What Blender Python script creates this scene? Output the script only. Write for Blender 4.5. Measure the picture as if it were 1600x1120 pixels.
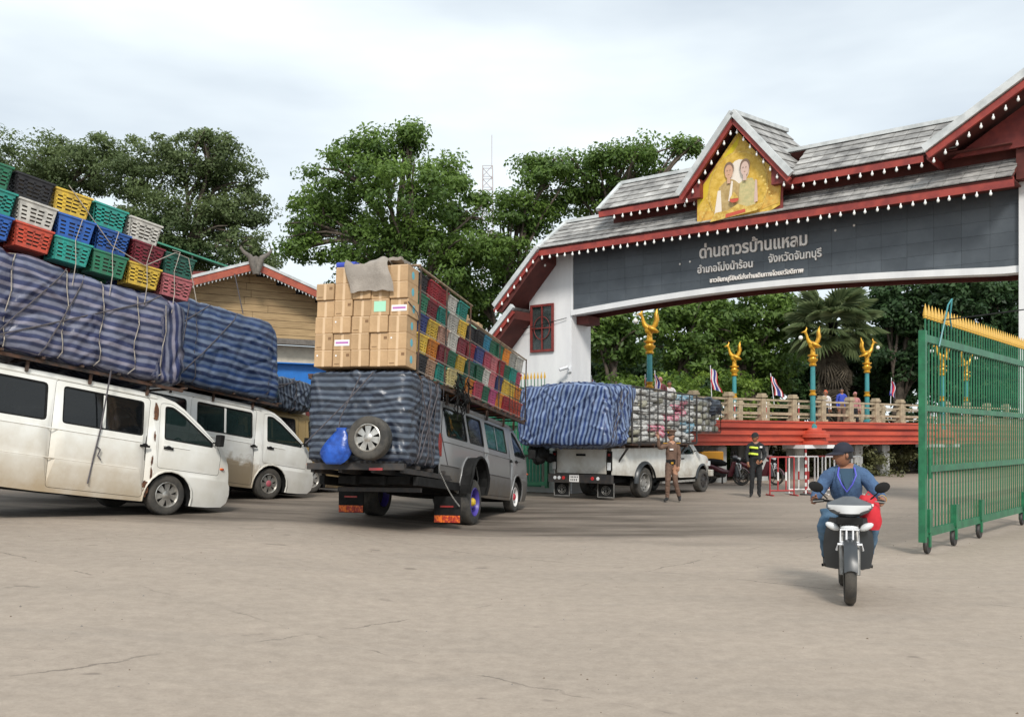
import bpy, math, random
import numpy as np
from mathutils import Vector, Matrix, noise
from mathutils.geometry import delaunay_2d_cdt
R = math.radians
rnd = random.Random(7)
for o in list(bpy.data.objects): bpy.data.objects.remove(o, do_unlink=True)
SC = bpy.context.scene
COL = SC.collection
# ---------------------------------------------------------------- camera
CH = 1.6
cam_d = bpy.data.cameras.new('camera'); cam = bpy.data.objects.new('camera', cam_d); COL.objects.link(cam)
cam.location = (0, 0, CH); cam.rotation_euler = (R(90), 0, 0)
cam_d.sensor_width = 36; cam_d.lens = 36*1500/1600; cam_d.shift_y = (685-560)/1600
cam_d.clip_start = .1; cam_d.clip_end = 3000
SC.camera = cam
# ---------------------------------------------------------------- sky and sun
SUN_EL, SUN_AZ = 40, 176          # azimuth: compass-like angle of the sun round +Y, clockwise
W = bpy.data.worlds.new('World'); SC.world = W; W.use_nodes = True
nt = W.node_tree; nt.nodes.clear()
def N(nt, t, **k):
    n = nt.nodes.new(t)
    for a, b in k.items(): setattr(n, a, b)
    return n
def world():
    out = N(nt, 'ShaderNodeOutputWorld'); bg = N(nt, 'ShaderNodeBackground'); bg.inputs[1].default_value = .1
    sky = N(nt, 'ShaderNodeTexSky', sky_type='NISHITA'); sky.sun_disc = False
    sky.sun_elevation = R(SUN_EL); sky.sun_rotation = R(SUN_AZ)
    tc = N(nt, 'ShaderNodeTexCoord'); mp = N(nt, 'ShaderNodeMapping'); mp.inputs['Scale'].default_value = (1.2, 1.2, 4.2); mp.inputs['Location'].default_value = (.35, .1, .2)
    nz = N(nt, 'ShaderNodeTexNoise'); nz.inputs['Scale'].default_value = 1.5; nz.inputs['Detail'].default_value = 5; nz.inputs['Roughness'].default_value = .5
    cr = N(nt, 'ShaderNodeValToRGB'); cr.color_ramp.elements[0].position = .34; cr.color_ramp.elements[1].position = .62
    cr.color_ramp.elements[0].color = (.56, .625, .685, 1); cr.color_ramp.elements[1].color = (.84, .905, .925, 1)
    sc = N(nt, 'ShaderNodeVectorMath', operation='SCALE'); sc.inputs[3].default_value = 11.5
    mx = N(nt, 'ShaderNodeMix', data_type='RGBA'); mx.inputs[0].default_value = .9
    L = nt.links.new
    L(tc.outputs['Generated'], mp.inputs[0]); L(mp.outputs[0], nz.inputs['Vector']); L(nz.outputs[0], cr.inputs[0]); L(cr.outputs[0], sc.inputs[0])
    L(sky.outputs[0], mx.inputs[6]); L(sc.outputs[0], mx.inputs[7]); L(mx.outputs[2], bg.inputs[0]); L(bg.outputs[0], out.inputs[0])
world()
sd = bpy.data.lights.new('sun', 'SUN'); sd.energy = 2.6; sd.angle = R(12); sd.color = (1, .95, .88)
so = bpy.data.objects.new('sun', sd); COL.objects.link(so)
_d = Vector((math.sin(R(SUN_AZ))*math.cos(R(SUN_EL)), math.cos(R(SUN_AZ))*math.cos(R(SUN_EL)), math.sin(R(SUN_EL))))
so.rotation_euler = _d.to_track_quat('Z', 'Y').to_euler()
SC.view_settings.view_transform = 'Standard'; SC.view_settings.look = 'None'; SC.view_settings.gamma = 1
SC.view_settings.use_curve_mapping = False; SC.view_settings.exposure = .22
try: SC.cycles.max_bounces = 8; SC.cycles.transparent_max_bounces = 12
except Exception: pass
# ---------------------------------------------------------------- helpers
def ss(t): t = max(0, min(1, t)); return t*t*(3-2*t)
def g(x, y):
    z = .26*(1-ss((x+4.5)/4.5)) + min(.35, .05*max(0, -4.5-x))
    return z
def mat(name, col, rough=.6, metal=0, var=.0, vscale=3, bump=0, bscale=30, col2=None, lo=.4, hi=.6, dirt=None, dz=(0, 1), dx=None, alpha=1, coat=0, objvar=0, emit=None, stretch=(1, 1, 1), coords='Object', rvar=0):
    """principled material: colour noise between col and col2, dirt of its own colour climbing from below, fine relief"""
    m = bpy.data.materials.new(name); m.use_nodes = True; t = m.node_tree; L = t.links.new
    b = t.nodes['Principled BSDF']; b.inputs['Roughness'].default_value = rough; b.inputs['Metallic'].default_value = metal
    if coat: b.inputs['Coat Weight'].default_value = coat; b.inputs['Coat Roughness'].default_value = .15
    b.inputs['Alpha'].default_value = alpha
    tc = N(t, 'ShaderNodeTexCoord'); mp = N(t, 'ShaderNodeMapping'); mp.inputs['Scale'].default_value = stretch; L(tc.outputs[coords], mp.inputs[0])
    c = None
    if col2 is None and var: col2 = tuple(x*(1-var) for x in col)
    if col2 is not None:
        nz = N(t, 'ShaderNodeTexNoise'); nz.inputs['Scale'].default_value = vscale; nz.inputs['Detail'].default_value = 6; nz.inputs['Roughness'].default_value = .62
        L(mp.outputs[0], nz.inputs['Vector'])
        cr = N(t, 'ShaderNodeValToRGB'); e = cr.color_ramp.elements; e[0].position = lo; e[1].position = hi
        e[0].color = (*col2, 1); e[1].color = (*col, 1); L(nz.outputs[0], cr.inputs[0]); c = cr.outputs[0]
        if rvar:
            mr = N(t, 'ShaderNodeMapRange'); mr.inputs[3].default_value = rough-rvar; mr.inputs[4].default_value = rough+rvar
            L(nz.outputs[0], mr.inputs[0]); L(mr.outputs[0], b.inputs['Roughness'])
    if c is None:
        rgb = N(t, 'ShaderNodeRGB'); rgb.outputs[0].default_value = (*col, 1); c = rgb.outputs[0]
    if objvar:
        oi = N(t, 'ShaderNodeObjectInfo'); mr = N(t, 'ShaderNodeMapRange'); mr.inputs[3].default_value = 1-objvar; mr.inputs[4].default_value = 1+objvar*.6
        L(oi.outputs['Random'], mr.inputs[0]); sc = N(t, 'ShaderNodeVectorMath', operation='SCALE'); L(c, sc.inputs[0]); L(mr.outputs[0], sc.inputs[3]); c = sc.outputs[0]
    if dirt is not None:
        sp = N(t, 'ShaderNodeSeparateXYZ'); L(tc.outputs['Object'], sp.inputs[0])
        n2 = N(t, 'ShaderNodeTexNoise'); n2.inputs['Scale'].default_value = 2.2; n2.inputs['Detail'].default_value = 8; n2.inputs['Roughness'].default_value = .65; L(tc.outputs['Object'], n2.inputs['Vector'])
        a = N(t, 'ShaderNodeMath', operation='MULTIPLY_ADD'); a.inputs[1].default_value = 1.1; a.inputs[2].default_value = -.55; L(n2.outputs[0], a.inputs[0])
        s = N(t, 'ShaderNodeMath', operation='ADD'); L(sp.outputs[2], s.inputs[0]); L(a.outputs[0], s.inputs[1])
        mr = N(t, 'ShaderNodeMapRange'); mr.inputs[1].default_value = dz[0]; mr.inputs[2].default_value = dz[1]; mr.inputs[3].default_value = .85; mr.inputs[4].default_value = .0
        L(s.outputs[0], mr.inputs[0]); mx = N(t, 'ShaderNodeMix', data_type='RGBA'); L(mr.outputs[0], mx.inputs[0]); L(c, mx.inputs[6]); mx.inputs[7].default_value = (*dirt, 1); c = mx.outputs[2]
        if dx:
            mq = N(t, 'ShaderNodeMapRange'); mq.inputs[1].default_value = dx[0]; mq.inputs[2].default_value = dx[1]; mq.inputs[3].default_value = 1; mq.inputs[4].default_value = .12; L(sp.outputs[0], mq.inputs[0])
            mm = N(t, 'ShaderNodeMath', operation='MULTIPLY'); L(mr.outputs[0], mm.inputs[0]); L(mq.outputs[0], mm.inputs[1]); L(mm.outputs[0], mx.inputs[0])
        rr = N(t, 'ShaderNodeMapRange'); rr.inputs[3].default_value = rough; rr.inputs[4].default_value = .85; L(mr.outputs[0], rr.inputs[0]); L(rr.outputs[0], b.inputs['Roughness'])
    L(c, b.inputs['Base Color'])
    if bump:
        nb = N(t, 'ShaderNodeTexNoise'); nb.inputs['Scale'].default_value = bscale; nb.inputs['Detail'].default_value = 5; L(mp.outputs[0], nb.inputs['Vector'])
        bp = N(t, 'ShaderNodeBump'); bp.inputs['Strength'].default_value = bump; bp.inputs['Distance'].default_value = .02; L(nb.outputs[0], bp.inputs['Height']); L(bp.outputs[0], b.inputs['Normal'])
    return m
class MB:
    def __init__(s): s.v = []; s.f = []; s.m = []
    def add(s, vs, fs, m=0):
        b = len(s.v); s.v += [tuple(p) for p in vs]; s.f += [tuple(i+b for i in f) for f in fs]; s.m += [m]*len(fs); return s
    def box(s, lo, hi, m=0, M=None):
        x0, y0, z0 = lo; x1, y1, z1 = hi
        vs = [Vector(p) for p in ((x0,y0,z0),(x1,y0,z0),(x1,y1,z0),(x0,y1,z0),(x0,y0,z1),(x1,y0,z1),(x1,y1,z1),(x0,y1,z1))]
        if M is not None: vs = [M @ p for p in vs]
        return s.add(vs, [(0,3,2,1),(4,5,6,7),(0,1,5,4),(1,2,6,5),(2,3,7,6),(3,0,4,7)], m)
    def cbox(s, c, d, m=0, M=None, ch=.18):
        """a box with chamfered vertical and horizontal edges"""
        cx, cy, cz = c; a, b, h = d[0]/2, d[1]/2, d[2]/2; k = min(a, b, h)*ch
        pts = []
        for z, q in ((-h, k), (-h+k, 0), (h-k, 0), (h, k)):
            x, y = a-q, b-q
            pts.append([Vector((cx+u, cy+w, cz+z)) for u, w in ((-x+k,-y),(x-k,-y),(x,-y+k),(x,y-k),(x-k,y),(-x+k,y),(-x,y-k),(-x,-y+k))])
        vs = sum(pts, [])
        if M is not None: vs = [M @ p for p in vs]
        fs = [tuple(range(7,-1,-1)), tuple(range(24,32))]
        for r in range(3):
            for i in range(8): j = (i+1) % 8; fs.append((r*8+i, r*8+j, r*8+8+j, r*8+8+i))
        return s.add(vs, fs, m)
    def cyl(s, p0, p1, r0, r1=None, n=10, m=0, cap=True):
        if r1 is None: r1 = r0
        p0, p1 = Vector(p0), Vector(p1); d = (p1-p0)
        if d.length < 1e-6: return s
        q = d.to_track_quat('Z', 'X'); vs = []
        for p, r in ((p0, r0), (p1, r1)):
            for i in range(n): a = 2*math.pi*i/n; vs.append(p + q @ Vector((r*math.cos(a), r*math.sin(a), 0)))
        fs = [(i, (i+1) % n, n+(i+1) % n, n+i) for i in range(n)]
        if cap: fs += [tuple(range(n-1,-1,-1)), tuple(range(n, 2*n))]
        return s.add(vs, fs, m)
    def tube(s, pts, r, n=6, m=0):
        pts = [Vector(p) for p in pts]; rs = r if isinstance(r, (list, tuple)) else [r]*len(pts); vs = []
        for k, p in enumerate(pts):
            d = (pts[min(k+1, len(pts)-1)]-pts[max(k-1, 0)])
            q = d.to_track_quat('Z', 'X')
            for i in range(n): a = 2*math.pi*i/n; vs.append(p + q @ Vector((rs[k]*math.cos(a), rs[k]*math.sin(a), 0)))
        fs = []
        for k in range(len(pts)-1):
            for i in range(n): j = (i+1) % n; fs.append((k*n+i, k*n+j, k*n+n+j, k*n+n+i))
        fs += [tuple(range(n-1,-1,-1)), tuple(range((len(pts)-1)*n, len(pts)*n))]
        return s.add(vs, fs, m)
    def lathe(s, prof, o=(0,0,0), ax='Z', n=24, m=0):
        """prof: (radius, height)"""
        vs = []
        for r, h in prof:
            for i in range(n):
                a = 2*math.pi*i/n; c, d = r*math.cos(a), r*math.sin(a)
                p = (c, d, h) if ax == 'Z' else ((c, h, d) if ax == 'Y' else (h, c, d))
                vs.append((p[0]+o[0], p[1]+o[1], p[2]+o[2]))
        fs = []
        for k in range(len(prof)-1):
            for i in range(n): j = (i+1) % n; fs.append((k*n+i, k*n+j, k*n+n+j, k*n+n+i))
        return s.add(vs, fs, m)
    def ell(s, c, r, n=12, m=0, M=None):
        vs = []; k = n//2
        for a in range(k+1):
            for i in range(n):
                t = math.pi*a/k; p = 2*math.pi*i/n
                v = Vector((r[0]*math.sin(t)*math.cos(p), r[1]*math.sin(t)*math.sin(p), r[2]*math.cos(t)))
                if M is not None: v = M @ v
                vs.append(v+Vector(c))
        fs = []
        for a in range(k):
            for i in range(n): j = (i+1) % n; fs.append((a*n+i, a*n+n+i, a*n+n+j, a*n+j))
        return s.add(vs, fs, m)
    def prism(s, poly, fn, d0, d1, m=0):
        """poly of 2D points; fn(a, b, d) -> 3D"""
        n = len(poly); vs = [fn(a, b, d0) for a, b in poly]+[fn(a, b, d1) for a, b in poly]
        fs = [tuple(range(n-1,-1,-1)), tuple(range(n, 2*n))]+[(i, (i+1) % n, n+(i+1) % n, n+i) for i in range(n)]
        return s.add(vs, fs, m)
    def mesh(s, name, mats, smooth=None):
        me = bpy.data.meshes.new(name); me.from_pydata([tuple(p) for p in s.v], [], s.f)
        for q in (mats if isinstance(mats, (list, tuple)) else [mats]): me.materials.append(q)
        if s.f: me.polygons.foreach_set('material_index', s.m)
        me.update()
        if smooth is not None:
            me.shade_smooth(); me.set_sharp_from_angle(angle=R(smooth))
        return me
    def build(s, name, mats, parent=None, smooth=None, label=None, fixn=True):
        me = s.mesh(name, mats)
        if fixn: fix(me)
        if smooth is not None: me.shade_smooth(); me.set_sharp_from_angle(angle=R(smooth))
        o = bpy.data.objects.new(name, me); COL.objects.link(o)
        if parent: o.parent = parent
        if label: o['label'] = label
        return o
import bmesh
def fix(me):
    bm = bmesh.new(); bm.from_mesh(me); bmesh.ops.recalc_face_normals(bm, faces=bm.faces); bm.to_mesh(me); bm.free()
def tag(o, label=None, cat=None, group=None, kind=None):
    if label: o['label'] = label
    if cat: o['category'] = cat
    if group: o['group'] = group
    if kind: o['kind'] = kind
    return o
def thing(name, label, cat, M=None, group=None):
    o = bpy.data.objects.new(name, None); COL.objects.link(o); o.empty_display_size = .2
    if M is not None: o.matrix_world = M
    return tag(o, label, cat, group)
def inst(src, M=None, parent=None, name=None):
    """linked copy of one object"""
    o = src.copy(); COL.objects.link(o); o.parent = parent
    if name: o.name = name
    if M is not None: o.matrix_local = M
    return o
def objm(name, me, parent=None, M=None):
    o = bpy.data.objects.new(name, me); COL.objects.link(o); o.parent = parent
    if M is not None: o.matrix_local = M
    return o
def ray_pt(px, py, Y): return Vector(((px-800)/1500*Y, Y, CH+(685-py)/1500*Y))
def T(x, y, z): return Matrix.Translation((x, y, z))
def RZ(a): return Matrix.Rotation(R(a), 4, 'Z')
def RX(a): return Matrix.Rotation(R(a), 4, 'X')
def RY(a): return Matrix.Rotation(R(a), 4, 'Y')
ORD = ['first','second','third','fourth','fifth','sixth','seventh','eighth','ninth','tenth','eleventh','twelfth','thirteenth']
# ---------------------------------------------------------------- materials
M = {}
def stripe_mat(name, cols, period, rough=.36, warp=.05, fine=True):
    """woven stripes along the V coordinate (metres)"""
    m = bpy.data.materials.new(name); m.use_nodes = True; t = m.node_tree; L = t.links.new; b = t.nodes['Principled BSDF']
    b.inputs['Roughness'].default_value = rough
    uv = N(t, 'ShaderNodeUVMap'); sp = N(t, 'ShaderNodeSeparateXYZ'); L(uv.outputs[0], sp.inputs[0])
    nz = N(t, 'ShaderNodeTexNoise'); nz.inputs['Scale'].default_value = 1.4; nz.inputs['Detail'].default_value = 3; L(uv.outputs[0], nz.inputs['Vector'])
    a = N(t, 'ShaderNodeMath', operation='MULTIPLY_ADD'); a.inputs[1].default_value = warp*2; L(nz.outputs[0], a.inputs[0]); L(sp.outputs[1], a.inputs[2])
    d = N(t, 'ShaderNodeMath', operation='DIVIDE'); d.inputs[1].default_value = period; L(a.outputs[0], d.inputs[0])
    fr = N(t, 'ShaderNodeMath', operation='FRACT'); L(d.outputs[0], fr.inputs[0])
    cr = N(t, 'ShaderNodeValToRGB'); e = cr.color_ramp.elements; n = len(cols)
    e[0].position = 0; e[0].color = (*cols[0], 1); e[1].position = 1; e[1].color = (*cols[0], 1)
    for i in range(n):
        p0 = i/n; p1 = (i+1)/n
        if i: q = e.new(p0+.05); q.color = (*cols[i], 1)
        q = e.new(p1-.05); q.color = (*cols[i], 1)
    L(fr.outputs[0], cr.inputs[0])
    n2 = N(t, 'ShaderNodeTexNoise'); n2.inputs['Scale'].default_value = 3.5; n2.inputs['Detail'].default_value = 6; L(uv.outputs[0], n2.inputs['Vector'])
    mr = N(t, 'ShaderNodeMapRange'); mr.inputs[1].default_value = .3; mr.inputs[2].default_value = .7; mr.inputs[3].default_value = .62; mr.inputs[4].default_value = 1.15; L(n2.outputs[0], mr.inputs[0])
    sc = N(t, 'ShaderNodeVectorMath', operation='SCALE'); L(cr.outputs[0], sc.inputs[0]); L(mr.outputs[0], sc.inputs[3]); L(sc.outputs[0], b.inputs['Base Color'])
    nb = N(t, 'ShaderNodeTexNoise'); nb.inputs['Scale'].default_value = 9; nb.inputs['Detail'].default_value = 4; L(uv.outputs[0], nb.inputs['Vector'])
    bp = N(t, 'ShaderNodeBump'); bp.inputs['Strength'].default_value = .45; bp.inputs['Distance'].default_value = .03; L(nb.outputs[0], bp.inputs['Height']); L(bp.outputs[0], b.inputs['Normal'])
    return m
M['tarp_a'] = stripe_mat('tarp_lilac_blue', [(.035,.045,.115), (.19,.20,.27), (.026,.035,.085), (.225,.215,.275)], .25)
M['tarp_b'] = stripe_mat('tarp_navy', [(.014,.026,.075), (.14,.18,.26), (.018,.045,.14), (.085,.125,.21)], .27)
M['tarp_c'] = stripe_mat('tarp_slate', [(.014,.018,.030), (.10,.125,.165), (.020,.028,.05), (.08,.10,.135)], .20)
M['tarp_d'] = stripe_mat('tarp_bright_blue', [(.025,.05,.16), (.20,.27,.43), (.015,.028,.085), (.17,.235,.38)], .25)
M['white_paint'] = mat('white_paint', (.84,.84,.80), .34, dirt=(.38,.27,.14), dz=(.15,1.3), dx=(-.7,.3), col2=(.76,.75,.69), vscale=1.6, coat=.3)
M['white_muddy'] = mat('white_muddy', (.80,.80,.77), .36, dirt=(.22,.15,.065), dz=(.72,.92), dx=(-.55,.1), col2=(.70,.69,.64), vscale=1.6, coat=.3)
M['silver'] = mat('silver_paint', (.23,.23,.23), .36, .25, dirt=(.12,.105,.09), dz=(.15,.5), coat=.3)
M['grey_low'] = mat('grey_lower_paint', (.105,.10,.095), .45, dirt=(.14,.11,.08), dz=(.2,.6))
M['gold_paint'] = mat('gold_paint', (.30,.21,.09), .4, .2, dirt=(.1,.075,.05), dz=(.3,.8))
M['truck_white'] = mat('truck_white', (.74,.74,.70), .4, dirt=(.30,.25,.19), dz=(.35,.85), col2=(.60,.58,.52), vscale=2.5, coat=.3)
M['black'] = mat('black_rubber', (.018,.018,.018), .75, var=.4, vscale=8)
M['black'].node_tree.nodes['Principled BSDF'].inputs['Specular IOR Level'].default_value = .15
M['tyre'] = mat('tyre_rubber', (.035,.034,.032), .85, col2=(.075,.068,.058), vscale=5, bump=.3, bscale=60)
M['dark'] = mat('dark_metal', (.022,.022,.024), .6, col2=(.04,.032,.027), vscale=9)
M['rustdark'] = mat('rusty_frame', (.035,.03,.028), .8, col2=(.10,.05,.03), vscale=7)
M['chrome'] = mat('alloy', (.55,.53,.49), .35, .75, dirt=None, var=.35, vscale=9)
M['steelrim'] = mat('steel_rim', (.35,.34,.32), .5, .5, var=.4, vscale=7)
M['whiterim'] = mat('white_rim', (.75,.74,.72), .45, var=.1)
M['redhub'] = mat('red_hub', (.45,.03,.05), .4)
M['redrim'] = mat('faded_red_rim', (.42,.10,.13), .5, var=.3)
M['purple'] = mat('purple_rim', (.07,.05,.30), .4)
M['yellow'] = mat('yellow_paint', (.70,.48,.03), .5)
M['orange'] = mat('orange_plastic', (.80,.17,.02), .35, col2=(.35,.03,.02), vscale=14, lo=.45, hi=.55)
M['red'] = mat('red_plastic', (.55,.03,.03), .35)
M['lamp_red'] = mat('lamp_red', (.28,.015,.015), .2, coat=.5)
M['glass'] = mat('tinted_glass', (.006,.007,.008), .05, alpha=.93, coat=.0)
M['glass_clear'] = mat('window_glass', (.015,.03,.028), .05, alpha=.66)
M['glass_green'] = mat('green_glass', (.02,.10,.07), .06, alpha=.62)
M['seatg'] = mat('seat_cloth', (.06,.065,.07), .8, var=.4)
M['mint'] = mat('mint_plastic', (.30,.66,.55), .4, var=.1)
M['blue_bag'] = mat('blue_plastic_film', (.02,.10,.48), .3, col2=(.01,.05,.26), vscale=6, bump=.6, bscale=9)
M['canvas'] = mat('grey_brown_canvas', (.34,.30,.26), .9, col2=(.25,.22,.19), bump=.5, bscale=40)
M['carton'] = mat('carton', (.50,.33,.18), .8, col2=(.43,.28,.15), vscale=6, bump=.15, bscale=25, objvar=.14)
M['tape'] = mat('packing_tape', (.62,.44,.27), .35)
M['print_cyan'] = mat('cyan_print', (.12,.42,.50), .7)
M['print_brown'] = mat('brown_print', (.20,.11,.05), .7)
M['mintlabel'] = mat('mint_label', (.35,.66,.48), .6)
M['whitelabel'] = mat('white_label', (.8,.78,.76), .6)
M['purplelabel'] = mat('purple_print', (.42,.15,.42), .6)
M['rope'] = mat('rope', (.11,.10,.11), .9, var=.3, vscale=20)
M['ropelight'] = mat('pale_rope', (.42,.38,.33), .9, var=.3, vscale=20)
M['bamboo'] = mat('bamboo', (.36,.27,.18), .7, col2=(.20,.14,.09), vscale=9)
M['concrete_rail'] = mat('weathered_concrete', (.42,.34,.23), .85, col2=(.28,.22,.15), vscale=5, bump=.3, bscale=30)
M['fascia'] = mat('red_fascia', (.54,.075,.035), .55, col2=(.34,.04,.022), vscale=1.1, stretch=(.5,.5,3), lo=.35, hi=.6)
M['pillar'] = mat('grey_concrete', (.42,.42,.40), .85, col2=(.30,.30,.29), vscale=3, stretch=(1,1,.3), bump=.2)
M['teal'] = mat('teal_pole', (.05,.26,.28), .45, var=.2)
M['goldleaf'] = mat('gold_paint_bright', (.72,.40,.035), .35, .35, col2=(.50,.25,.02), vscale=6)
M['globe'] = mat('lamp_globe', (.8,.8,.76), .25)
M['green_paint'] = mat('green_gate_paint', (.02,.17,.075), .45, col2=(.012,.11,.05), vscale=4, bump=.1)
M['spike_gold'] = mat('spike_gold', (.72,.42,.05), .5, var=.3)
M['gatewall'] = mat('gate_white_wall', (.76,.76,.76), .8, col2=(.64,.64,.65), vscale=1.1, stretch=(1.5,1.5,.35), lo=.3, hi=.6, bump=.12, bscale=12)
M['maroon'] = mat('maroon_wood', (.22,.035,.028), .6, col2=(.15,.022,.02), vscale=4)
M['maroon_lit'] = mat('maroon_lit_fascia', (.34,.05,.035), .55, col2=(.22,.03,.025), vscale=3)  # brighter copy of the maroon, light on the outer boards put into the colour
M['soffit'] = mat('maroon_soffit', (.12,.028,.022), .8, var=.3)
M['granite'] = mat('dark_granite', (.085,.10,.115), .38, col2=(.06,.072,.085), vscale=1.3, objvar=.16, rvar=.1)
M['jointdark'] = mat('dark_backing', (.028,.032,.036), .8)
M['tile'] = mat('cement_roof_tile', (.44,.43,.41), .9, col2=(.19,.185,.18), vscale=2.4, lo=.36, hi=.62, bump=.3, bscale=20, objvar=.25)
M['mortar'] = mat('white_barge', (.60,.62,.62), .8, col2=(.44,.46,.46), vscale=3)
M['letters'] = mat('letter_paint', (.92,.87,.82), .5)
M['bulb'] = mat('bulb_glass', (.85,.85,.82), .2)
M['picgold'] = mat('picture_gold', (.74,.50,.10), .6, col2=(.58,.36,.04), vscale=7, lo=.4, hi=.6)
M['picamber'] = mat('picture_amber', (.62,.33,.05), .6, col2=(.70,.45,.10), vscale=9)
M['picyellow'] = mat('picture_yellow', (.70,.56,.02), .6, col2=(.68,.48,.05), vscale=2)
M['picline'] = mat('picture_ochre', (.72,.52,.14), .6, col2=(.50,.30,.05), vscale=12)
M['picwhite'] = mat('picture_pale', (.80,.72,.62), .6)
M['picskin'] = mat('picture_skin', (.60,.36,.24), .6)
M['picskin2'] = mat('picture_skin_pale', (.62,.45,.38), .6)
M['picbeige'] = mat('picture_tunic', (.52,.38,.17), .6, col2=(.40,.27,.10), vscale=8)
M['picdress'] = mat('picture_dress', (.60,.50,.24), .6, col2=(.46,.42,.20), vscale=8)
M['pichair'] = mat('picture_hair', (.20,.13,.09), .6)
M['picred'] = mat('picture_red', (.55,.09,.05), .6)
M['plank'] = mat('timber_plank', (.46,.32,.165), .7, col2=(.33,.22,.11), vscale=2.2, stretch=(.6,1,9), objvar=.12)
M['creamwall'] = mat('cream_wall', (.62,.56,.46), .8, var=.15)
M['redwall'] = mat('dark_red_wall', (.17,.035,.03), .7, var=.2)
M['bargered'] = mat('brick_red_barge', (.42,.10,.055), .6, col2=(.30,.07,.045), vscale=3)
M['bluesheet'] = mat('blue_sheet', (.02,.17,.55), .5, var=.15)
M['greensheet'] = mat('green_sheet', (.03,.22,.14), .6, var=.2)
M['greywood'] = mat('grey_carved_wood', (.17,.15,.13), .85, var=.3, vscale=9)
M['towerm'] = mat('tower_steel', (.45,.40,.40), .6)
M['bark'] = mat('bark', (.11,.085,.065), .9, col2=(.06,.048,.038), vscale=5, bump=.6, bscale=14)
M['barkpale'] = mat('pale_bark', (.22,.20,.17), .9, col2=(.12,.105,.09), vscale=5, bump=.6, bscale=14)
M['palmdry'] = mat('dry_palm', (.17,.14,.10), .9, var=.5, vscale=6, objvar=.3)
M['skin'] = mat('skin_brown', (.27,.12,.065), .5)
M['skin2'] = mat('skin_tan', (.40,.21,.13), .5)
M['hair'] = mat('hair_black', (.012,.010,.009), .6)
M['eye'] = mat('eye_dark', (.02,.015,.012), .3)
M['navycap'] = mat('navy_cap', (.012,.014,.028), .8, var=.3)
M['sweater'] = mat('blue_sweater', (.065,.125,.235), .9, col2=(.045,.085,.17), vscale=9, bump=.5, bscale=60)
M['tshirt'] = mat('dark_teal_shirt', (.035,.075,.12), .9)
M['jeans'] = mat('blue_jeans', (.05,.11,.18), .85, col2=(.09,.16,.24), vscale=7, bump=.3, bscale=50)
M['shoe'] = mat('black_shoe', (.015,.015,.015), .4)
M['khaki'] = mat('brown_uniform', (.16,.095,.065), .8, col2=(.12,.07,.05), vscale=9, bump=.2, bscale=30)
M['blackcloth'] = mat('black_uniform', (.014,.015,.017), .85, bump=.2, bscale=30)
M['hivis'] = mat('yellow_reflective', (.72,.85,.10), .4)
M['lanyard'] = mat('violet_lanyard', (.10,.10,.55), .6)
M['whitep'] = mat('white_plastic', (.75,.76,.78), .3, coat=.3)
M['darkp'] = mat('dark_plastic', (.035,.04,.045), .35)
M['greyp'] = mat('grey_plastic', (.10,.11,.12), .42, var=.15)
M['lens'] = mat('lamp_lens', (.65,.67,.68), .12, coat=.6)
M['redbag'] = mat('red_cloth_bag', (.62,.02,.035), .7, bump=.5, bscale=12, var=.25)
M['maroonbike'] = mat('maroon_fairing', (.09,.014,.022), .3, coat=.4)
M['redwhite_r'] = mat('barrier_red', (.38,.04,.04), .6)
M['redwhite_w'] = mat('barrier_white', (.74,.72,.70), .6)
M['bagwhite'] = mat('white_wrap', (.62,.62,.60), .55, col2=(.36,.36,.35), vscale=6, bump=.8, bscale=8, objvar=.22)
M['bagpink'] = mat('pink_wrap', (.55,.10,.19), .55, col2=(.55,.45,.45), vscale=5, bump=.8, bscale=8)
M['bagblue'] = mat('pale_blue_wrap', (.10,.33,.48), .55, col2=(.45,.50,.52), vscale=5, bump=.8, bscale=8)
M['baggrey'] = mat('olive_grey_wrap', (.26,.26,.19), .7, col2=(.36,.34,.28), vscale=6, bump=.8, bscale=8)
M['orangebox'] = mat('orange_cabinet', (.75,.33,.02), .5)
M['flagred'] = mat('flag_red', (.52,.03,.05), .8); M['flagwhite'] = mat('flag_white', (.75,.74,.76), .8); M['flagblue'] = mat('flag_blue', (.04,.045,.22), .8)
M['pinkcloth'] = mat('pink_cloth', (.50,.22,.22), .9, var=.3, vscale=9); M['bluecloth'] = mat('cobalt_cloth', (.04,.07,.40), .9); M['whitecloth'] = mat('white_cloth', (.6,.58,.58), .9)
M['hairred'] = mat('orange_scarf', (.45,.09,.04), .8); M['darkred'] = mat('dark_red_cloth', (.11,.035,.04), .9)
CRATE = dict(teal=(.02,.30,.25), green=(.02,.17,.09), darkgreen=(.012,.10,.07), yellow=(.74,.50,.06), orange=(.78,.26,.02), red=(.42,.025,.04), maroon=(.23,.022,.04),
             pink=(.58,.17,.19), blue=(.025,.13,.50), navy=(.03,.05,.20), white=(.62,.60,.55), black=(.022,.022,.028), tan=(.42,.26,.17), magenta=(.52,.08,.22), coral=(.62,.08,.04), cream=(.62,.52,.24), peach=(.55,.32,.24), cyan=(.03,.30,.48), rose=(.50,.07,.12))
CW = dict(darkgreen='dark green', navy='navy blue', coral='orange red', magenta='magenta pink')
CM = {k: mat('crate_'+k, v, .55, col2=tuple(x*.5+.03 for x in v), vscale=9, lo=.3, hi=.62, objvar=.25) for k, v in CRATE.items()}
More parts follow.
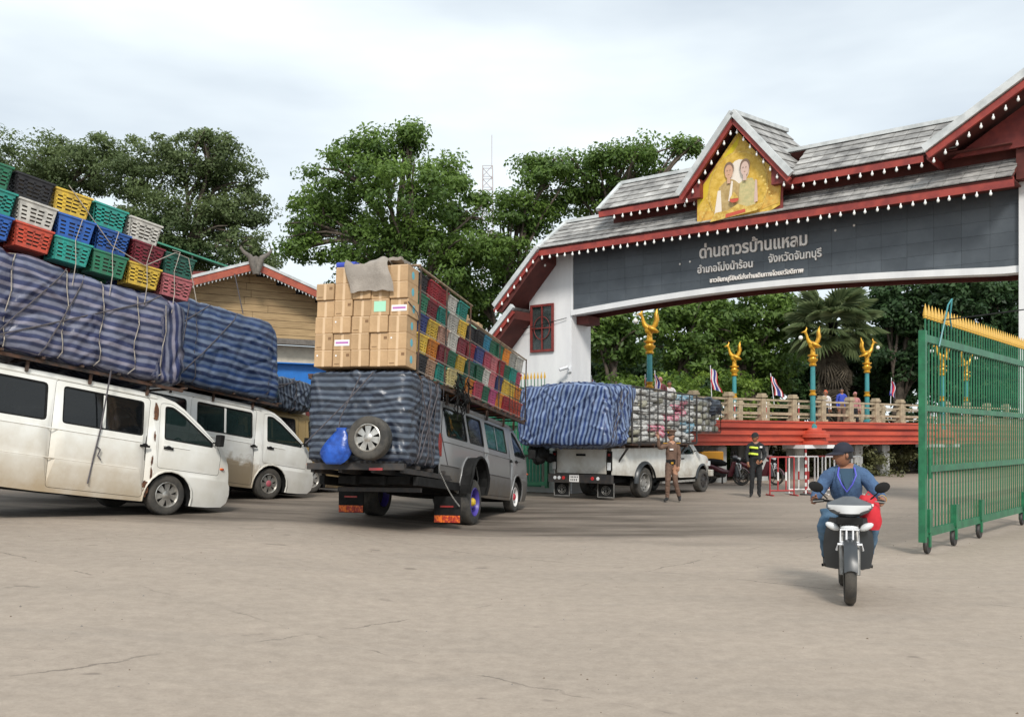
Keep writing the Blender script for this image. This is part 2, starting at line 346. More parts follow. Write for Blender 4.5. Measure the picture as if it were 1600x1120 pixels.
# ---------------------------------------------------------------- ground
def ground():
    m = bpy.data.materials.new('worn_concrete'); m.use_nodes = True; t = m.node_tree; L = t.links.new; b = t.nodes['Principled BSDF']
    geo = N(t, 'ShaderNodeNewGeometry'); pos = geo.outputs['Position']
    def nz(scale, detail=6, rough=.6, st=(1,1,1), rot=0):
        mp = N(t, 'ShaderNodeMapping'); mp.inputs['Scale'].default_value = st; mp.inputs['Rotation'].default_value = (0,0,R(rot)); L(pos, mp.inputs[0])
        n = N(t, 'ShaderNodeTexNoise'); n.inputs['Scale'].default_value = scale; n.inputs['Detail'].default_value = detail; n.inputs['Roughness'].default_value = rough; L(mp.outputs[0], n.inputs['Vector']); return n.outputs[0]
    def ramp(src, a, b_, ca, cb):
        r = N(t, 'ShaderNodeValToRGB'); e = r.color_ramp.elements; e[0].position = a; e[1].position = b_; e[0].color = (*ca,1); e[1].color = (*cb,1); L(src, r.inputs[0]); return r.outputs[0]
    def mix(f, a, b_):
        x = N(t, 'ShaderNodeMix', data_type='RGBA'); (L(f, x.inputs[0]) if not isinstance(f, float) else setattr(x.inputs[0], 'default_value', f)); 
        for i, c in ((6, a), (7, b_)):
            if isinstance(c, tuple): x.inputs[i].default_value = (*c, 1)
            else: L(c, x.inputs[i])
        return x.outputs[2]
    def math_(op, a, b_=None, c=None):
        n = N(t, 'ShaderNodeMath', operation=op)
        for i, q in enumerate((a, b_, c)):
            if q is None: continue
            if isinstance(q, (int, float)): n.inputs[i].default_value = q
            else: L(q, n.inputs[i])
        return n.outputs[0]
    base = ramp(nz(.35, 5, .55, (1, 2.2, 1), 20), .36, .64, (.315,.258,.205), (.415,.338,.268))
    fine = ramp(nz(38, 8, .75), .3, .7, (.225,.188,.155), (.45,.38,.315))
    c = mix(.45, base, fine); c = mix(.35, c, ramp(nz(7, 8, .7), .35, .65, (.22,.183,.148), (.42,.355,.29)))
    # streaks left by wheels, running across
    st = math_('MULTIPLY', math_('GREATER_THAN', nz(.9, 6, .65, (.35, 2.6, 1), 8), .0), 1)
    streak = N(t, 'ShaderNodeMapRange'); L(nz(1.1, 7, .65, (.3, 2.6, 1), 8), streak.inputs[0]); streak.inputs[1].default_value = .54; streak.inputs[2].default_value = .74; streak.inputs[3].default_value = 0; streak.inputs[4].default_value = .22
    c = mix(streak.outputs[0], c, (.21,.19,.17))
    # oily, muddy lane where the lorries queue (about 15 m out and beyond)
    sp = N(t, 'ShaderNodeSeparateXYZ'); L(pos, sp.inputs[0])
    lane = math_('ADD', sp.outputs[1], math_('MULTIPLY', nz(.30, 5, .6, (.5, 1.6, 1), 10), 4.0))
    lm = N(t, 'ShaderNodeMapRange'); L(lane, lm.inputs[0]); lm.inputs[1].default_value = 16.4; lm.inputs[2].default_value = 18.0; lm.inputs[3].default_value = 0; lm.inputs[4].default_value = 1; lm.interpolation_type = 'SMOOTHSTEP'
    lane_end = N(t, 'ShaderNodeMapRange'); L(sp.outputs[0], lane_end.inputs[0]); lane_end.inputs[1].default_value = 2.5; lane_end.inputs[2].default_value = 6.5; lane_end.inputs[3].default_value = 1; lane_end.inputs[4].default_value = .25
    patch = N(t, 'ShaderNodeMapRange'); L(nz(.8, 7, .65, (.4, 1.6, 1), 5), patch.inputs[0]); patch.inputs[1].default_value = .36; patch.inputs[2].default_value = .60; patch.inputs[3].default_value = .45; patch.inputs[4].default_value = .95
    c = mix(math_('MULTIPLY', math_('MULTIPLY', lm.outputs[0], patch.outputs[0]), lane_end.outputs[0]), c, (.085,.068,.053))
    # small dark spots
    spot = N(t, 'ShaderNodeMapRange'); L(nz(1.9, 3, .5, (1,1.4,1)), spot.inputs[0]); spot.inputs[1].default_value = .70; spot.inputs[2].default_value = .74; spot.inputs[3].default_value = 0; spot.inputs[4].default_value = .6
    c = mix(spot.outputs[0], c, (.15,.12,.10))
    # slab joints and cracks
    mp = N(t, 'ShaderNodeMapping'); mp.inputs['Rotation'].default_value = (0,0,R(-52)); L(pos, mp.inputs[0])
    wob = N(t, 'ShaderNodeMix', data_type='VECTOR') if False else None
    s2 = N(t, 'ShaderNodeSeparateXYZ'); L(mp.outputs[0], s2.inputs[0])
    wn = math_('MULTIPLY', nz(.7, 6, .7), .5)
    def joint(coord, period, w):
        v = math_('ADD', coord, wn); f = math_('FRACT', math_('DIVIDE', v, period)); d = math_('ABSOLUTE', math_('SUBTRACT', f, .5))
        return math_('GREATER_THAN', d, .5-w/period)
    j = math_('MAXIMUM', joint(s2.outputs[0], 5.2, .014), joint(s2.outputs[1], 6.1, .014))
    brk = N(t, 'ShaderNodeMapRange'); L(nz(1.2, 4), brk.inputs[0]); brk.inputs[1].default_value = .46; brk.inputs[2].default_value = .56; brk.inputs[4].default_value = .55
    c = mix(math_('MULTIPLY', j, brk.outputs[0]), c, (.10,.08,.065))
    L(c, b.inputs['Base Color']); b.inputs['Roughness'].default_value = .82; b.inputs['Specular IOR Level'].default_value = .3
    hb = math_('ADD', math_('MULTIPLY', nz(60, 6, .7), .35), nz(3.0, 4)); bp = N(t, 'ShaderNodeBump'); bp.inputs['Strength'].default_value = .35; bp.inputs['Distance'].default_value = .03; L(hb, bp.inputs['Height']); L(bp.outputs[0], b.inputs['Normal'])
    xs = sorted(set([-900,-400,-200,-120,-80,-60,-45]+[round(-36+.75*i,2) for i in range(97)]+[45,60,90,150,300,900])); ys = [-60,-20,-8]+[-4+1.0*i for i in range(46)]+[45,55,70,100,150,250,500,1600]
    vs = [(x, y, g(x, y)) for y in ys for x in xs]; n = len(xs)
    fs = [(r*n+i, r*n+i+1, (r+1)*n+i+1, (r+1)*n+i) for r in range(len(ys)-1) for i in range(n-1)]
    o = MB().add(vs, fs).build('ground', m, smooth=60, fixn=False); o['kind'] = 'structure'
ground()
# ================================================================ the border gate
GA = Vector((.785, -.62, 0)).normalized(); GY = math.degrees(math.atan2(GA.y, GA.x))
GM = T(1.74, 28, 0) @ RZ(GY)
GZ0 = 5.18
def arch(u): return GZ0 + .24*math.sin(math.pi*max(0, min(1, u/11.4)))
def gate():
    G = thing('border_gate', 'wide white border gate with tiled roofs and a dark lettered panel over the road', 'gate', GM)
    # left tower, stepping out towards its foot
    prof = [(0,-.3),(0,7.15),(-.62,7.15),(-1.55,6.25),(-1.55,5.2),(-2.5,4.35),(-2.75,3.6),(-2.75,-.3)]
    MB().prism(prof, lambda a,b,d: (a,d,b), 0, 1.0).build('tower_wall', M['gatewall'], G)
    MB().box((11.75,-.12,-.3),(13.3,1.12,7.1)).build('tower_wall', M['gatewall'], G)
    # beam: core, arched white border, soffit, granite tiles
    n = 40; us = [i*11.75/n for i in range(n+1)]
    m = MB(); poly = [(u, arch(u)+.05) for u in us]+[(11.75,7.1),(0,7.1)]
    vs = []; 
    for u in us:
        for v in (.06,.94):
            vs += [(u,v,arch(u)+.12),(u,v,7.1)]
    fs = []
    for i in range(n):
        a = i*4; b = a+4
        fs += [(a,b,b+1,a+1),(a+2,a+3,b+3,b+2),(a+1,b+1,b+3,a+3)]
    m.add(vs, fs); m.build('beam_core', M['jointdark'], G)
    m = MB(); vs = []; fs = []
    for u in us:
        z = arch(u); vs += [(u,-.05,z),(u,-.05,z+.15),(u,.06,z+.15),(u,.30,z)]
    for i in range(n):
        a = i*4; fs += [(a+k, a+(k+1)%4, a+4+(k+1)%4, a+4+k) for k in range(4)]
    fs += [(0,1,2,3),(n*4+3,n*4+2,n*4+1,n*4)]
    m.add(vs, fs).build('arch_border', M['gatewall'], G)
    m = MB(); vs = []; fs = []
    for u in us: z = arch(u); vs += [(u,.302,z+.09),(u,.94,z+.09),(u,.94,z-.02),(u,1.0,z-.02),(u,1.0,z+.15)]
    for i in range(n):
        a = i*5; fs += [(a+k, a+k+1, a+6+k, a+5+k) for k in range(4)]
    m.add(vs, fs).build('soffit', M['soffit'], G)
    MB().box((-.02,-.03,GZ0+.02),(.06,.03,7.05)).build('panel_edge', M['gatewall'], G)
    # column bracket under the beam end
    MB().box((.0,.25,GZ0-.24),(.42,.85,GZ0-.005)).build('bracket', M['soffit'], G)
    # granite tiles, clipped by the arch
    tw, th = .60, .30; me_cache = {}
    cnt = 0
    for r in range(7):
        z0 = 5.30+r*th - .12; 
        for c in range(20):
            u0 = .07+c*.5839 ; u1 = u0+.5839-.004; z1 = min(z0+th-.004, 7.08)
            lo0, lo1 = max(z0, arch(u0)+.14), max(z0, arch(u1)+.14)
            if lo0 > z1-.03: continue
            pr = .012+.003*rnd.random()
            MB().prism([(u0,lo0),(u1,lo1),(u1,z1),(u0,z1)], lambda a,b,d: (a,d,b), -pr, .058).build('granite_tile', M['granite'], G)
    # lettering, cut out and raised
    for txt, uc, zb, wdt, hgt in (('ด่านถาวรบ้านแหลม', 5.60, 6.36, 2.92, .0), ('อำเภอโป่งน้ำร้อน', 4.86, 5.97, 1.55, 0), ('จังหวัดจันทบุรี', 6.74, 6.03, 1.36, 0), ('ชาวจันทบุรียินดีส่งท่านเดินทางโดยสวัสดิภาพ', 5.70, 5.69, 2.52, 0)):
        cu = bpy.data.curves.new('lettering', 'FONT'); cu.body = txt; cu.size = 1; cu.extrude = .03; cu.offset = .022 if wdt > 2.8 else .014; cu.align_x = 'CENTER'; cu.resolution_u = 3
        to = bpy.data.objects.new('t', cu); COL.objects.link(to); bpy.context.view_layer.update()
        dg = bpy.context.evaluated_depsgraph_get(); me = bpy.data.meshes.new_from_object(to.evaluated_get(dg)); bpy.data.objects.remove(to, do_unlink=True)
        co = np.empty(len(me.vertices)*3); me.vertices.foreach_get('co', co); co = co.reshape(-1,3)
        if not len(co): continue
        w = co[:,0].max()-co[:,0].min(); s = wdt/w; k = 1.12
        x = (co[:,0]-(co[:,0].max()+co[:,0].min())/2)*s+uc; z = co[:,1]*s*k+zb; y = -.035-co[:,2]*.8
        me.vertices.foreach_set('co', np.stack([x,y,z],1).ravel()); me.materials.clear(); me.materials.append(M['letters']); me.update()
        objm('lettering', me, G)
    for u, z in ((3.55,6.28),(3.85,6.31),(7.75,6.62),(8.2,6.68)): MB().ell((u,-.03,z),(.03,.02,.03),8).build('wall_stud', M['letters'], G)
    # ---------------- roofs
    tile_me = {}
    ntile = [0]
    def roof_plane(P, U, V, nu, nv, name='roof_tile', limit=True, clip=None, backing=True):
        """P corner at the eave, U along the eave, V up the slope; overlapping cement tiles"""
        P, U, V = Vector(P), Vector(U), Vector(V); un, vn = U/nu, V/nv; nrm = U.cross(V).normalized()
        if nrm.z < 0: nrm = -nrm
        mb = MB()
        for j in range(nv):
            for i in range(nu):
                a = P+un*i+vn*j+nrm*.0; L0 = un*.97; off = un*(.5 if False else 0)
                lift = .035+rnd.random()*.008; t0 = nrm*lift; t1 = nrm*.008; th = nrm*-.022; over = vn*1.12
                jit = vn*rnd.uniform(-.02,.02)
                vs = [a+t0+jit, a+L0+t0+jit, a+L0+over+t1, a+over+t1, a+t0+th+jit, a+L0+t0+th+jit, a+L0+over+t1+th, a+over+t1+th]
                fs = [(0,1,2,3),(7,6,5,4),(0,4,5,1),(1,5,6,2),(2,6,7,3),(3,7,4,0)]
                if clip and not clip(a+L0*.5+vn*.5): continue
                if limit and ntile[0] < 292:
                    ntile[0] += 1; MB().add(vs, fs).build(name, M['tile'], G, fixn=False)
                else: mb.add(vs, fs)
        if mb.v: mb.build('small_roof_tiles', M['tile'], G, fixn=False)['kind'] = 'stuff'
        MB().add([P-nrm*.02, P+U-nrm*.02, P+U+V-nrm*.02, P+V-nrm*.02, P-nrm*.05, P+U-nrm*.05, P+U+V-nrm*.05, P+V-nrm*.05], [(0,1,2,3),(7,6,5,4),(0,4,5,1),(1,5,6,2),(2,6,7,3),(3,7,4,0)]).build('roof_board', M['soffit'], G)
    def bar(p, q, h, d, m_, name, off=(0,0,0)):
        p, q = Vector(p)+Vector(off), Vector(q)+Vector(off); x = (q-p).normalized(); z = Vector((0,0,1)); z = (z-x*z.dot(x)).normalized(); y = z.cross(x)
        mb = MB(); vs = [a+y*b+z*c for a in (p,q) for b,c in ((-d/2,-h/2),(d/2,-h/2),(d/2,h/2),(-d/2,h/2))]
        return mb.add(vs, [(3,2,1,0),(4,5,6,7),(0,1,5,4),(1,2,6,5),(2,3,7,6),(3,0,4,7)]).build(name, m_, G)
    E1, E1v, R1, R1v = 7.05, -.92, 8.02, .5
    roof_plane((-.52,E1v,E1),(12.3,0,0),(0,R1v-E1v,R1-E1), 36, 6)
    roof_plane((11.8,1.92,E1),(-12.3,0,0),(0,-(1.92-.5),R1-E1), 24, 3, limit=False)
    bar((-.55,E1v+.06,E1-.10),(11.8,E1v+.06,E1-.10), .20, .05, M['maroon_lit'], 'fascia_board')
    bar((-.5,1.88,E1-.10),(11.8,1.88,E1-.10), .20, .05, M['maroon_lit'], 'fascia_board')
    bar((-.55,.5,R1+.05),(11.6,.5,R1+.05), .09, .16, M['mortar'], 'ridge_cap')
    bar((-.55,E1v,E1+.03),(-.55,R1v,R1+.05), .08, .14, M['mortar'], 'verge_cap')
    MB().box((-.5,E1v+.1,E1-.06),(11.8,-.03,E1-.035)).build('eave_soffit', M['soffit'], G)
    MB().add([(-.47,E1v+.1,E1-.05),(-.47,1.85,E1-.05),(-.47,.5,R1-.03),(-.42,E1v+.1,E1-.05),(-.42,1.85,E1-.05),(-.42,.5,R1-.03)],[(0,1,2),(5,4,3),(0,3,4,1),(1,4,5,2),(2,5,3,0)]).build('gable_end_board', M['maroon'], G)
    # second tier either side of the portrait gable
    E2, E2v, R2, R2v = 7.90, -.72, 8.86, .5
    for u0, u1, nu in ((1.42, 4.3, 9), (6.85, 9.95, 10)):
        roof_plane((u0,E2v,E2),(u1-u0,0,0),(0,R2v-E2v,R2-E2), nu, 5)
        bar((u0-.03,E2v+.05,E2-.09),(u1,E2v+.05,E2-.09), .17, .05, M['maroon_lit'], 'fascia_board')
    roof_plane((9.95,E2v,E2),(.7,0,0),(0,R2v-E2v,R2-E2), 2, 4, clip=lambda p: (p.x-9.95)*1.2 < (p.y+.72)+.5)
    roof_plane((10.65,E2v+.75,E2+.59),(1.0,0,0),(0,.47,.37), 2, 2)
    roof_plane((11.8,1.72,E2),(-10.4,0,0),(0,-1.22,R2-E2), 20, 3, limit=False)
    bar((1.4,.5,R2+.05),(11.6,.5,R2+.05), .09, .15, M['mortar'], 'ridge_cap')
    bar((1.39,E2v,E2+.03),(1.39,R2v,R2+.05), .08, .13, M['mortar'], 'verge_cap')
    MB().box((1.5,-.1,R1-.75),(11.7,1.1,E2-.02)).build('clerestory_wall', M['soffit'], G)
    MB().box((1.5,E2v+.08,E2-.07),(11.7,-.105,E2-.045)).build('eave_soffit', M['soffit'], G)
    MB().add([(1.46,E2v+.1,E2-.05),(1.46,1.7,E2-.05),(1.46,.5,R2-.03),(1.51,E2v+.1,E2-.05),(1.51,1.7,E2-.05),(1.51,.5,R2-.03)],[(0,1,2),(5,4,3),(0,3,4,1),(1,4,5,2),(2,5,3,0)]).build('gable_end_board', M['maroon'], G)
    # portrait gable
    uc, zl, za, hv, vf, vb = 5.60, 7.86, 9.56, 1.42, -1.12, 2.2; rise = .38
    for s in (1, -1):
        P0 = Vector((uc+s*hv, vf, zl)); 
        roof_plane(P0, (0, vb-vf, rise if s > 0 else rise), (-s*hv, 0, za-zl), 9, 7, limit=(s > 0))
        bar((uc+s*(hv+.08), vf-.03, zl-.06), (uc, vf-.03, za+.02), .15, .10, M['mortar'], 'barge_cap', (0,0,.05))
        bar((uc+s*(hv+.02), vf+.02, zl-.14), (uc, vf+.02, za-.13), .12, .08, M['maroon_lit'], 'barge_board')
        MB().add([(uc+s*.95,vf+.1,zl-.15),(uc+s*.95,.2,zl-.15),(uc+s*(hv-.1),.2,zl-.15),(uc+s*(hv-.1),vf+.1,zl-.15),(uc+s*.95,vf+.1,zl+.3),(uc+s*.95,.2,zl+.3),(uc+s*(hv-.1),.2,zl-.02),(uc+s*(hv-.1),vf+.1,zl-.02)],[(3,2,1,0),(4,5,6,7),(0,1,5,4),(1,2,6,5),(2,3,7,6),(3,0,4,7)]).build('gable_cheek', M['maroon'], G)
    bar((uc, vf, za+.07),(uc, vb, za+rise+.07), .10, .16, M['mortar'], 'ridge_cap')
    MB().prism([(uc-hv+.05,zl-.1),(uc+hv-.05,zl-.1),(uc,za-.12)], lambda a,b,d: (a,d,b), -.35, -.30).build('gable_wall', M['soffit'], G)
    MB().prism([(uc-1.15,7.0),(uc+1.15,7.0),(uc+1.15,7.95),(uc,9.2),(uc-1.15,7.95)], lambda a,b,d: (a,d,b), -.80, -.77).build('portrait_backing', M['maroon'], G)
    # the picture itself: thin cut-outs laid one over the other
    yb = -.83; lay = [0]
    fig = [False]
    def pic(poly, m_, name, sub=1):
        if fig[0]: poly = [(uc+(a-uc)*.80, 7.30+(b-7.30)*.88) for a, b in poly]
        lay[0] += 1; y = yb-.005*lay[0]
        return MB().prism(poly, lambda a,b,d: (a,d,b), y, y+.004).build(name, m_, PG)
    PG = MB().prism([(uc-1.12,6.93),(uc-.9,6.88),(uc-.4,6.95),(uc+.2,7.0),(uc+.8,7.12),(uc+1.08,7.24),(uc+1.12,7.95),(uc+.62,8.45),(uc,9.22),(uc-.62,8.47),(uc-1.12,7.86)], lambda a,b,d: (a,d,b), yb, yb+.025).build('portrait_board', M['picgold'], G, label='golden portrait board of a couple in formal dress, under the steep gable')
    pic([(uc-1.1,7.5),(uc-.85,7.75),(uc-.35,8.5),(uc,8.9),(uc+.05,9.12),(uc-.62,8.42),(uc-1.1,7.86)], M['picyellow'], 'yellow_field')
    pic([(uc+.62,7.2),(uc+1.06,7.3),(uc+1.09,7.9),(uc+.75,8.2),(uc+.6,7.9)], M['picamber'], 'amber_field')
    pic([(uc-1.08,6.97),(uc-.4,7.0),(uc-.5,7.3),(uc-1.05,7.4)], M['picamber'], 'amber_field')
    def circ(cx, cz, rx, rz, k=16, a0=0, a1=360): return [(cx+rx*math.cos(R(a0+(a1-a0)*i/k)), cz+rz*math.sin(R(a0+(a1-a0)*i/k))) for i in range(k)]
    pic(circ(uc+.0,7.82,.80,.92,24), M['picline'], 'halo'); pic(circ(uc+.0,7.82,.76,.88,24), M['picgold'], 'halo_field')
    fig[0] = True; pic(circ(uc+.05,8.35,.34,.34), M['picwhite'], 'pale_glow')
    pic([(uc-.72,7.25),(uc+.05,7.22),(uc+.12,7.95),(uc-.08,8.12),(uc-.20,8.17),(uc-.42,8.13),(uc-.62,7.98)], M['picbeige'], 'tunic')
    pic([(uc-.78,7.22),(uc-.52,7.2),(uc-.56,7.9),(uc-.66,7.9)], M['picwhite'], 'sash')
    pic([(uc-.30,7.55),(uc-.20,7.55),(uc-.14,8.1),(uc-.2,8.12)], M['picwhite'], 'collar')
    pic([(uc+.02,7.3),(uc+.60,7.35),(uc+.66,7.9),(uc+.5,8.1),(uc+.28,8.12),(uc+.10,8.02)], M['picdress'], 'dress')
    pic([(uc+.56,7.4),(uc+.68,7.42),(uc+.66,8.0),(uc+.60,8.05)], M['picskin2'], 'bare_arm')
    for dx, sk in ((-.27,'picskin'),(.28,'picskin2')):
        pic(circ(uc+dx,8.46,.165,.20), M['pichair'], 'hair'); pic(circ(uc+dx,8.38,.135,.20), M[sk], 'face')
        pic([(uc+dx-.06,8.05),(uc+dx+.06,8.05),(uc+dx+.05,8.25),(uc+dx-.05,8.25)], M[sk], 'neck')
        pic([(uc+dx-.03,8.305),(uc+dx+.03,8.305),(uc+dx+.02,8.295),(uc+dx-.02,8.295)], M['picbeige'], 'mouth')
        for e in (-.05,.05): pic(circ(uc+dx+e,8.42,.018,.01,8), M['pichair'], 'eye_mark')
    fig[0] = False; pic(circ(uc-.05,7.52,.12,.07), M['picred'], 'emblem'); pic([(uc-.17,7.55),(uc-.05,7.72),(uc+.07,7.55)], M['picline'], 'emblem_point')
    k = [(uc-.62,7.14)]; 
    pic([(uc-.7,7.05),(uc+.55,7.17),(uc+.7,7.34),(uc+.3,7.3),(uc+.05,7.4),(uc-.2,7.28),(uc-.55,7.26)], M['picline'], 'ornament_band')
    pic([(uc-.28,7.1),(uc+.26,7.17),(uc+.24,7.25),(uc-.26,7.19)], M['picred'], 'ribbon_mark')
    for q in range(7): pic(circ(uc-.95+q*.05,7.12+q*.09,.03,.03,8), M['picline'], 'flower_mark'); pic(circ(uc+.98-q*.045,7.35+q*.1,.03,.03,8), M['picline'], 'flower_mark')
    # large gable further right (only its left foot shows)
    for s in (-1, 1):
        roof_plane((12.35+s*2.15, -1.3, 7.80), (0, 3.6, .0), (-s*2.15, 0, 1.27), 8, 6, limit=False)
        bar((12.35+s*2.22,-1.33,7.78),(12.35,-1.33,9.12), .16,.12, M['mortar'], 'barge_cap', (0,0,.05)); bar((12.35+s*2.15,-1.28,7.68),(12.35,-1.28,8.97), .14,.08, M['maroon_lit'], 'barge_board')
        bar((12.35+s*2.15,-1.25,7.70),(12.35+s*2.15,2.2,7.70), .17,.06, M['maroon_lit'], 'fascia_board')
    MB().prism([(10.5,7.75),(14.2,7.75),(12.35,8.88)], lambda a,b,d: (a,d,b), -.5, -.42).build('gable_wall', M['maroon'], G)
    MB().box((11.75,-.4,7.1),(13.5,1.1,7.74)).build('tower_head', M['soffit'], G)
    # side roofs on the tower's shoulders
    for (ua, za_, ub, zb_) in ((-.55, 7.02, -2.16, 5.48), (-1.45, 5.42, -2.52, 4.42)):
        d = Vector((ub-ua, 0, zb_-za_)); L_ = d.length; x = d.normalized()
        nn = 5 if L_ > 1.8 else 3
        P = Vector((ub, -.92, zb_)); MBk = MB()
        for j in range(nn):
            for i in range(6):
                a = P - x*(L_/nn)*j + Vector((0,.47*i,0)); nrm = Vector((x.z,0,-x.x)); nrm = nrm if nrm.z > 0 else -nrm
                MBk.add([a+nrm*.035, a+Vector((0,.46,0))+nrm*.035, a+Vector((0,.46,0))-x*(L_/nn)*1.08+nrm*.01, a-x*(L_/nn)*1.08+nrm*.01], [(0,1,2,3)])
        MBk.build('shoulder_tiles', M['tile'], G)
        bar((ua,-.93,za_),(ub,-.93,zb_), .14,.12, M['mortar'], 'verge_cap', (0,0,.07))
        bar((ua,-.9,za_-.10),(ub,-.9,zb_-.10), .11,.06, M['maroon_lit'], 'verge_board')
        MB().prism([(ua,za_-.06),(ub,zb_-.06),(ub+.25,zb_-.14),(ua,za_-.30)], lambda a,b,d: (a,d,b), -.87, 1.9).build('shoulder_soffit', M['soffit'], G)
        bar((ub+.02,-.92,zb_-.04),(ub+.02,1.9,zb_-.04), .10,.06, M['maroon_lit'], 'fascia_board')
        bl = MB(); k = 7 if L_ > 1.8 else 4
        for i in range(k):
            p = Vector((ua,-.96,za_-.14))+d*((i+.6)/k); bulb(G, p)
    for u in (-1.1,-.85,-.6): bulb(G, (u,-.5,6.72))
    # eave bulbs
    nb = 46
    for i in range(nb): bulb(G, (-.4+12.0*i/nb+rnd.uniform(-.03,.03), E1v+.03, E1-.20-rnd.random()*.02))
    for i in range(10): bulb(G, (1.9+.27*i, E2v+.02, E2-.18))
    for i in range(12): bulb(G, (6.95+.27*i, E2v+.02, E2-.18))
    for s in (-1,1):
        for i in range(8): t = (i+.5)/8; bulb(G, (uc+s*hv*(1-t)*.97, vf+.05, zl+(za-zl)*t-.25))
    for i in range(9): t = (i+.5)/9; bulb(G, (10.2+2.1*t, -1.25, 7.80+1.24*t-.24))
    # barred window with ring
    w = MB().box((-1.44,-.03,4.22),(-.64,.0,5.56)).build('window', M['glass_clear'], G)
    f = MB()
    for a in ((-1.47,4.18,-1.40,5.60),(-.68,4.18,-.61,5.60),(-1.40,4.18,-.68,4.25),(-1.40,5.53,-.68,5.60),(-1.055,4.25,-1.02,5.53),(-1.40,4.87,-1.06,4.90),(-1.02,4.87,-.68,4.90)): f.box((a[0],-.075,a[1]),(a[2],-.031,a[3]))
    f.build('window_frame', M['maroon'], w)
    ring = MB(); pts = [(-1.04+.29*math.cos(R(12*i)), -.06, 4.885+.34*math.sin(R(12*i))) for i in range(31)]; ring.tube(pts, .014, 5).build('window_ring', M['maroon'], w)
    cb = MB()
    for u in (-1.28,-1.16,-.92,-.80): cb.box((u-.05,.001,4.26),(u+.04,.01,5.52))
    cb.build('curtain', M['creamwall'], w)
    return G
BULB = []
def bulb(G, p):
    if not BULB:
        mb = MB(); mb.ell((0,0,-.075),(.034,.034,.042),8,0); mb.cyl((0,0,-.045),(0,0,.0),.017,.015,6,0); BULB.append(mb.mesh('bulb', M['bulb'], 60))
    objm('bulb', BULB[0], G, T(*p))
gate()
# CCTV camera on the tower
c = thing('security_camera', 'small white security camera on a bracket on the tower beside the arch', 'camera', GM @ T(-.05, -.02, 3.62))
MB().box((-.06,-.04,-.08),(.06,.0,.08)).build('wall_plate', M['whitep'], c); MB().cyl((0,-.02,0),(0,-.22,.03),.018,n=8).build('bracket', M['whitep'], c)
MB().cyl((-.14,-.30,-.02),(.10,-.22,.05),.05,n=12).build('housing', M['whitep'], c, smooth=40); MB().cyl((-.155,-.305,-.025),(-.14,-.30,-.02),.04,n=12).build('lens', M['black'], c)
# ---------------------------------------------------------------- bar gates
FIN = []
def bar_gate(name, label, Mx, L, H, sp, wheels=True, thick=.09):
    G = thing(name, label, 'gate', Mx)
    MB().box((0,-thick/2,.18),(thick,thick/2,H)).build('upright', M['green_paint'], G); MB().box((L-thick,-thick/2,.18),(L,thick/2,H)).build('upright', M['green_paint'], G)
    for z, h in ((.30,.11),(1.18,.09),(2.02,.08),(H-.10,.10)): MB().box((thick,-.03,z-h/2),(L-thick,.03,z+h/2)).build('rail', M['green_paint'], G)
    bm_ = MB().box((-.009,-.009,0),(.009,.009,H+.18-.30)).mesh('bar', M['green_paint']); n = int(L/sp)
    sb = MB().box((-.004,-.004,0),(.004,.004,1.6)).mesh('thin_bar', M['bamboo'])
    fi = MB(); fi.cyl((0,0,0),(0,0,.03),.028,.028,6); fi.cyl((0,0,.03),(0,0,.075),.036,.030,6); fi.cyl((0,0,.075),(0,0,.20),.030,.003,6); FIN.append(fi.mesh('spike', M['spike_gold']))
    for i in range(1, n):
        x = L*i/n; objm('bar', bm_, G, T(x, 0, .30)); objm('spike', FIN[-1], G, T(x, 0, H+.18))
        if i < n-1: objm('thin_bar', sb, G, T(x+sp/2, .0, .36))
    if wheels:
        for x in (.25, 1.55, 3.0, L-.6):
            w = MB().lathe([(.0,-.025),(.11,-.025),(.12,0),(.11,.025),(0,.025)], (x,0,.12), 'Y', 14).build('wheel', M['dark'], G, smooth=40)
            MB().box((x-.03,-.05,.10),(x+.03,.05,.29)).box((x-.07,-.055,.30),(x+.07,.055,.62)).build('wheel_bracket', M['green_paint'], G)
    MB().cyl((.12,-.07,1.05),(.12,-.07,1.45),.02,n=8).build('bolt', M['green_paint'], G)
    return G
RG = math.degrees(math.atan2(.77, .637))
bar_gate('sliding_gate', 'tall green barred gate leaf with golden spikes at the right, on small wheels', T(5.60, 13.12, 0) @ RZ(50.4), 6.6, 3.08, .155)
bar_gate('fixed_gate', 'green barred gate leaf standing behind the queue beside the white tower', GM @ T(-4.6, -.75, 0), 4.3, 3.15, .12, wheels=False)
MB().add([(0,0,0)],[]) 
sc_ = MB().box((.3,.06,.2),(4.0,.075,2.9)).build('mesh_screen', M['greensheet'], None)
sc_.parent = bpy.data.objects['fixed_gate']
# teal cable looping over the sliding gate
p0 = Vector((6.05,13.6,2.9)); tag(MB().tube([p0, p0+Vector((.12,.1,.35)), p0+Vector((.22,.2,.62)), p0+Vector((.32,.3,.72)), p0+Vector((.30,.32,.45)), p0+Vector((.36,.4,.30))], .012, 5).build('cable', M['teal'], smooth=60), 'pale teal cable looped over the top of the spiked green gate', 'cable')
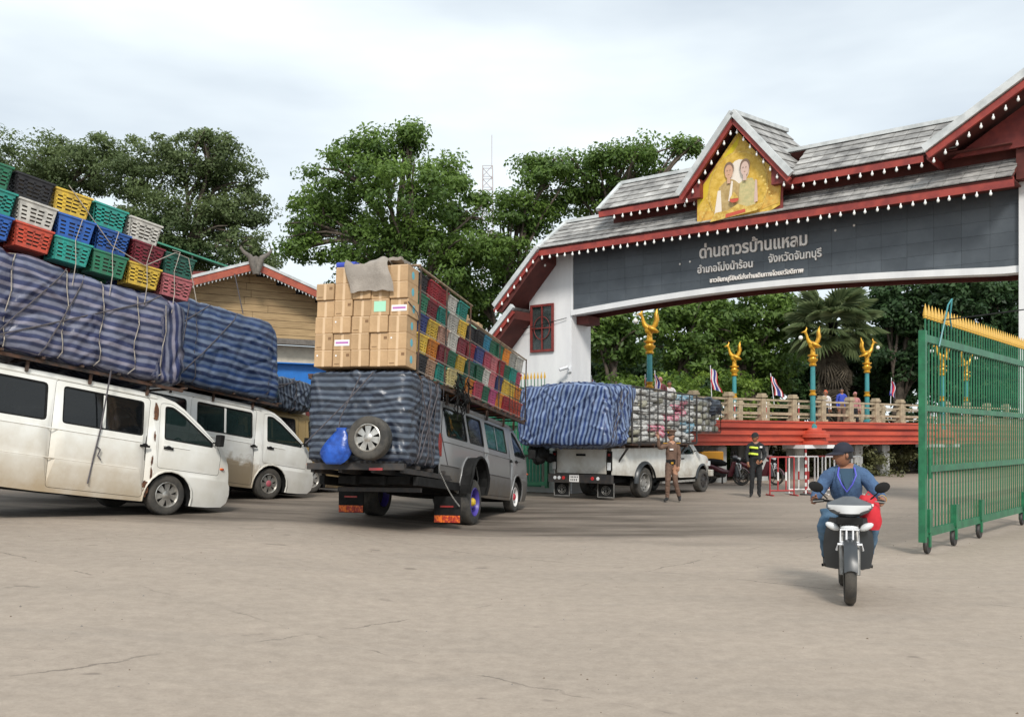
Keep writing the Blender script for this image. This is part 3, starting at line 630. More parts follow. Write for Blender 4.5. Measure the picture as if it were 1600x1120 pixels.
# ================================================================ bridge behind the gate
BD = Vector((.8, .6, 0)); BNV = Vector((-.6, .8, 0)); BA = math.degrees(math.atan2(.6, .8))
BM = T(7.3, 34.6, 0) @ RZ(BA)      # local x along the bridge, y away from the camera
def bridge():
    B = thing('footbridge', 'red sided bridge with beige concrete railings crossing behind the gate', 'bridge', BM)
    x0, x1, wd = -5.2, 34, 4.6
    MB().box((x0,.0,2.05),(x1,wd,2.28)).build('deck', M['pillar'], B)
    for k, y0 in enumerate((-.32, wd)):
        s = -1 if k == 0 else 1
        for z0, z1, o in ((1.36,1.50,.02),(1.50,1.62,.10),(1.62,1.74,.04),(1.74,1.90,.13),(1.90,2.0,.0),(2.0,2.20,.16),(2.20,2.27,.20)):
            a = y0-(o if k == 0 else -.0); b = y0+.32+(0 if k == 0 else o); MB().box((x0,a,z0),(x1,b,z1-.004)).build('moulding', M['fascia'], B)
    # railing: posts, three rails
    pm = MB(); pm.cbox((0,0,.42),(.26,.24,.84)); pm.cbox((0,0,.90),(.34,.30,.09)); pm.cbox((0,0,.98),(.26,.24,.07)); pm.cbox((0,0,.03),(.36,.34,.10)); post = pm.mesh('post', M['concrete_rail'])
    for y in (-.16, wd+.16):
        xs = [-5.0+1.86*i for i in range(21)] if y < 0 else [-4.1+1.86*i for i in range(20)]
        for a in xs: objm('post', post, B, T(a, y, 2.272))
        for i in range(len(xs)-1):
            for z, h, d in (((.78,.075,.13),(.60,.05,.10),(.27,.10,.12)) if y < 0 else ((.78,.075,.13),(.30,.07,.10))): MB().box((xs[i]+.131,y-d/2,2.272+z-h/2),(xs[i+1]-.131,y+d/2,2.272+z+h/2)).build('rail', M['concrete_rail'], B)
    # pillars and corbels
    for x in (-3.2, .6, 3.0, 5.2, 9.2, 11.2, 15.5, 19):
        MB().cbox((x,.4,.62),(.55,.5,1.44)).build('pillar', M['pillar'], B); MB().cbox((x+.4,3.6,.62),(.5,.5,1.44)).build('pillar', M['pillar'], B)
    for x in (-3.7, 5.2, 14.7):
        MB().box((x-.95,-.75,1.22),(x+.95,.3,1.355)).build('pillar_cap', M['gatewall'], B)
        m = MB(); 
        for z0, z1, a in ((1.36,1.50,.72),(1.50,1.64,.62),(1.64,1.80,.78),(1.80,1.92,.62),(1.92,2.0,.42)): m.lathe([(0,z0),(a*.82,z0),(a*.82,z1-.03),(a*.78,z1),(0,z1)], (x,-.42,0), 'Z', 16)
        m.build('corbel', M['fascia'], B, smooth=35)
bridge()
def bird_mesh():
    """golden swan-like bird, body upright, neck and crest to one side, tall tail plume"""
    m = MB(); k = [0,.0]
    m.ell((0,0,.34),(.16,.11,.15),12)
    m.tube([(-.06,0,.40),(-.16,0,.50),(-.20,0,.62),(-.22,0,.72),(-.27,0,.80)], [.10,.075,.055,.045,.05], 8)
    m.ell((-.28,0,.83),(.075,.05,.055),8); m.cyl((-.33,0,.83),(-.43,0,.80),.028,.004,6)
    m.tube([(-.26,0,.87),(-.22,0,.95),(-.24,0,1.02)], [.04,.03,.004], 6)
    for dy, h, w in ((0,1.04,.062),(.06,.92,.05),(-.06,.92,.05),(.0,.82,.05)):
        o = .03 if h < .85 else 0
        m.tube([(.08,dy*.5,.36),(.18,dy,.50),(.22+o,dy,.66),(.20+o,dy,.82),(.25+o,dy,h)], [.06,w*1.4,w*1.2,w,.004], 7)
    for s in (1,-1):
        m.tube([(-.05,s*.10,.42),(.06,s*.15,.36),(.18,s*.15,.30),(.28,s*.12,.26)], [.05,.075,.05,.008], 7)
        m.tube([(-.02,s*.05,.26),(.03,s*.06,.14),(0,s*.05,.02)], [.06,.045,.04], 7)
    m.cyl((0,0,.0),(0,0,.30),.10,.07,10)
    return m.mesh('bird', M['goldleaf'], 60)
BIRD = bird_mesh()
cap_me = MB().lathe([(.0,-.02),(.13,-.02),(.15,.03),(.11,.07),(.13,.13),(.19,.19),(.20,.25),(.14,.27),(.12,.33),(.20,.38),(.20,.42),(0,.43)], (0,0,0), 'Z', 16).mesh('capital', M['goldleaf'], 40)
ring_me = MB().lathe([(.09,0),(.13,.0),(.14,.05),(.10,.09),(.10,.16),(.13,.20),(.09,.22)], (0,0,0), 'Z', 14).mesh('collar', M['goldleaf'], 40)
globe_me = MB().ell((0,0,0),(.085,.085,.085),14).mesh('globe', M['globe'], 60)
def lamp(x, y, zb, zt, flip, label, sc=1, gl=True):
    L = thing('lamp_post', label, 'street lamp', BM @ T(x, y, zb), 'teal lamp posts with golden birds on the bridge')
    h = zt-zb
    MB().lathe([(.16,0),(.16,.10),(.11,.14),(.10,h*.45),(.09,h-.02)], (0,0,.0), 'Z', 14).build('pole', M['teal'], L, smooth=40)
    objm('collar', ring_me, L, T(0,0,.0)); objm('collar', ring_me, L, T(0,0,h*.52))
    objm('capital', cap_me, L, T(0,0,h-.02)); 
    D = T(0,0,h+.40) @ RZ(-BA+(0 if flip > 0 else 180))
    objm('bird', BIRD, L, D @ Matrix.Scale(1.07, 4))
    if gl: objm('globe', globe_me, L, D @ T(-.47,0,.66))
lamp(-3.7,-.42,2.0,4.46, 1, 'tall teal lamp post with golden bird, seen under the arch just right of the tower')
lamp(5.2,-.42,2.0,4.46, 1, 'tall teal lamp post with golden bird and white globe, standing on the round red corbel')
lamp(14.7,-.42,2.0,4.46, 1, 'teal lamp post with golden bird seen through the green barred gate, nearer side of bridge')
lamp(6.9,4.9,2.28,4.42, 1, 'darker teal lamp post on far side of bridge, its golden bird end-on against foliage', gl=False)
lamp(10.9,.9,2.28,4.50, -1, 'teal lamp post right of the palm tree, its golden bird facing right with globe')
lamp(19.3,.9,2.28,4.46, -1, 'rearmost teal lamp post seen through the right end of the green barred gate')
# flags
def flag(px, py, Y, h, w, lean, label, seed, cols=('flagred','flagwhite','flagblue','flagwhite','flagred')):
    top = ray_pt(px, py, Y); F = thing('flag', label, 'flag', T(*top), 'small flags along the bridge')
    MB().cyl((lean*.4,0,-h-.35),(0,0,.12),.014,n=6).build('pole', M['whitep'], F)
    m = MB(); rs = random.Random(seed); n = 10; k = 10; bands = [0,1,2,2,3,4]
    vs = []
    for i in range(n+1):
        for j in range(7):
            s = i/n; t = j/6
            vs.append((lean*s*.5+t*w*(.55+.35*s)+.03*math.sin(7*s+seed), .06*math.sin(t*6+s*4+seed), -h*s-.12*t*t))
    fs = [(i*7+j, i*7+j+1, (i+1)*7+j+1, (i+1)*7+j) for i in range(n) for j in range(6)]
    ms = [bands[j] for i in range(n) for j in range(6)]
    m.v = vs; m.f = fs; m.m = ms
    m.build('cloth', [M[c_] for c_ in cols], F, smooth=80, fixn=False)
flag(1110,576,34.4,.75,.38,.12,'drooping red white and blue flag on the railing just right of the cargo cage',1)
flag(1204,588,36.9,.72,.38,.35,'striped flag slanting to the right on the railing left of the corbel lamp post',3)
flag(1393,594,41.5,.66,.25,-.1,'furled blue and red flag on the railing near the green barred gate',5,('flagblue','flagblue','flagred','flagwhite','flagblue'))
flag(924,592,31.0,.5,.22,.1,'small furled flag beside the white tower',7)
flag(1008,590,32.2,.6,.2,.0,'small furled flag left of the nearest teal lamp post',9)
flag(1023,584,32.8,.55,.25,.1,'small flag just right of the nearest teal lamp post',11)
# striped posts on the bridge
for px, Y in ((1148,41.6),(1197,42.6),(1248,43.8)):
    p = ray_pt(px, 655, Y); S = thing('striped_post', 'thin red and white bridge post, '+{1148:'below the darker lamp post',1197:'right of the slanting flag',1248:'left of the corbel lamp post'}[px], 'post', T(p.x,p.y,2.27), 'striped posts on the bridge')
    for i in range(4): MB().cyl((0,0,i*.24),(0,0,i*.24+.238),.035,n=8).build('band', M['redwhite_w' if i % 2 else 'redwhite_r'], S)
# ================================================================ timber gabled building, left
HDIR = Vector((.834, .55, 0)); HA = math.degrees(math.atan2(.55, .834))
def hx(px, py):   # pixel on the facade plane -> (u, z)
    o = Vector((-9.68, 35, 0)); d = Vector(((px-800)/1500, 1, (685-py)/1500)); n = Vector((-HDIR.y, HDIR.x, 0)); t = (o-Vector((0,0,0))).dot(n)/d.dot(n)
    p = d*t; return (p-o).dot(HDIR), p.z+CH
def house():
    Hs = thing('timber_house', 'timber gabled building with red barge boards and carved horned finial', 'house', T(-9.68, 35, 0) @ RZ(HA))
    ap = hx(386, 415); re = hx(500, 466); le = (2*ap[0]-re[0]-1.5, 0)
    za = ap[1]; sl = (za-re[1])/(re[0]-ap[0]); W2 = 5.2
    zr = lambda u: za-sl*abs(u-ap[0])
    u0, u1 = ap[0]-W2, ap[0]+W2; ue0, ue1 = u0-.5, u1+.5
    # roof slopes with sheets
    for s in (-1, 1):
        m = MB(); e = ap[0]+s*(W2+.6); ze = zr(e)
        for i in range(12):
            a = i/12; b = (i+1)/12-.006
            pa = (ap[0]+(e-ap[0])*a, za+(ze-za)*a); pb = (ap[0]+(e-ap[0])*b, za+(ze-za)*b)
            m.add([(pa[0],-.9,pa[1]+.05),(pb[0],-.9,pb[1]+.085),(pb[0],7,pb[1]+.085),(pa[0],7,pa[1]+.05),(pa[0],-.9,pa[1]-.02),(pb[0],-.9,pb[1]-.02),(pb[0],7,pb[1]-.02),(pa[0],7,pa[1]-.02)],[(0,1,2,3),(7,6,5,4),(0,4,5,1),(1,5,6,2),(2,6,7,3),(3,7,4,0)])
        m.build('roof_slope', M['tile'], Hs)
        for o, h, mt, nm, dy in ((.02,.10,'mortar','barge_cap',-.96),(-.16,.26,'bargered','barge_board',-.93)):
            MB().prism([(ap[0]+s*.12,za+o+h/2-.04),(e,ze+o+h/2),(e,ze+o-h/2),(ap[0]+s*.12,za+o-h/2-.04)], lambda a,b,d: (a,d,b), dy, dy+.06).build(nm, M[mt], Hs)
        m = MB(); nn = 44
        for i in range(nn):
            t = (i+.5)/nn; u = ap[0]+(e-ap[0])*t; z = za+(ze-za)*t-.31; m.prism([(u-.05,z+.04),(u,z-.07),(u+.05,z+.04)], lambda a,b,d: (a,d,b), -.90, -.88)
        m.build('fretwork', M['mortar'], Hs)
    # horned finial
    m = MB()
    for s in (-1,1): m.tube([(ap[0]+s*.02,-1.0,za-.45),(ap[0]+s*.12,-1.0,za-.1),(ap[0]+s*.22,-1.0,za+.15),(ap[0]+s*.42,-1.0,za+.27),(ap[0]+s*.55,-1.0,za+.42),(ap[0]+s*.53,-1.0,za+.58)], [.10,.13,.10,.07,.05,.02], 8)
    m.ell((ap[0],-1.0,za-.05),(.2,.08,.25),10); m.build('finial', M['greywood'], Hs, smooth=50)
    # plank gable wall, boards one above the other
    z = 5.2; k = 0
    while z < za-.15:
        h = .26; half = min(W2, (za-.12-z-h*.5)/sl)
        if half < .2: break
        cut = rnd.uniform(-.3,.3)*half
        for a, b in ((ap[0]-half, ap[0]+cut-.006), (ap[0]+cut+.006, ap[0]+half)):
            MB().box((a,-.03-.008*rnd.random(),z),(b,.03,z+h-.014)).build('plank', M['plank'], Hs)
        z += h; k += 1
    MB().prism([(u0,5.2),(u1,5.2),(u1,zr(u1)-.05),(ap[0],za-.05),(u0,zr(u0)-.05)], lambda a,b,d: (a,d,b), .035, .10).build('wall', M['jointdark'], Hs)
    MB().box((u0,-.75,5.05),(u1+.3,-.65,5.25)).box((u0,-.7,5.10),(u1+.3,.1,5.14)).build('eave_board', M['greywood'], Hs)
    MB().box((u0,-.2,4.35),(u1,.0,5.05)).build('cream_band', M['creamwall'], Hs)
    m = MB()
    for i in range(60): u = u0+i*(u1-u0)/60; m.prism([(u,4.36),(u+.08,4.26),(u+.16,4.36)], lambda a,b,d: (a,d,b), -.24, -.21)
    m.build('fretwork', M['mortar'], Hs)
    MB().box((u0,-.1,-.2),(u1,.1,4.34)).build('lower_wall', M['redwall'], Hs)
    for u in (u1-3.2, u1-1.2, u1-5.2): MB().cyl((u,-.25,-.2),(u,-.25,4.3),.13,n=12).build('column', M['creamwall'], Hs)
    MB().box((u0,.1,-.2),(u0+.1,7,5.0)).build('side_wall', M['creamwall'], Hs); MB().box((u1-.1,.1,-.2),(u1,7,5.0)).build('side_wall', M['creamwall'], Hs)
    MB().cyl((ap[0]-.75,-.95,za-.5),(ap[0]-.45,-.95,za-1.9),.02,n=6).build('hanging_wire', M['rope'], Hs)
house()
p = ray_pt(468, 600, 34); tag(MB().box((-1.2,0,0),(1.5,.05,.78)).box((-1.2,-.25,.74),(1.5,.0,.78)).build('shop_awning', M['bluesheet']), 'bright blue sheet awning below the dark red wall of the timber building', 'awning').matrix_world = T(p.x, p.y, p.z-.05) @ RZ(HA)
# green sheet roof behind
def shed():
    a = ray_pt(240,376,44); b = ray_pt(362,417,46)
    S = thing('green_roofed_shed', 'open shed with a sloping green sheet roof behind the coloured crates', 'shed', T(a.x, a.y, 0))
    d = b-a; za, zb = a.z, b.z
    MB().add([(-4,0,za+1.4),(d.x,d.y,zb),(d.x+.5,d.y+4,zb),(-3.5,4,za+1.4),(-4,0,za+1.32),(d.x,d.y,zb-.08),(d.x+.5,d.y+4,zb-.08),(-3.5,4,za+1.32)],[(0,1,2,3),(7,6,5,4),(0,4,5,1),(1,5,6,2),(2,6,7,3),(3,7,4,0)]).build('roof_sheet', M['greensheet'], S)
    for t in (0,.25,.5,.75,.98): x = -4+(d.x+4)*t; y = d.y*t; z = za+1.4+(zb-za-1.4)*t; MB().cyl((x,y+.1,-.2),(x,y+.1,z-.05),.05,n=8).build('post', M['dark'], S)
    MB().box((-4,1.5,4.5),(d.x-.6,1.6,zb-.3)).build('back_wall', M['redwall'], S)
shed()
# lattice mast
def mast():
    p = ray_pt(762, 685, 150); S = thing('radio_mast', 'thin lattice radio mast rising pale beyond the trees', 'mast', T(p.x, p.y, 0)); H_ = 44
    m = MB(); w = 1.1
    cs = [(-w,-w),(w,-w),(w,w),(-w,w)]
    for c_ in cs: m.cyl((c_[0],c_[1],0),(c_[0]*.7,c_[1]*.7,H_),.10,.08,5)
    m.build('leg', M['towerm'], S); m = MB(); k = 26
    for i in range(k):
        z0, z1 = H_*i/k, H_*(i+1)/k; a = 1-.3*i/k; b = 1-.3*(i+1)/k
        for j in range(4):
            c0, c1 = cs[j], cs[(j+1)%4]; m.cyl((c0[0]*a,c0[1]*a,z0),(c1[0]*b,c1[1]*b,z1),.05,n=4); m.cyl((c0[0]*b,c0[1]*b,z1),(c1[0]*b,c1[1]*b,z1),.05,n=4)
    m.build('lattice', M['towerm'], S); MB().cyl((w*.6,0,H_),(w*.6,0,H_+5),.06,n=5).build('antenna', M['towerm'], S)
    MB().cyl((-1.3,-.8,H_-6),(-1.3,-.8,H_-3.5),.22,n=8).build('panel_antenna', M['gatewall'], S)
mast()
# ================================================================ vegetation
def leaf_mat(name, dark, light, trans=.45):
    m = bpy.data.materials.new(name); m.use_nodes = True; t = m.node_tree; L = t.links.new; b = t.nodes['Principled BSDF']; out = t.nodes['Material Output']
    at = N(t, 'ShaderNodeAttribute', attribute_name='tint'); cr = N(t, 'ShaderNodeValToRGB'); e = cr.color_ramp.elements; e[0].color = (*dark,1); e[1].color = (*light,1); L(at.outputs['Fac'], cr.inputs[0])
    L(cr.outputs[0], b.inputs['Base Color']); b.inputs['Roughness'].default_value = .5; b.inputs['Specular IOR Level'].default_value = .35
    tr = N(t, 'ShaderNodeBsdfTranslucent'); L(cr.outputs[0], tr.inputs[0]); mx = N(t, 'ShaderNodeMixShader'); mx.inputs[0].default_value = trans
    L(b.outputs[0], mx.inputs[1]); L(tr.outputs[0], mx.inputs[2]); L(mx.outputs[0], out.inputs[0]); return m
LM = dict(olive=leaf_mat('leaf_olive', (.042,.068,.028), (.20,.26,.10)), green=leaf_mat('leaf_green', (.028,.070,.02), (.20,.31,.06)), deep=leaf_mat('leaf_deep', (.016,.042,.02), (.08,.15,.05)),
          lime=leaf_mat('leaf_lime', (.05,.11,.02), (.26,.37,.06)), palm=leaf_mat('palm_green', (.08,.12,.05), (.36,.42,.20)), weed=leaf_mat('weed', (.06,.07,.03), (.22,.22,.10)))
def leaves(name, cents, rads, per, size, lm, parent=None, seed=0, tint=None, flat=.55, hang=0.25):
    """leaf clumps: cents (n,3), rads (n,), per leaves in each; one small bent quad a leaf"""
    rg = np.random.default_rng(seed); n = len(cents); C_ = np.repeat(cents, per, 0); r = np.repeat(rads, per)[:,None]
    d = rg.normal(size=(len(C_),3)); d /= np.linalg.norm(d, axis=1)[:,None]; rr = rg.random((len(C_),1))**.45
    off = d*rr*r; off[:,2] *= flat; P = C_+off
    nrm = d*np.array([1,1,.6])+np.array([0,0,.8])+rg.normal(size=d.shape)*.55; nrm /= np.linalg.norm(nrm, axis=1)[:,None]
    a = np.cross(nrm, rg.normal(size=d.shape)); a /= np.linalg.norm(a, axis=1)[:,None]; a[:,2] -= hang; b = np.cross(nrm, a); b /= np.linalg.norm(b, axis=1)[:,None]
    s = size*(.6+.8*rg.random((len(C_),1))); v = np.stack([P-a*s*.5, P+b*s*.27, P+a*s*.5, P-b*s*.27], 1).reshape(-1,3)
    m = len(P); me = bpy.data.meshes.new(name); me.vertices.add(m*4); me.vertices.foreach_set('co', v.ravel()); me.loops.add(m*4); me.loops.foreach_set('vertex_index', np.arange(m*4)); me.polygons.add(m); me.polygons.foreach_set('loop_start', np.arange(m)*4); 
    me.update(calc_edges=True); me.validate()
    ct = rg.random(n)*.55 if tint is None else np.array(tint)
    tv = np.clip(np.repeat(ct, per)+rg.random(m)*.35, 0, 1); at = me.attributes.new('tint', 'FLOAT', 'FACE'); at.data.foreach_set('value', tv.astype(np.float32))
    me.materials.append(LM[lm]); o = objm(name, me, parent); return o
def limb(m, p, q, r0, r1, seed, n=6):
    rs = random.Random(seed); p, q = Vector(p), Vector(q); L_ = (q-p).length; pts = []; rr = []
    for i in range(n+1):
        t = i/n; o = Vector((rs.uniform(-1,1), rs.uniform(-1,1), rs.uniform(-.5,.5)))*L_*.022*(1 if 0 < i < n else 0)
        pts.append(p.lerp(q, t)+o+Vector((0,0,L_*.10*math.sin(math.pi*t)))); rr.append(r0+(r1-r0)*t)
    m.tube(pts, rr, 7); return pts
def tree(name, label, cat, px, Y, lobes, lm='green', dens=1.0, size=.30, seed=1, trunk_r=.35, bark='bark', group='big trees behind the queue', base_z=0, per=135, clump=.74, lean=0):
    """lobes: (px, py, rx_px, ry_px, depth offset) -> ellipsoids at the tree's distance"""
    rs = random.Random(seed); rg = np.random.default_rng(seed); x0 = (px-800)/1500*Y
    Tt = thing(name, label, cat, T(x0, Y, base_z), group); cen = []; rad = []; tn = []; lb = []
    for (lx, ly, rx, ry, dd) in lobes:
        c = ray_pt(lx, ly, Y+dd); k = (Y+dd)/1500; a, b = rx*k, ry*k; lb.append((c, a, b)); dp = (a+b)*.5
        n = max(12, int(dens*2.6*(a*b*1.15+a*dp+b*dp)*.95/(clump*clump)))
        for i in range(n):
            d = rg.normal(size=3); d /= np.linalg.norm(d); q = rg.random()**.38*(.86+.25*rg.random()); p = np.array([c.x-x0+d[0]*a*q, c.y-Y+d[1]*dp*q, c.z-base_z+d[2]*b*q])
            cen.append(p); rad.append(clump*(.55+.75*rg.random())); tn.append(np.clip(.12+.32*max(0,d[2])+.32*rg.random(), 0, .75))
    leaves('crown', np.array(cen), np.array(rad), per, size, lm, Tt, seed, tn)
    m = MB(); zmin = min(c.z-b for c, a, b in lb); zc = sum(c.z for c, a, b in lb)/len(lb); fork = Vector((lean, 0, max(1.5, (zmin-base_z)*.75)))
    trunk_r *= .62; limb(m, (0,0,-.3), fork, trunk_r*1.25, trunk_r, seed); m.lathe([(trunk_r*1.9,-.3),(trunk_r*1.45,.1),(trunk_r*1.2,.7)], (0,0,0), 'Z', 9)
    tt = Vector((sum(c.x for c,a,b in lb)/len(lb)-x0, 0, zc-base_z)); pts = limb(m, fork, tt, trunk_r, trunk_r*.55, seed+1)
    for i, (c, a, b) in enumerate(lb):
        s = pts[rs.randrange(1, 5)] if i % 3 else fork; e = Vector((c.x-x0, c.y-Y, c.z-base_z)); pp = limb(m, s, e, trunk_r*.42, .07, seed+10+i)
        for j in range(5): limb(m, pp[rs.randrange(2, 6)], e+Vector((rs.uniform(-1,1)*a*.8, rs.uniform(-1,1)*a*.6, rs.uniform(-.6,.8)*b)), .09, .025, seed*7+i*9+j, 4)
    m.build('trunk', M[bark], Tt, smooth=60)
    return Tt
# left: two olive trees
tree('rain_tree', 'olive green tree at the far left edge behind the crate stack', 'tree', 60, 50, [(95,280,75,70,0),(20,330,90,90,1),(150,250,55,45,-1),(120,380,70,60,1),(-40,260,90,80,0)], 'olive', 1.1, .17, 11, .4)
tree('rain_tree', 'broad olive green tree behind the carved horned finial', 'tree', 262, 48, [(215,265,62,50,0),(300,245,62,44,0),(350,280,58,48,1),(235,340,65,55,-1),(320,350,72,55,0),(385,335,40,42,1),(275,405,75,40,1),(390,395,45,35,-1),(345,222,36,20,0),(410,410,28,22,0)], 'olive', 1.15, .165, 12, .42)
# middle: the big bright green tree
tree('spreading_tree', 'largest bright green tree rising behind the stacked cardboard cartons', 'tree', 645, 44, [(590,235,62,36,0),(545,270,60,40,-1),(520,330,70,42,1),(640,300,80,55,-2),(480,345,42,38,0),(700,275,42,28,0),(610,380,90,52,0),(730,330,52,40,1),(690,400,80,50,-1),(560,425,60,42,1),(650,460,80,42,1),(470,390,36,26,0),(745,390,45,42,0),(640,215,24,16,0)], 'green', .90, .19, 21, .5)
tree('spreading_tree', 'leafy tree filling the gap between the big tree and the tower roof', 'tree', 790, 46, [(800,330,45,38,0),(840,345,48,30,1),(790,400,48,42,0),(750,455,60,42,0),(820,430,46,50,1),(850,280,45,24,0),(740,500,40,30,1)], 'green', .88, .19, 22, .35)
tree('spreading_tree', 'flat topped tree spreading above the lower roof left of the portrait', 'tree', 960, 47, [(900,255,70,22,0),(960,245,60,22,-1),(1010,240,55,20,0),(940,285,80,26,0),(880,320,70,28,1),(1040,280,60,24,1),(1075,228,32,11,0),(1000,310,80,30,1),(840,258,36,12,0)], 'green', .80, .18, 23, .4)
# trees seen under the arch
GU = 'trees beyond the bridge'
tree('shade_tree', 'tree with dark double trunk seen under the arch beside the tower column', 'tree', 962, 44, [(950,500,50,34,0),(1000,520,50,40,1),(945,560,42,40,1),(930,520,30,40,0)], 'green', .62, .24, 31, .34, group=GU)
tree('shade_tree', 'mid green tree under the arch between first and second lamp posts', 'tree', 1060, 46, [(1060,480,52,34,0),(1100,500,52,42,1),(1060,540,48,40,0),(1110,560,45,40,1)], 'green', .75, .24, 32, .3, group=GU)
tree('shade_tree', 'dense leafy tree behind the end-on golden bird', 'tree', 1170, 48, [(1150,480,50,40,0),(1200,500,48,42,0),(1150,550,52,50,0),(1205,570,46,46,1),(1180,610,50,30,1),(1215,470,26,26,0)], 'green', .85, .24, 33, .3, group=GU)
tree('shade_tree', 'dark green tree right of the palm under the arch', 'tree', 1400, 52, [(1390,470,50,44,0),(1440,490,52,50,0),(1390,550,50,50,1),(1450,570,50,50,0)], 'deep', .95, .28, 34, .4, group=GU)
tree('shade_tree', 'darkest tree behind the spiked gate at the right edge', 'tree', 1520, 50, [(1500,460,55,50,0),(1560,480,60,60,1),(1500,550,55,50,0),(1570,570,60,60,0),(1520,610,70,30,0)], 'deep', .95, .28, 35, .4, group=GU)
tree('shade_tree', 'tall dark tree standing behind the palm', 'tree', 1300, 56, [(1270,575,50,45,0),(1330,570,60,55,1),(1370,600,60,40,0),(1250,620,60,30,0)], 'deep', .9, .28, 36, .35, group=GU)
tree('shade_tree', 'far dark tree behind the double trunk', 'tree', 1010, 58, [(980,580,60,40,0),(1050,590,70,40,0),(1120,600,70,36,0),(920,590,40,36,0)], 'deep', .9, .28, 37, .3, group=GU)
def palm():
    Y = 45; P = ray_pt(1300, 685, Y); S = thing('fan_palm', 'shaggy fan palm with drooping dry skirt behind the bridge', 'palm tree', T(P.x, P.y, 0)); H_ = 7.0
    MB().tube([(0,0,-.3),(.05,0,2.5),(-.05,0,5),(0,0,H_)], [.4,.33,.3,.28], 10).build('trunk', M['barkpale'], S, smooth=60)
    def frond(dry):
        m = MB(); L_ = 1.25; m.tube([(0,0,0),(L_*.6,0,.12),(L_,0,.05)], [.035,.025,.02], 5); n = 26
        for i in range(n):
            a = R(-125+250*i/(n-1)); l = 1.05*(.75+.3*math.cos(a)); c, s_ = math.cos(a), math.sin(a); w = .055
            p1 = Vector((L_+c*l*.55, s_*l*.55, .10-(.05 if not dry else .25))); p2 = Vector((L_+c*l, s_*l, -.22-(.3 if dry else 0)))
            q = Vector((-s_, c, 0))*w; b = Vector((L_,0,.05))
            m.add([b, p1+q, p2, p1-q+Vector((0,0,.03))], [(0,1,2),(0,2,3)])
        return m
    fg = frond(False).mesh('frond', LM['palm']); fd = frond(True).mesh('dry_frond', M['palmdry'])
    at = fg.attributes.new('tint', 'FLOAT', 'FACE'); at.data.foreach_set('value', [random.Random(i).random()*.8 for i in range(len(fg.polygons))])
    rs = random.Random(5)
    for i in range(46): objm('frond', fg, S, T(0,0,H_-.2+rs.uniform(-.25,.3)) @ RZ(i*137.5) @ RY(-62+i*2.35) @ RX(rs.uniform(-20,20)) @ Matrix.Scale(rs.uniform(.9,1.15), 4))
    for i in range(60): objm('dry_frond', fd, S, T(0,0,H_-.4-rs.random()*3.4) @ RZ(i*137.5) @ RY(rs.uniform(52,84)) @ RX(rs.uniform(-25,25)) @ Matrix.Scale(rs.uniform(.8,1.05), 4))
palm()
def hedge(name, label, boxes, lm, seed, per=60, size=.2, cat='hedge'):
    rg = np.random.default_rng(seed); cen = []
    for (x0,x1,y0,y1,z0,z1,n) in boxes:
        p = rg.random((n,3)); cen.append(np.stack([x0+(x1-x0)*p[:,0], y0+(y1-y0)*p[:,1], z0+(z1-z0)*p[:,2]],1))
    cen = np.concatenate(cen); o = leaves(name, cen, np.full(len(cen), .5), per, size, lm, None, seed); tag(o, label, cat, kind='stuff'); return o
hedge('undergrowth', 'bright yellow green undergrowth below the bridge behind the pickup', [(6,13,42,45,.0,2.0,150),(4,8,40,43,.5,4.2,160),(7,12,44,47,2.0,4.6,120)], 'lime', 41, cat='undergrowth')
hedge('undergrowth', 'dark mass of foliage closing the view behind the trees', [(-2,10,62,66,0,9,420),(10,40,60,66,0,8.5,800),(-34,-4,58,62,0,5.5,420)], 'deep', 42, per=60, size=.4, cat='undergrowth')
hedge('weeds', 'pale weeds growing on the bank under the bridge', [(11,16,40,44,.0,1.1,110),(16,24,43,48,.2,1.4,120),(9,11.5,38.5,40,0,.4,20)], 'weed', 43, size=.16, cat='weeds')
# earth bank beyond the bridge
def bank():
    mb = MB(); n = 40; k = 9; vs = []
    for i in range(n+1):
        for j in range(k+1):
            a = -6+48*i/n; b = 3.4+6.5*j/k; z = ss(j/k)*2.25*(ss((a-2)/7)*.9+.1)+.12*noise.noise(Vector((a*.9,b*.9,0)))-(.06 if j == 0 else 0)
            p = BM @ Vector((a, b, z)); vs.append((p.x,p.y,p.z))
    for i in range(n+1): p = BM @ Vector((-6+48*i/n, 60, 2.3*(ss((-6+48*i/n-2)/7)*.9+.1))); vs.append((p.x,p.y,p.z))
    fs = [(i*(k+1)+j, (i+1)*(k+1)+j, (i+1)*(k+1)+j+1, i*(k+1)+j+1) for i in range(n) for j in range(k)]
    o = (n+1)*(k+1); fs += [(i*(k+1)+k, (i+1)*(k+1)+k, o+i+1, o+i) for i in range(n)]
    mb.add(vs, fs); q = mb.build('earth_bank', mat('bank_earth', (.16,.12,.085), .95, col2=(.085,.075,.05), vscale=1.6, bump=.6, bscale=6), smooth=70); q['kind'] = 'structure'
bank()
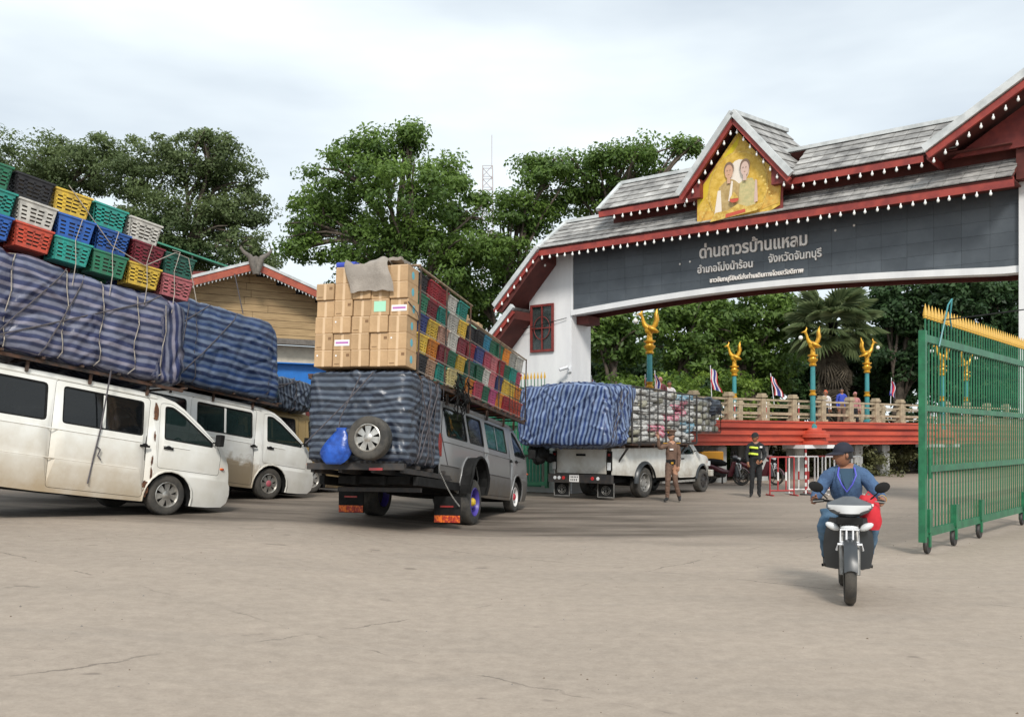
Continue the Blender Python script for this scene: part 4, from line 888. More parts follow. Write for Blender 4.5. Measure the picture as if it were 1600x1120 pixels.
# ================================================================ vehicles
def inside(p, poly):
    x, y = p; c = False; n = len(poly)
    for i in range(n):
        x0, y0 = poly[i]; x1, y1 = poly[(i+1) % n]
        if (y0 > y) != (y1 > y) and x < (x1-x0)*(y-y0)/(y1-y0)+x0: c = not c
    return c
def rpoly(pts, r=.06, k=3):
    """round the corners of a polygon"""
    out = []; n = len(pts)
    for i in range(n):
        p = Vector(pts[i]); a = Vector(pts[i-1])-p; b = Vector(pts[(i+1) % n])-p; q = min(r, a.length*.45, b.length*.45); a = p+a.normalized()*q; b = p+b.normalized()*q
        for j in range(k+1): t = j/k; out.append(tuple(a*(1-t)**2+p*2*t*(1-t)+b*t*t))
    return out
def grow(poly, d):
    n = len(poly); out = []; A = sum(poly[i][0]*poly[(i+1)%n][1]-poly[(i+1)%n][0]*poly[i][1] for i in range(n)); s = 1 if A > 0 else -1
    for i in range(n):
        p = Vector(poly[i]); e = (Vector(poly[(i+1) % n])-Vector(poly[i-1])).normalized(); out.append((p.x+s*e.y*d, p.y-s*e.x*d))
    return out
def panel(outer, holes, fn, step=.14, rev=.03, zl=()):
    """sheet with holes, mapped by fn(x, z, depth) -> 3D; edges turned inward by rev"""
    vs = []; es = []
    for poly in [outer]+holes:
        b = len(vs); vs += [Vector(p) for p in poly]; n = len(poly); es += [(b+i, b+(i+1) % n) for i in range(n)]
    xs = [p[0] for p in outer]; zs = [p[1] for p in outer]
    x = min(xs)+step*.5
    while x < max(xs):
        zz = [min(zs)+step*(k+.5) for k in range(int((max(zs)-min(zs))/step)+1)]+list(zl)
        for z in zz:
            if inside((x, z), outer) and not any(inside((x, z), grow(h, .02)) for h in holes): vs.append(Vector((x, z)))
        x += step
    r = delaunay_2d_cdt(vs, es, [], 0, 1e-4); V = r[0]; m = MB(); fs = []
    for f in r[2]:
        c = sum((V[i] for i in f), Vector((0,0)))/len(f)
        if inside(c, outer) and not any(inside(c, h) for h in holes): fs.append(tuple(f))
    m.add([fn(v.x, v.y, 0) for v in V], fs)
    for poly in ([outer] if rev else [])+holes:
        n = len(poly); m.add([fn(a, b, 0) for a, b in poly]+[fn(a, b, rev) for a, b in poly], [(i, (i+1) % n, n+(i+1) % n, n+i) for i in range(n)])
    return m
def wheel(parent, c, r, w, side, rim, rimmat, hub=None, label=None, spare=False):
    """side: -1 outer face towards -Y. Wheel object > tyre is the wheel itself, rim as sub-part"""
    s = side; t = MB(); R0 = r*.62
    prof = [(R0*.98,-w*.45),(R0*1.04,-w*.5),(r*.90,-w*.5),(r*.97,-w*.44),(r,-w*.33),(r*.995,-w*.1),(r*.985,-w*.09),(r*.985,-w*.05),(r*.995,-w*.04),(r*.995,w*.04),(r*.985,w*.05),(r*.985,w*.09),(r*.995,w*.1),(r,w*.33),(r*.97,w*.44),(r*.9,w*.5),(R0*1.04,w*.5),(R0*.98,w*.45)]
    t.lathe(prof, (0,0,0), 'Y', 36); W_ = t.build('wheel' if not spare else 'tyre', M['tyre'], parent, smooth=45, label=label); W_.location = c
    f = s*w*.5
    rm = MB(); rm.lathe([(R0*1.02,f*.98),(R0*.97,f*1.03),(R0*.92,f*.9),(R0*.88,f*.55),(R0*.88,-f*.8),(R0*.98,-f)], (0,0,0), 'Y', 36)
    if rim == 'alloy':
        for i in range(7):
            a = 2*math.pi*i/7; q = Matrix.Rotation(a, 4, 'Y'); 
            vs = [(-.030,f*.85,.05),( .030,f*.85,.05),(.055,f*.72,R0*.9),(-.055,f*.72,R0*.9),(-.024,f*.55,.05),(.024,f*.55,.05),(.045,f*.45,R0*.9),(-.045,f*.45,R0*.9)]
            rm.add([q @ Vector(v) for v in vs], [(0,1,2,3),(7,6,5,4),(0,4,5,1),(1,5,6,2),(2,6,7,3),(3,7,4,0)])
        rm.lathe([(0,f*.96),(.05,f*.93),(.075,f*.8),(.08,f*.5),(0,f*.5)], (0,0,0), 'Y', 16)
    else:
        rm.lathe([(0,f*.5),(.10,f*.5),(.12,f*.25),(R0*.62,f*.30),(R0*.80,f*.45),(R0*.9,f*.30)], (0,0,0), 'Y', 30)
        for i in range(8): a = 2*math.pi*i/8; rm.ell((R0*.62*math.cos(a),f*.33,R0*.62*math.sin(a)), (.022,.02,.022), 6)
    ro = rm.build('rim', M[rimmat], W_, smooth=40)
    MB().lathe([(0,-f*.3),(R0*.9,-f*.3),(R0*.9,-f*.25),(0,-f*.25)], (0,0,0), 'Y', 20).build('brake_drum', M['dark'], W_)
    if rim != 'alloy':
        hb = MB(); 
        for i in range(9): a = 2*math.pi*i/9; hb.cyl((R0*.75*math.cos(a),f*.46,R0*.75*math.sin(a)),(R0*.75*math.cos(a),f*.40,R0*.75*math.sin(a)),.018,n=8)
        hb.build('rim_slot', M['black'], W_)
    if hub: MB().lathe([(0,f*1.02),(.05,f*1.0),(.075,f*.8),(.085,f*.4),(0,f*.4)], (0,0,0), 'Y', 16).build('hub_cap', M[hub], W_, smooth=40)
    return W_
def van(name, label, Mx, body, low=None, glass=('glass_clear','glass','glass','glass'), zs=1.0, wfr=.34, wrr=.34, rimf=('alloy','chrome',None), rimr=('alloy','chrome',None), flare=False, open_tail=False, w1=(-.57,-1.93), seed=1, gslide='glass'):
    V = thing(name, label, 'van', Mx); HWID = .93; WB = 3.38
    def hw(x, z):
        z = z/zs; w = HWID-.0*z
        if z > 1.22: w -= .135*((z-1.22)/.8)**1.25
        if z < .5: w -= .05*((.5-z)/.25)
        if .74 < z < .80: w += .0
        if z < .77: w += .012
        if x > .5: w -= .11*((x-.5)/.75)**2
        if x < -4.2: w -= .07*((-4.2-x)/.7)**2
        return w+.016*math.sin(max(0,min(1,(z-.5)/.75))*math.pi)
    def S(side): return lambda x, z, d: (x, HWID+side*(hw(x, z)-d), z)
    z_ = lambda pts: [(a, b*zs) for a, b in pts]
    ra = max(wfr, .33)+.10
    def arc(cx, r, cz, z0):   # wheel arch from front to rear, upper half
        a0 = math.asin(max(-1, min(1, (z0-cz)/r))); return [(cx+r*math.cos(a0+(math.pi-2*a0)*i/12), cz+r*math.sin(a0+(math.pi-2*a0)*i/12)) for i in range(13)]
    cz = .36; outer = [(-4.72,.40),(-4.84,.46),(-4.88,.62),(-4.88,1.0),(-4.85,1.3),(-4.80,1.6),(-4.73,1.88),(-4.64,1.99),(-4.5,2.045),(-3.5,2.08),(-2.,2.09),(-.8,2.09),(-.30,2.075),(.0,2.01),(.17,1.92),(.52,1.67),(.87,1.40),(1.04,1.24),(1.14,1.08),(1.18,.91),(1.195,.74),(1.235,.69),(1.255,.55),(1.23,.40),(1.12,.31),(.8,.28)]
    outer = z_(outer)+[(a, b) for a, b in arc(0, ra, wfr+.02, .27*zs)]+z_([(-1.2,.26),(-2.2,.26)])+arc(-WB, wrr+.11, wrr-(.05 if flare else 0)+.03, .28*zs)+z_([(-4.3,.36)])
    # dense resample of outline (drop none)
    door = rpoly(z_([(-.27,.86),(-.27,1.95),(-.07,1.965),(.17,1.86),(.85,1.38),(.95,1.20),(.93,.86)]), .05)
    slide = rpoly(z_([(-.47,.34),(-.47,1.99),(w1[1]-.12,2.0),(w1[1]-.12,.34)]), .06)
    win_d = rpoly(z_([(-.19,1.34),(-.19,1.915),(-.03,1.92),(.18,1.81),(.77,1.41),(.77,1.33)]), .05)
    win_s = rpoly(z_([(w1[0],1.34),(w1[0],1.925),(w1[1],1.93),(w1[1],1.34)]), .06)
    a = w1[1]-.24; wr = [(a, -3.33), (-3.44, -4.56)]
    win_r = [rpoly(z_([(p,1.34),(p,1.93),(q,1.93),(q,1.34)]), .07) for p, q in wr]
    bm_ = [M[body]] if not low else [M[body], M[low]]
    for side in (-1, 1):
        f = S(side)
        m = panel(outer, [grow(door, .007), grow(slide, .007)]+win_r, f, zl=[.77*zs,.80*zs,1.22*zs,1.27*zs], rev=.0)
        for h in [grow(door,.007), grow(slide,.007)]+win_r: pass
        def setlow(mm, zcut):
            if low: mm.m = [1 if sum(mm.v[i][2] for i in fc)/len(fc) < zcut*zs else 0 for fc in mm.f]
        setlow(m, .79)
        m.build('side_panel', bm_, V, smooth=35)
        m = panel(door, [win_d], f, rev=.03, zl=[1.22*zs]); setlow(m, .79); D = m.build('driver_door' if side < 0 else 'passenger_door', bm_, V, smooth=35)
        m = panel(slide, [win_s], f, rev=.03, zl=[.77*zs,.80*zs,1.22*zs]); setlow(m, .79); Sd = m.build('sliding_door', bm_, V, smooth=35)
        for par, poly, gm in ((D, win_d, glass[0]), (Sd, win_s, gslide), (V, win_r[0], glass[2]), (V, win_r[1], glass[3])):
            go = panel(poly, [], lambda x, z, d: f(x, z, d+.022), rev=.0).build('window', M[gm], par, smooth=30)
            rb = MB(); n = len(poly); q = grow(poly, -.028)
            rb.add([f(*poly[i], .006) for i in range(n)]+[f(*q[i], .014) for i in range(n)], [(i, (i+1)%n, n+(i+1)%n, n+i) for i in range(n)])
            if par is V: rb.build('window_seal', M['black'], go)
            else: rb.build('window_seal', M['black'], par)
        # divider bar in sliding-door window and between rear windows
        xm = (w1[0]+w1[1])/2
        MB().add([f(xm-.025,1.37*zs,.01),f(xm+.025,1.37*zs,.01),f(xm+.025,1.90*zs,.01),f(xm-.025,1.90*zs,.01)],[(0,1,2,3)]).build('window_divider', M[body], Sd)
        # dark jamb behind the gaps
        jm = panel(grow(door,.05), [grow(win_d,.03)], lambda x,z,d: f(x,z,d+.05), rev=0); jm2 = panel(grow(slide,.05), [grow(win_s,.03)], lambda x,z,d: f(x,z,d+.05), rev=0); jm.add(jm2.v, jm2.f); jm.build('door_jamb', M['black'], V)
        # handles
        for hx0, zz, par in ((-.19,1.20,D),(-.62,1.18,Sd)):
            q = MB(); b = f(hx0+.09, zz*zs, -.012); s2 = side*.012
            q.box((hx0,min(b[1]-s2,b[1]+s2*.9),zz*zs-.018),(hx0+.17,max(b[1]-s2,b[1]+s2*.9),zz*zs+.018)); q.ell((hx0+.085,b[1],zz*zs+.012),(.055,.016,.035),8); q.build('door_handle', M['black'], par)
        # belt crease bars
        for zz in (.785, 1.235):
            q = MB(); xs = [-4.8+.2*i for i in range(24)]+[.0,.15,.3]; xs = [x for x in xs if x < .9]
            if zz < 1: xs = [x for x in xs if not (abs(x) < ra+.03 or abs(x+WB) < wrr+.14)]
            for i in range(len(xs)-1):
                if xs[i+1]-xs[i] > .45 or any(xs[i]-.02 < e < xs[i+1]+.02 for e in (-.27,-.37,-.47)):
                    if q.v: q.build('crease', M[body if zz > 1 or not low else low], V, smooth=50); q = MB()
                    continue
                h = .012; p0 = [f(xs[i],zz*zs-h,0.0),f(xs[i],zz*zs,-.012),f(xs[i],zz*zs+h,0.0)]; p1 = [f(xs[i+1],zz*zs-h,0.0),f(xs[i+1],zz*zs,-.012),f(xs[i+1],zz*zs+h,0.0)]
                q.add(p0+p1, [(0,1,4,3),(1,2,5,4)])
            if q.v: q.build('crease', M[body if zz > 1 or not low else low], V, smooth=50)
        # arch lip
        for cx, r_, czz in ((0, ra, wfr+.02), (-WB, wrr+.11, wrr-(.05 if flare else 0)+.03)):
            pts = arc(cx, r_+.012, czz, .28*zs); MB().tube([f(x, z, -.006) for x, z in pts], .018, 6).build('arch_lip', M['white_paint' if body.startswith('white') else body], V, smooth=60)
            n = len(pts); lin = arc(cx, r_, czz, .28*zs); q = MB(); q.add([f(x,z,0) for x,z in lin]+[f(x,z,.45) for x,z in lin], [(i,i+1,n+i+1,n+i) for i in range(n-1)]); q.add([f(x,z,.45) for x,z in lin], [tuple(range(n))]); q.build('wheel_well', M['black'], V)
            if flare and cx < 0:
                q = MB(); q.add([f(x,z,.0) for x,z in lin]+[(x, f(x,z,-.22)[1], z+.01) for x,z in lin], [(i,i+1,n+i+1,n+i) for i in range(n-1)]); q.build('arch_flare', M['black'], V); MB().tube([(x, f(x,z,-.22)[1], z+.01) for x,z in lin], .03, 6).build('flare_lip', M['black'], V, smooth=60)
        # gutter
        MB().tube([f(x, 2.015*zs, -.004) for x in (-4.5,-3.5,-2.5,-1.5,-.7,-.35)], .014, 5).build('rain_gutter', M[body], V)
        # side lamp, mirror
        b = f(1.0, .78*zs, -.008); MB().ell((1.0,b[1],.98*zs),(.05,.02,.022),8).build('side_marker', M['orange'], V)
        b = f(.72,1.40*zs,0); mm = MB(); mm.tube([b,(b[0]+.05,b[1]+side*.10,b[2]+.03)], .015, 5); mm.cbox((b[0]+.06,b[1]+side*.16,b[2]+.06),(.09,.15,.20)); mm.build('wing_mirror', M['black'], V, smooth=40)
        # headlamp
        MB().add([(1.10,HWID+side*.48,.80*zs),(1.13,HWID+side*.80,.80*zs),(1.06,HWID+side*.84,.98*zs),(1.06,HWID+side*.48,.99*zs),(1.02,HWID+side*.48,.80*zs),(1.02,HWID+side*.80,.80*zs),(.98,HWID+side*.8,.98*zs),(.98,HWID+side*.48,.99*zs)],[(0,1,2,3),(7,6,5,4),(0,4,5,1),(1,5,6,2),(2,6,7,3),(3,7,4,0)]).build('headlamp', M['lens'], V)
    # wrap: roof, nose, tail, underside
    tt = [-1,-.985,-.95,-.88,-.75,-.5,-.25,0,.25,.5,.75,.88,.95,.985,1]
    def row(i):
        x, z = outer[i]; n = len(outer); e = Vector(outer[(i+1) % n])-Vector(outer[i-1]); nx, nz = -e.y, e.x; l = math.hypot(nx, nz); nx, nz = nx/l, nz/l
        if i <= 1 or i >= 25: c_ = 0
        elif i < 8: c_ = .07
        elif i < 12: c_ = .05
        elif i < 19: c_ = .10 if i > 13 else .06
        elif i < 24: c_ = .10
        else: c_ = .04
        out = []
        for t in tt:
            b = c_*(1-abs(t)**3.2); out.append((x+nx*b, HWID+t*hw(x, z), z+nz*b))
        return out
    N_ = len(outer); rows = [row(i) for i in range(N_)]; parts = {'body_shell': MB(), 'windscreen': MB(), 'bumper': MB(), 'floor_pan': MB(), 'tail_glass': MB()}
    k = len(tt)
    for i in range(N_):
        j = (i+1) % N_
        for a_ in range(k-1):
            inner = 2 <= a_ <= k-4
            if i >= 24 or i == 0 or (flare and i < 4): p = 'floor_pan'
            elif 20 <= i <= 23: p = 'bumper'
            elif 14 <= i <= 15 and inner: p = 'windscreen'
            elif 4 <= i <= 5 and inner: p = 'tail_glass'
            else: p = 'body_shell'
            parts[p].add([rows[i][a_], rows[i][a_+1], rows[j][a_+1], rows[j][a_]], [(0,1,2,3)])
    for p, mt in (('body_shell', body), ('windscreen', 'glass_clear'), ('bumper', low or body), ('floor_pan', 'black'), ('tail_glass', 'glass')):
        me = parts[p].mesh(p, M[mt]); bm2 = bmesh.new(); bm2.from_mesh(me); bmesh.ops.remove_doubles(bm2, verts=bm2.verts, dist=1e-4); bm2.to_mesh(me); bm2.free(); me.shade_smooth(); me.set_sharp_from_angle(angle=R(40)); objm(p, me, V)
    # grille, seats, dash, steering wheel
    MB().box((1.08,HWID-.42,.84*zs),(1.235,HWID+.42,.96*zs)).build('grille', M['black'], V)
    st = MB()
    for x in (-.35,-1.35,-2.35):
        for y in (HWID-.48, HWID+.48): st.cbox((x,y,.75*zs),(.5,.5,.16)); st.cbox((x-.28,y,1.12*zs),(.13,.5,.70)); st.cbox((x-.28,y,1.55*zs),(.10,.28,.18))
    for k2, x in enumerate((-.35,-1.35,-2.35)):
        for y in (HWID-.48, HWID+.48):
            q = MB(); q.cbox((x,y,.75*zs),(.5,.5,.16)); q.cbox((x-.28,y,1.12*zs),(.13,.5,.70)); q.cbox((x-.28,y,1.55*zs),(.10,.28,.18)); q.build('seat', M['seatg'], V)
    MB().cbox((.55,HWID,1.15*zs),(.35,1.5,.25)).build('dashboard', M['darkp'], V)
    MB().tube([(.30+.06*math.sin(R(a)), HWID-.45+.19*math.cos(R(a)), (1.27+.0)*zs+.17*math.sin(R(a))) for a in range(0,361,24)], .014, 5).build('steering_wheel', M['black'], V)
    # tail lamp
    for s in (-1, 1): MB().cbox((-4.86,HWID+s*.835,1.16*zs),(.16,.13,.40)).build('tail_lamp', M['lamp_red'], V)
    # wheels set down on the ground
    Mi = Mx.inverted(); 
    for x, r, rim in ((0, wfr, rimf), (-WB, wrr, rimr)):
        for side in (-1, 1):
            w_ = .20 if x == 0 or not flare else .34
            y = HWID+side*(HWID-.02-w_/2+(.16 if flare and x < 0 else 0)); p = Mx @ Vector((x, y, r)); tz = g(p.x, p.y)+r*.985
            up = (Mx.to_3x3() @ Vector((0,0,1))); q = p+up*((tz-p.z)/up.z); c = Mi @ q
            wheel(V, c, r, w_, side, rim[0], rim[1], rim[2])
        MB().cyl((x,.25,wfr*.9),(x,1.6,wfr*.9),.06,n=8).build('axle', M['dark'], V)
    return V
def place(px, py, yaw, pitch, gz=None, H=None):
    z = gz
    Y = 1500*(CH-z)/(py-685); x = (px-800)/1500*Y
    return T(x, Y, z) @ RZ(yaw) @ RY(pitch)
MV1 = place(257,812,51.7,8.4,.25); MV2 = place(418,785,51.7,8.4,.23)
van('cargo_van', 'mud streaked white van nearest at the left, in front of the other white van', MV1, 'white_paint', zs=.985, seed=1)
van('cargo_van', 'white van with a brown mud band along its lower side, behind the nearest van', MV2, 'white_muddy', zs=.965, rimf=('alloy','chrome','redrim'), seed=2, gslide='glass_clear')
MV3 = place(486,776,50,6,.19)
van('cargo_van', 'gold brown van half hidden behind the spare wheel load, only its nose showing', MV3, 'gold_paint', zs=.95, seed=3)
MG = place(806,800,74.5,5.4,0.0)
GV = van('cargo_van', 'silver and dark grey van under a tower of cartons and coloured crates', MG, 'silver', 'grey_low', zs=.90, wfr=.335, wrr=.42, rimf=('steel','whiterim','redhub'), rimr=('steel','purple','yellow'), flare=True, w1=(-.72,-2.16), glass=('glass','glass','glass','glass'), gslide='glass_green')
# straps and rust on the nearest van
t = MB(); t.tube([MV1 @ Vector(p) for p in ((-1.30,-.04,2.3),(-1.31,-.03,1.9),(-1.33,-.02,1.3),(-1.38,-.03,.9),(-1.42,-.03,.45))], .013, 5); t.tube([MV1 @ Vector(p) for p in ((-1.36,-.03,1.04),(-1.30,-.05,1.0),(-1.33,-.05,.9),(-1.27,-.05,.84))], .012, 5)
tag(t.build('strap', M['rope'], smooth=60), 'dark strap tied down over the sliding door of the nearest white van', 'strap')
def stain(name, Mx, x, z, sx, sz, mt, par, off=-.006, seed=0, zs=1):
    rs = random.Random(seed); n = 18; pts = []
    for i in range(n): a = 2*math.pi*i/n; q = .6+.5*rs.random(); pts.append((x+sx*q*math.cos(a), z+sz*q*math.sin(a)))
    def y(px_, pz): 
        w = .93+.016*math.sin(max(0,min(1,(pz-.5)/.75))*math.pi)
        if pz > 1.22: w -= .135*((pz-1.22)/.8)**1.25
        if pz < .77: w += .012
        if pz < .5: w -= .05*((.5-pz)/.25)
        return .93-w+off
    m = MB(); m.add([(a,y(a,b),b) for a,b in pts]+[(x,y(x,z),z)], [(i,(i+1)%n,n) for i in range(n)]); return m.build(name, mt, par, fixn=False)
M['rust'] = mat('rust', (.17,.07,.03), .9, col2=(.07,.035,.025), vscale=18)
M['mud'] = mat('dried_mud', (.36,.25,.14), .9, col2=(.26,.18,.10), vscale=9)
V1o = bpy.data.objects['cargo_van']
for i, (x, z, sx, sz) in enumerate(((-.36,1.78,.045,.16),(-.365,1.66,.05,.05),(-.37,1.35,.02,.09),(-.38,.95,.02,.10),(-.37,.72,.025,.14),(-.42,.42,.05,.10),(-.45,.55,.06,.07))): stain('rust_patch', MV1, x, z, sx, sz, M['rust'], V1o, seed=i)
for i, (x, z, sx, sz) in enumerate(((-.95,.98,.10,.10),(-1.7,.52,.22,.10),(-1.1,.40,.30,.06))): 0 and stain('mud_patch', MV1, x, z, sx, sz, M['mud'], V1o, seed=20+i)
# ================================================================ loads
def bundle(name, label, Mx, lo, hi, mt, seed, top=(0,0,0,0), wr=.05, bul=.05, n=(110,30,54), axis='z', taper=(0,0), rp=None, fold=1.0, front_cut=0, group=None, corner=.16, ropemat='rope', endv=0):
    """tarpaulin-wrapped load: lo, hi in the vehicle's frame; top = lift of the four top corners (rear-right, front-right, front-left, rear-left)"""
    B = thing(name, label, 'tarpaulin load', Mx, group)
    lo, hi = Vector(lo), Vector(hi); c = (lo+hi)/2; h = (hi-lo)/2; rs = random.Random(seed); o = Vector((seed*3.1, seed*1.7, 0))
    def hull(u, v, w):   # each in -1..1
        # rounding
        p = Vector((u, v, w)); q = 13
        l = (abs(u)**q+abs(v)**q+abs(w)**q)**(1/q); mx = max(abs(u),abs(v),abs(w)); p = p*(mx/l) if l > 0 else p
        x, y, z = c.x+p.x*h.x, c.y+p.y*h.y, c.z+p.z*h.z
        s = (p.x+1)/2; t = (p.y+1)/2; up = (p.z+1)/2
        lift = (top[0]*(1-s)*(1-t)+top[1]*s*(1-t)+top[2]*s*t+top[3]*(1-s)*t)*up
        x += (taper[0]*(1-s) - taper[1]*s)*up*(1 if True else 0) ; z += lift
        if front_cut and s > .0: k = max(0, (x-(hi.x-front_cut))/front_cut); z -= k*k*front_cut*.75*max(0, up)
        return Vector((x, y, z)), p
    CRS = []
    for _ in range(int(34*max(1, h.x*h.z/2))):
        cc = Vector((rs.uniform(lo.x, hi.x), rs.uniform(lo.y, hi.y), rs.uniform(lo.z, hi.z))); an = rs.choice((-1,1))*rs.uniform(.35,1.35); ln = rs.uniform(.25,1.0); CRS.append((cc, math.cos(an), math.sin(an), ln, rs.uniform(.018,.045), rs.choice((1,1,-1))*rs.uniform(.35,1.0)))
    def crease(P, nrm):
        s = 0; side_y = abs(nrm.y) > .5; side_z = abs(nrm.z) > .5
        for cc, ca, sa, ln, w_, am in CRS:
            a = (P.x-cc.x) if (side_y or side_z) else (P.y-cc.y); b = (P.z-cc.z) if not side_z else (P.y-cc.y)
            t = a*ca+b*sa
            if abs(t) > ln: continue
            d = abs(-a*sa+b*ca+.10*t*t)
            if d < w_*2.2: s += am*(1-(t/ln)**2)*math.exp(-(d/w_)**2)
        return max(-1, min(1.4, s))
    def disp(P, nrm, side):
        q = P*.9+o; a = noise.noise(Vector((q.x*.8, q.y*.8, q.z*.8)))
        fold1 = 1-abs(noise.noise(Vector((q.x*1.1+q.z*1.3, q.y*1.1+.2*q.z, q.z*.5-q.x*.4))))*2.2; fold2 = 1-abs(noise.noise(Vector((q.x*3.4-q.z*2.3, q.y*3.4, q.z*1.7))))*2.2
        fold3 = noise.noise(q*5.5); f4 = 1-abs(noise.noise(Vector((q.x*2.2+q.z*3.0, q.y*2.2, q.z*1.2-q.x*1.5))))*3.0; f5 = 1-abs(noise.noise(Vector((q.x*7-q.z*5, q.y*7, q.z*5+q.x*3))))*2.5
        return nrm*((a*bul*1.6+fold1*wr*.55*fold+fold2*wr*.25*fold+fold3*wr*.12+max(0,f4)**3*wr*.35+f5*wr*.10+crease(P, nrm)*wr*1.25))
    m = MB(); uvs = []
    faces = [('x',-1),('x',1),('y',-1),('y',1),('z',1),('z',-1)]
    ropes = rp or []
    for ax, s in faces:
        na, nb = {'x': (n[1], n[2]), 'y': (n[0], n[2]), 'z': (n[0], n[1])}[ax]; base = len(m.v); vv = []; uu = []
        for i in range(na+1):
            for j in range(nb+1):
                a, b = -1+2*i/na, -1+2*j/nb
                u, v, w = {'x': (s, a, b), 'y': (a, s, b), 'z': (a, b, s)}[ax]
                P, pl = hull(u, v, w); nn = Vector((pl.x/h.x if abs(pl.x) > .8 else 0, pl.y/h.y if abs(pl.y) > .8 else 0, pl.z/h.z if abs(pl.z) > .8 else 0))
                nrm = Vector((abs(pl.x)**12*(1 if pl.x > 0 else -1), abs(pl.y)**12*(1 if pl.y > 0 else -1), abs(pl.z)**12*(1 if pl.z > 0 else -1))); nrm.normalize()
                Q = P+disp(P, nrm, ax)
                # gathers where ropes bite
                for rx in ropes:
                    d = abs(P.x-rx-.04*math.sin(P.z*3)); 
                    if d < .16 and (abs(pl.y) > .8 or abs(pl.z) > .8): Q -= nrm*(.045*(1-d/.16)**1.5)
                vv.append(Q)
                if axis == 'z' and endv and P.x > hi.x-endv+.15*noise.noise(P*2): uu.append((P.z+P.y*.2, (P.x if ax != 'x' else P.y)+.25*P.z+.05*noise.noise(P*2)))
                elif axis == 'z': uu.append((P.x+P.y*.7, Q.z*.9+P.z*.1+(0 if ax != 'z' else P.y)+.05*noise.noise(P*1.1+o)+.02*noise.noise(P*2.7)))
                else: uu.append((P.z+P.y*.3, (P.x if ax != 'x' else P.y)+.22*P.z+.06*noise.noise(P*1.3+o)+.02*noise.noise(P*3)))
        m.add(vv, [(i*(nb+1)+j, (i+1)*(nb+1)+j, (i+1)*(nb+1)+j+1, i*(nb+1)+j+1) for i in range(na) for j in range(nb)]); uvs += uu
    me = m.mesh('tarpaulin', M[mt]); uvl = me.uv_layers.new(name='UVMap'); li = np.empty(len(me.loops), dtype=np.int32); me.loops.foreach_get('vertex_index', li); uvl.data.foreach_set('uv', np.array(uvs)[li].astype(np.float32).ravel())
    bm2 = bmesh.new(); bm2.from_mesh(me); bmesh.ops.remove_doubles(bm2, verts=bm2.verts, dist=1e-3); bmesh.ops.recalc_face_normals(bm2, faces=bm2.faces); bm2.to_mesh(me); bm2.free(); me.shade_smooth(); objm('tarpaulin', me, B)
    def surf(u, v, w, off=.02):
        P, pl = hull(u, v, w); nrm = Vector((abs(pl.x)**12*(1 if pl.x > 0 else -1), abs(pl.y)**12*(1 if pl.y > 0 else -1), abs(pl.z)**12*(1 if pl.z > 0 else -1))); nrm.normalize(); Q = P+disp(P, nrm, 0)
        return Q+nrm*off
    for rx in ropes:
        u = (rx-c.x)/h.x; pts = [surf(u+.01*math.sin(k*1.3), -1, -1+2*k/10, -.012) for k in range(11)]+[surf(u, -1+2*k/6, 1, .0) for k in range(1, 6)]+[surf(u, 1, 1-2*k/10, -.012) for k in range(11)]
        MB().tube(pts, .009, 5).build('rope', M[ropemat], B, smooth=60)
    for k in range(3):
        u0, u1 = rs.uniform(-.8,.2), rs.uniform(.0,.9); pts = [surf(u0+(u1-u0)*t/8, -1, -1+2*t/8, .012) for t in range(9)]; MB().tube(pts, .011, 5).build('rope', M['rope'], B, smooth=60)
    B['_'] = 1; del B['_']
    B_surf[B.name] = surf
    return B
B_surf = {}
bundle('tarpaulin_load', 'lilac and blue striped tarpaulin load roped on the nearest white van', MV1, (-4.9,-.10,2.22),(.02,1.95,3.62), 'tarp_a', 3, top=(.05,.0,.0,.05), bul=.05, wr=.034, rp=[-.45,-.95,-1.55,-2.15,-3.0,-3.9], taper=(0,.12), ropemat='ropelight', endv=.55)
bundle('tarpaulin_load', 'navy striped tarpaulin load on the second white van, left of the timber gable', MV2, (-4.9,-.10,2.14),(.02,1.95,3.72), 'tarp_b', 5, top=(.12,.12,.12,.12), bul=.03, wr=.027, rp=[-.35,-2.2,-3.6], taper=(0,.30), front_cut=.5)
bundle('tarpaulin_load', 'low grey striped load on the gold van, under the blue awning', MV3, (-4.6,-.1,2.0),(-.25,1.9,2.72), 'tarp_c', 8, wr=.07, axis='x', rp=[-.8,-2.0])
# roof racks under the loads
for Mx, nm, x0, x1, z in ((MV1,'nearest white van',-4.8,.05,2.16),(MV2,'second white van',-4.8,.0,2.08)):
    rk = thing('roof_rack', 'dark rusty roof rack under the load of the '+nm, 'roof rack', Mx)
    for y in (.05, 1.81): MB().box((x0,y-.025,z-.0),(x1,y+.025,z+.05)).build('side_rail', M['rustdark'], rk)
    for i in range(9): x = x0+(x1-x0)*i/8; MB().box((x-.02,-.06,z+.052),(x+.02,1.92,z+.085)).build('cross_bar', M['rustdark'], rk)
    for i in range(5): x = x0+.3+(x1-x0-.9)*i/4; MB().box((x-.02,.09,z-.16),(x+.02,.13,z-.002)).build('rack_foot', M['rustdark'], rk)
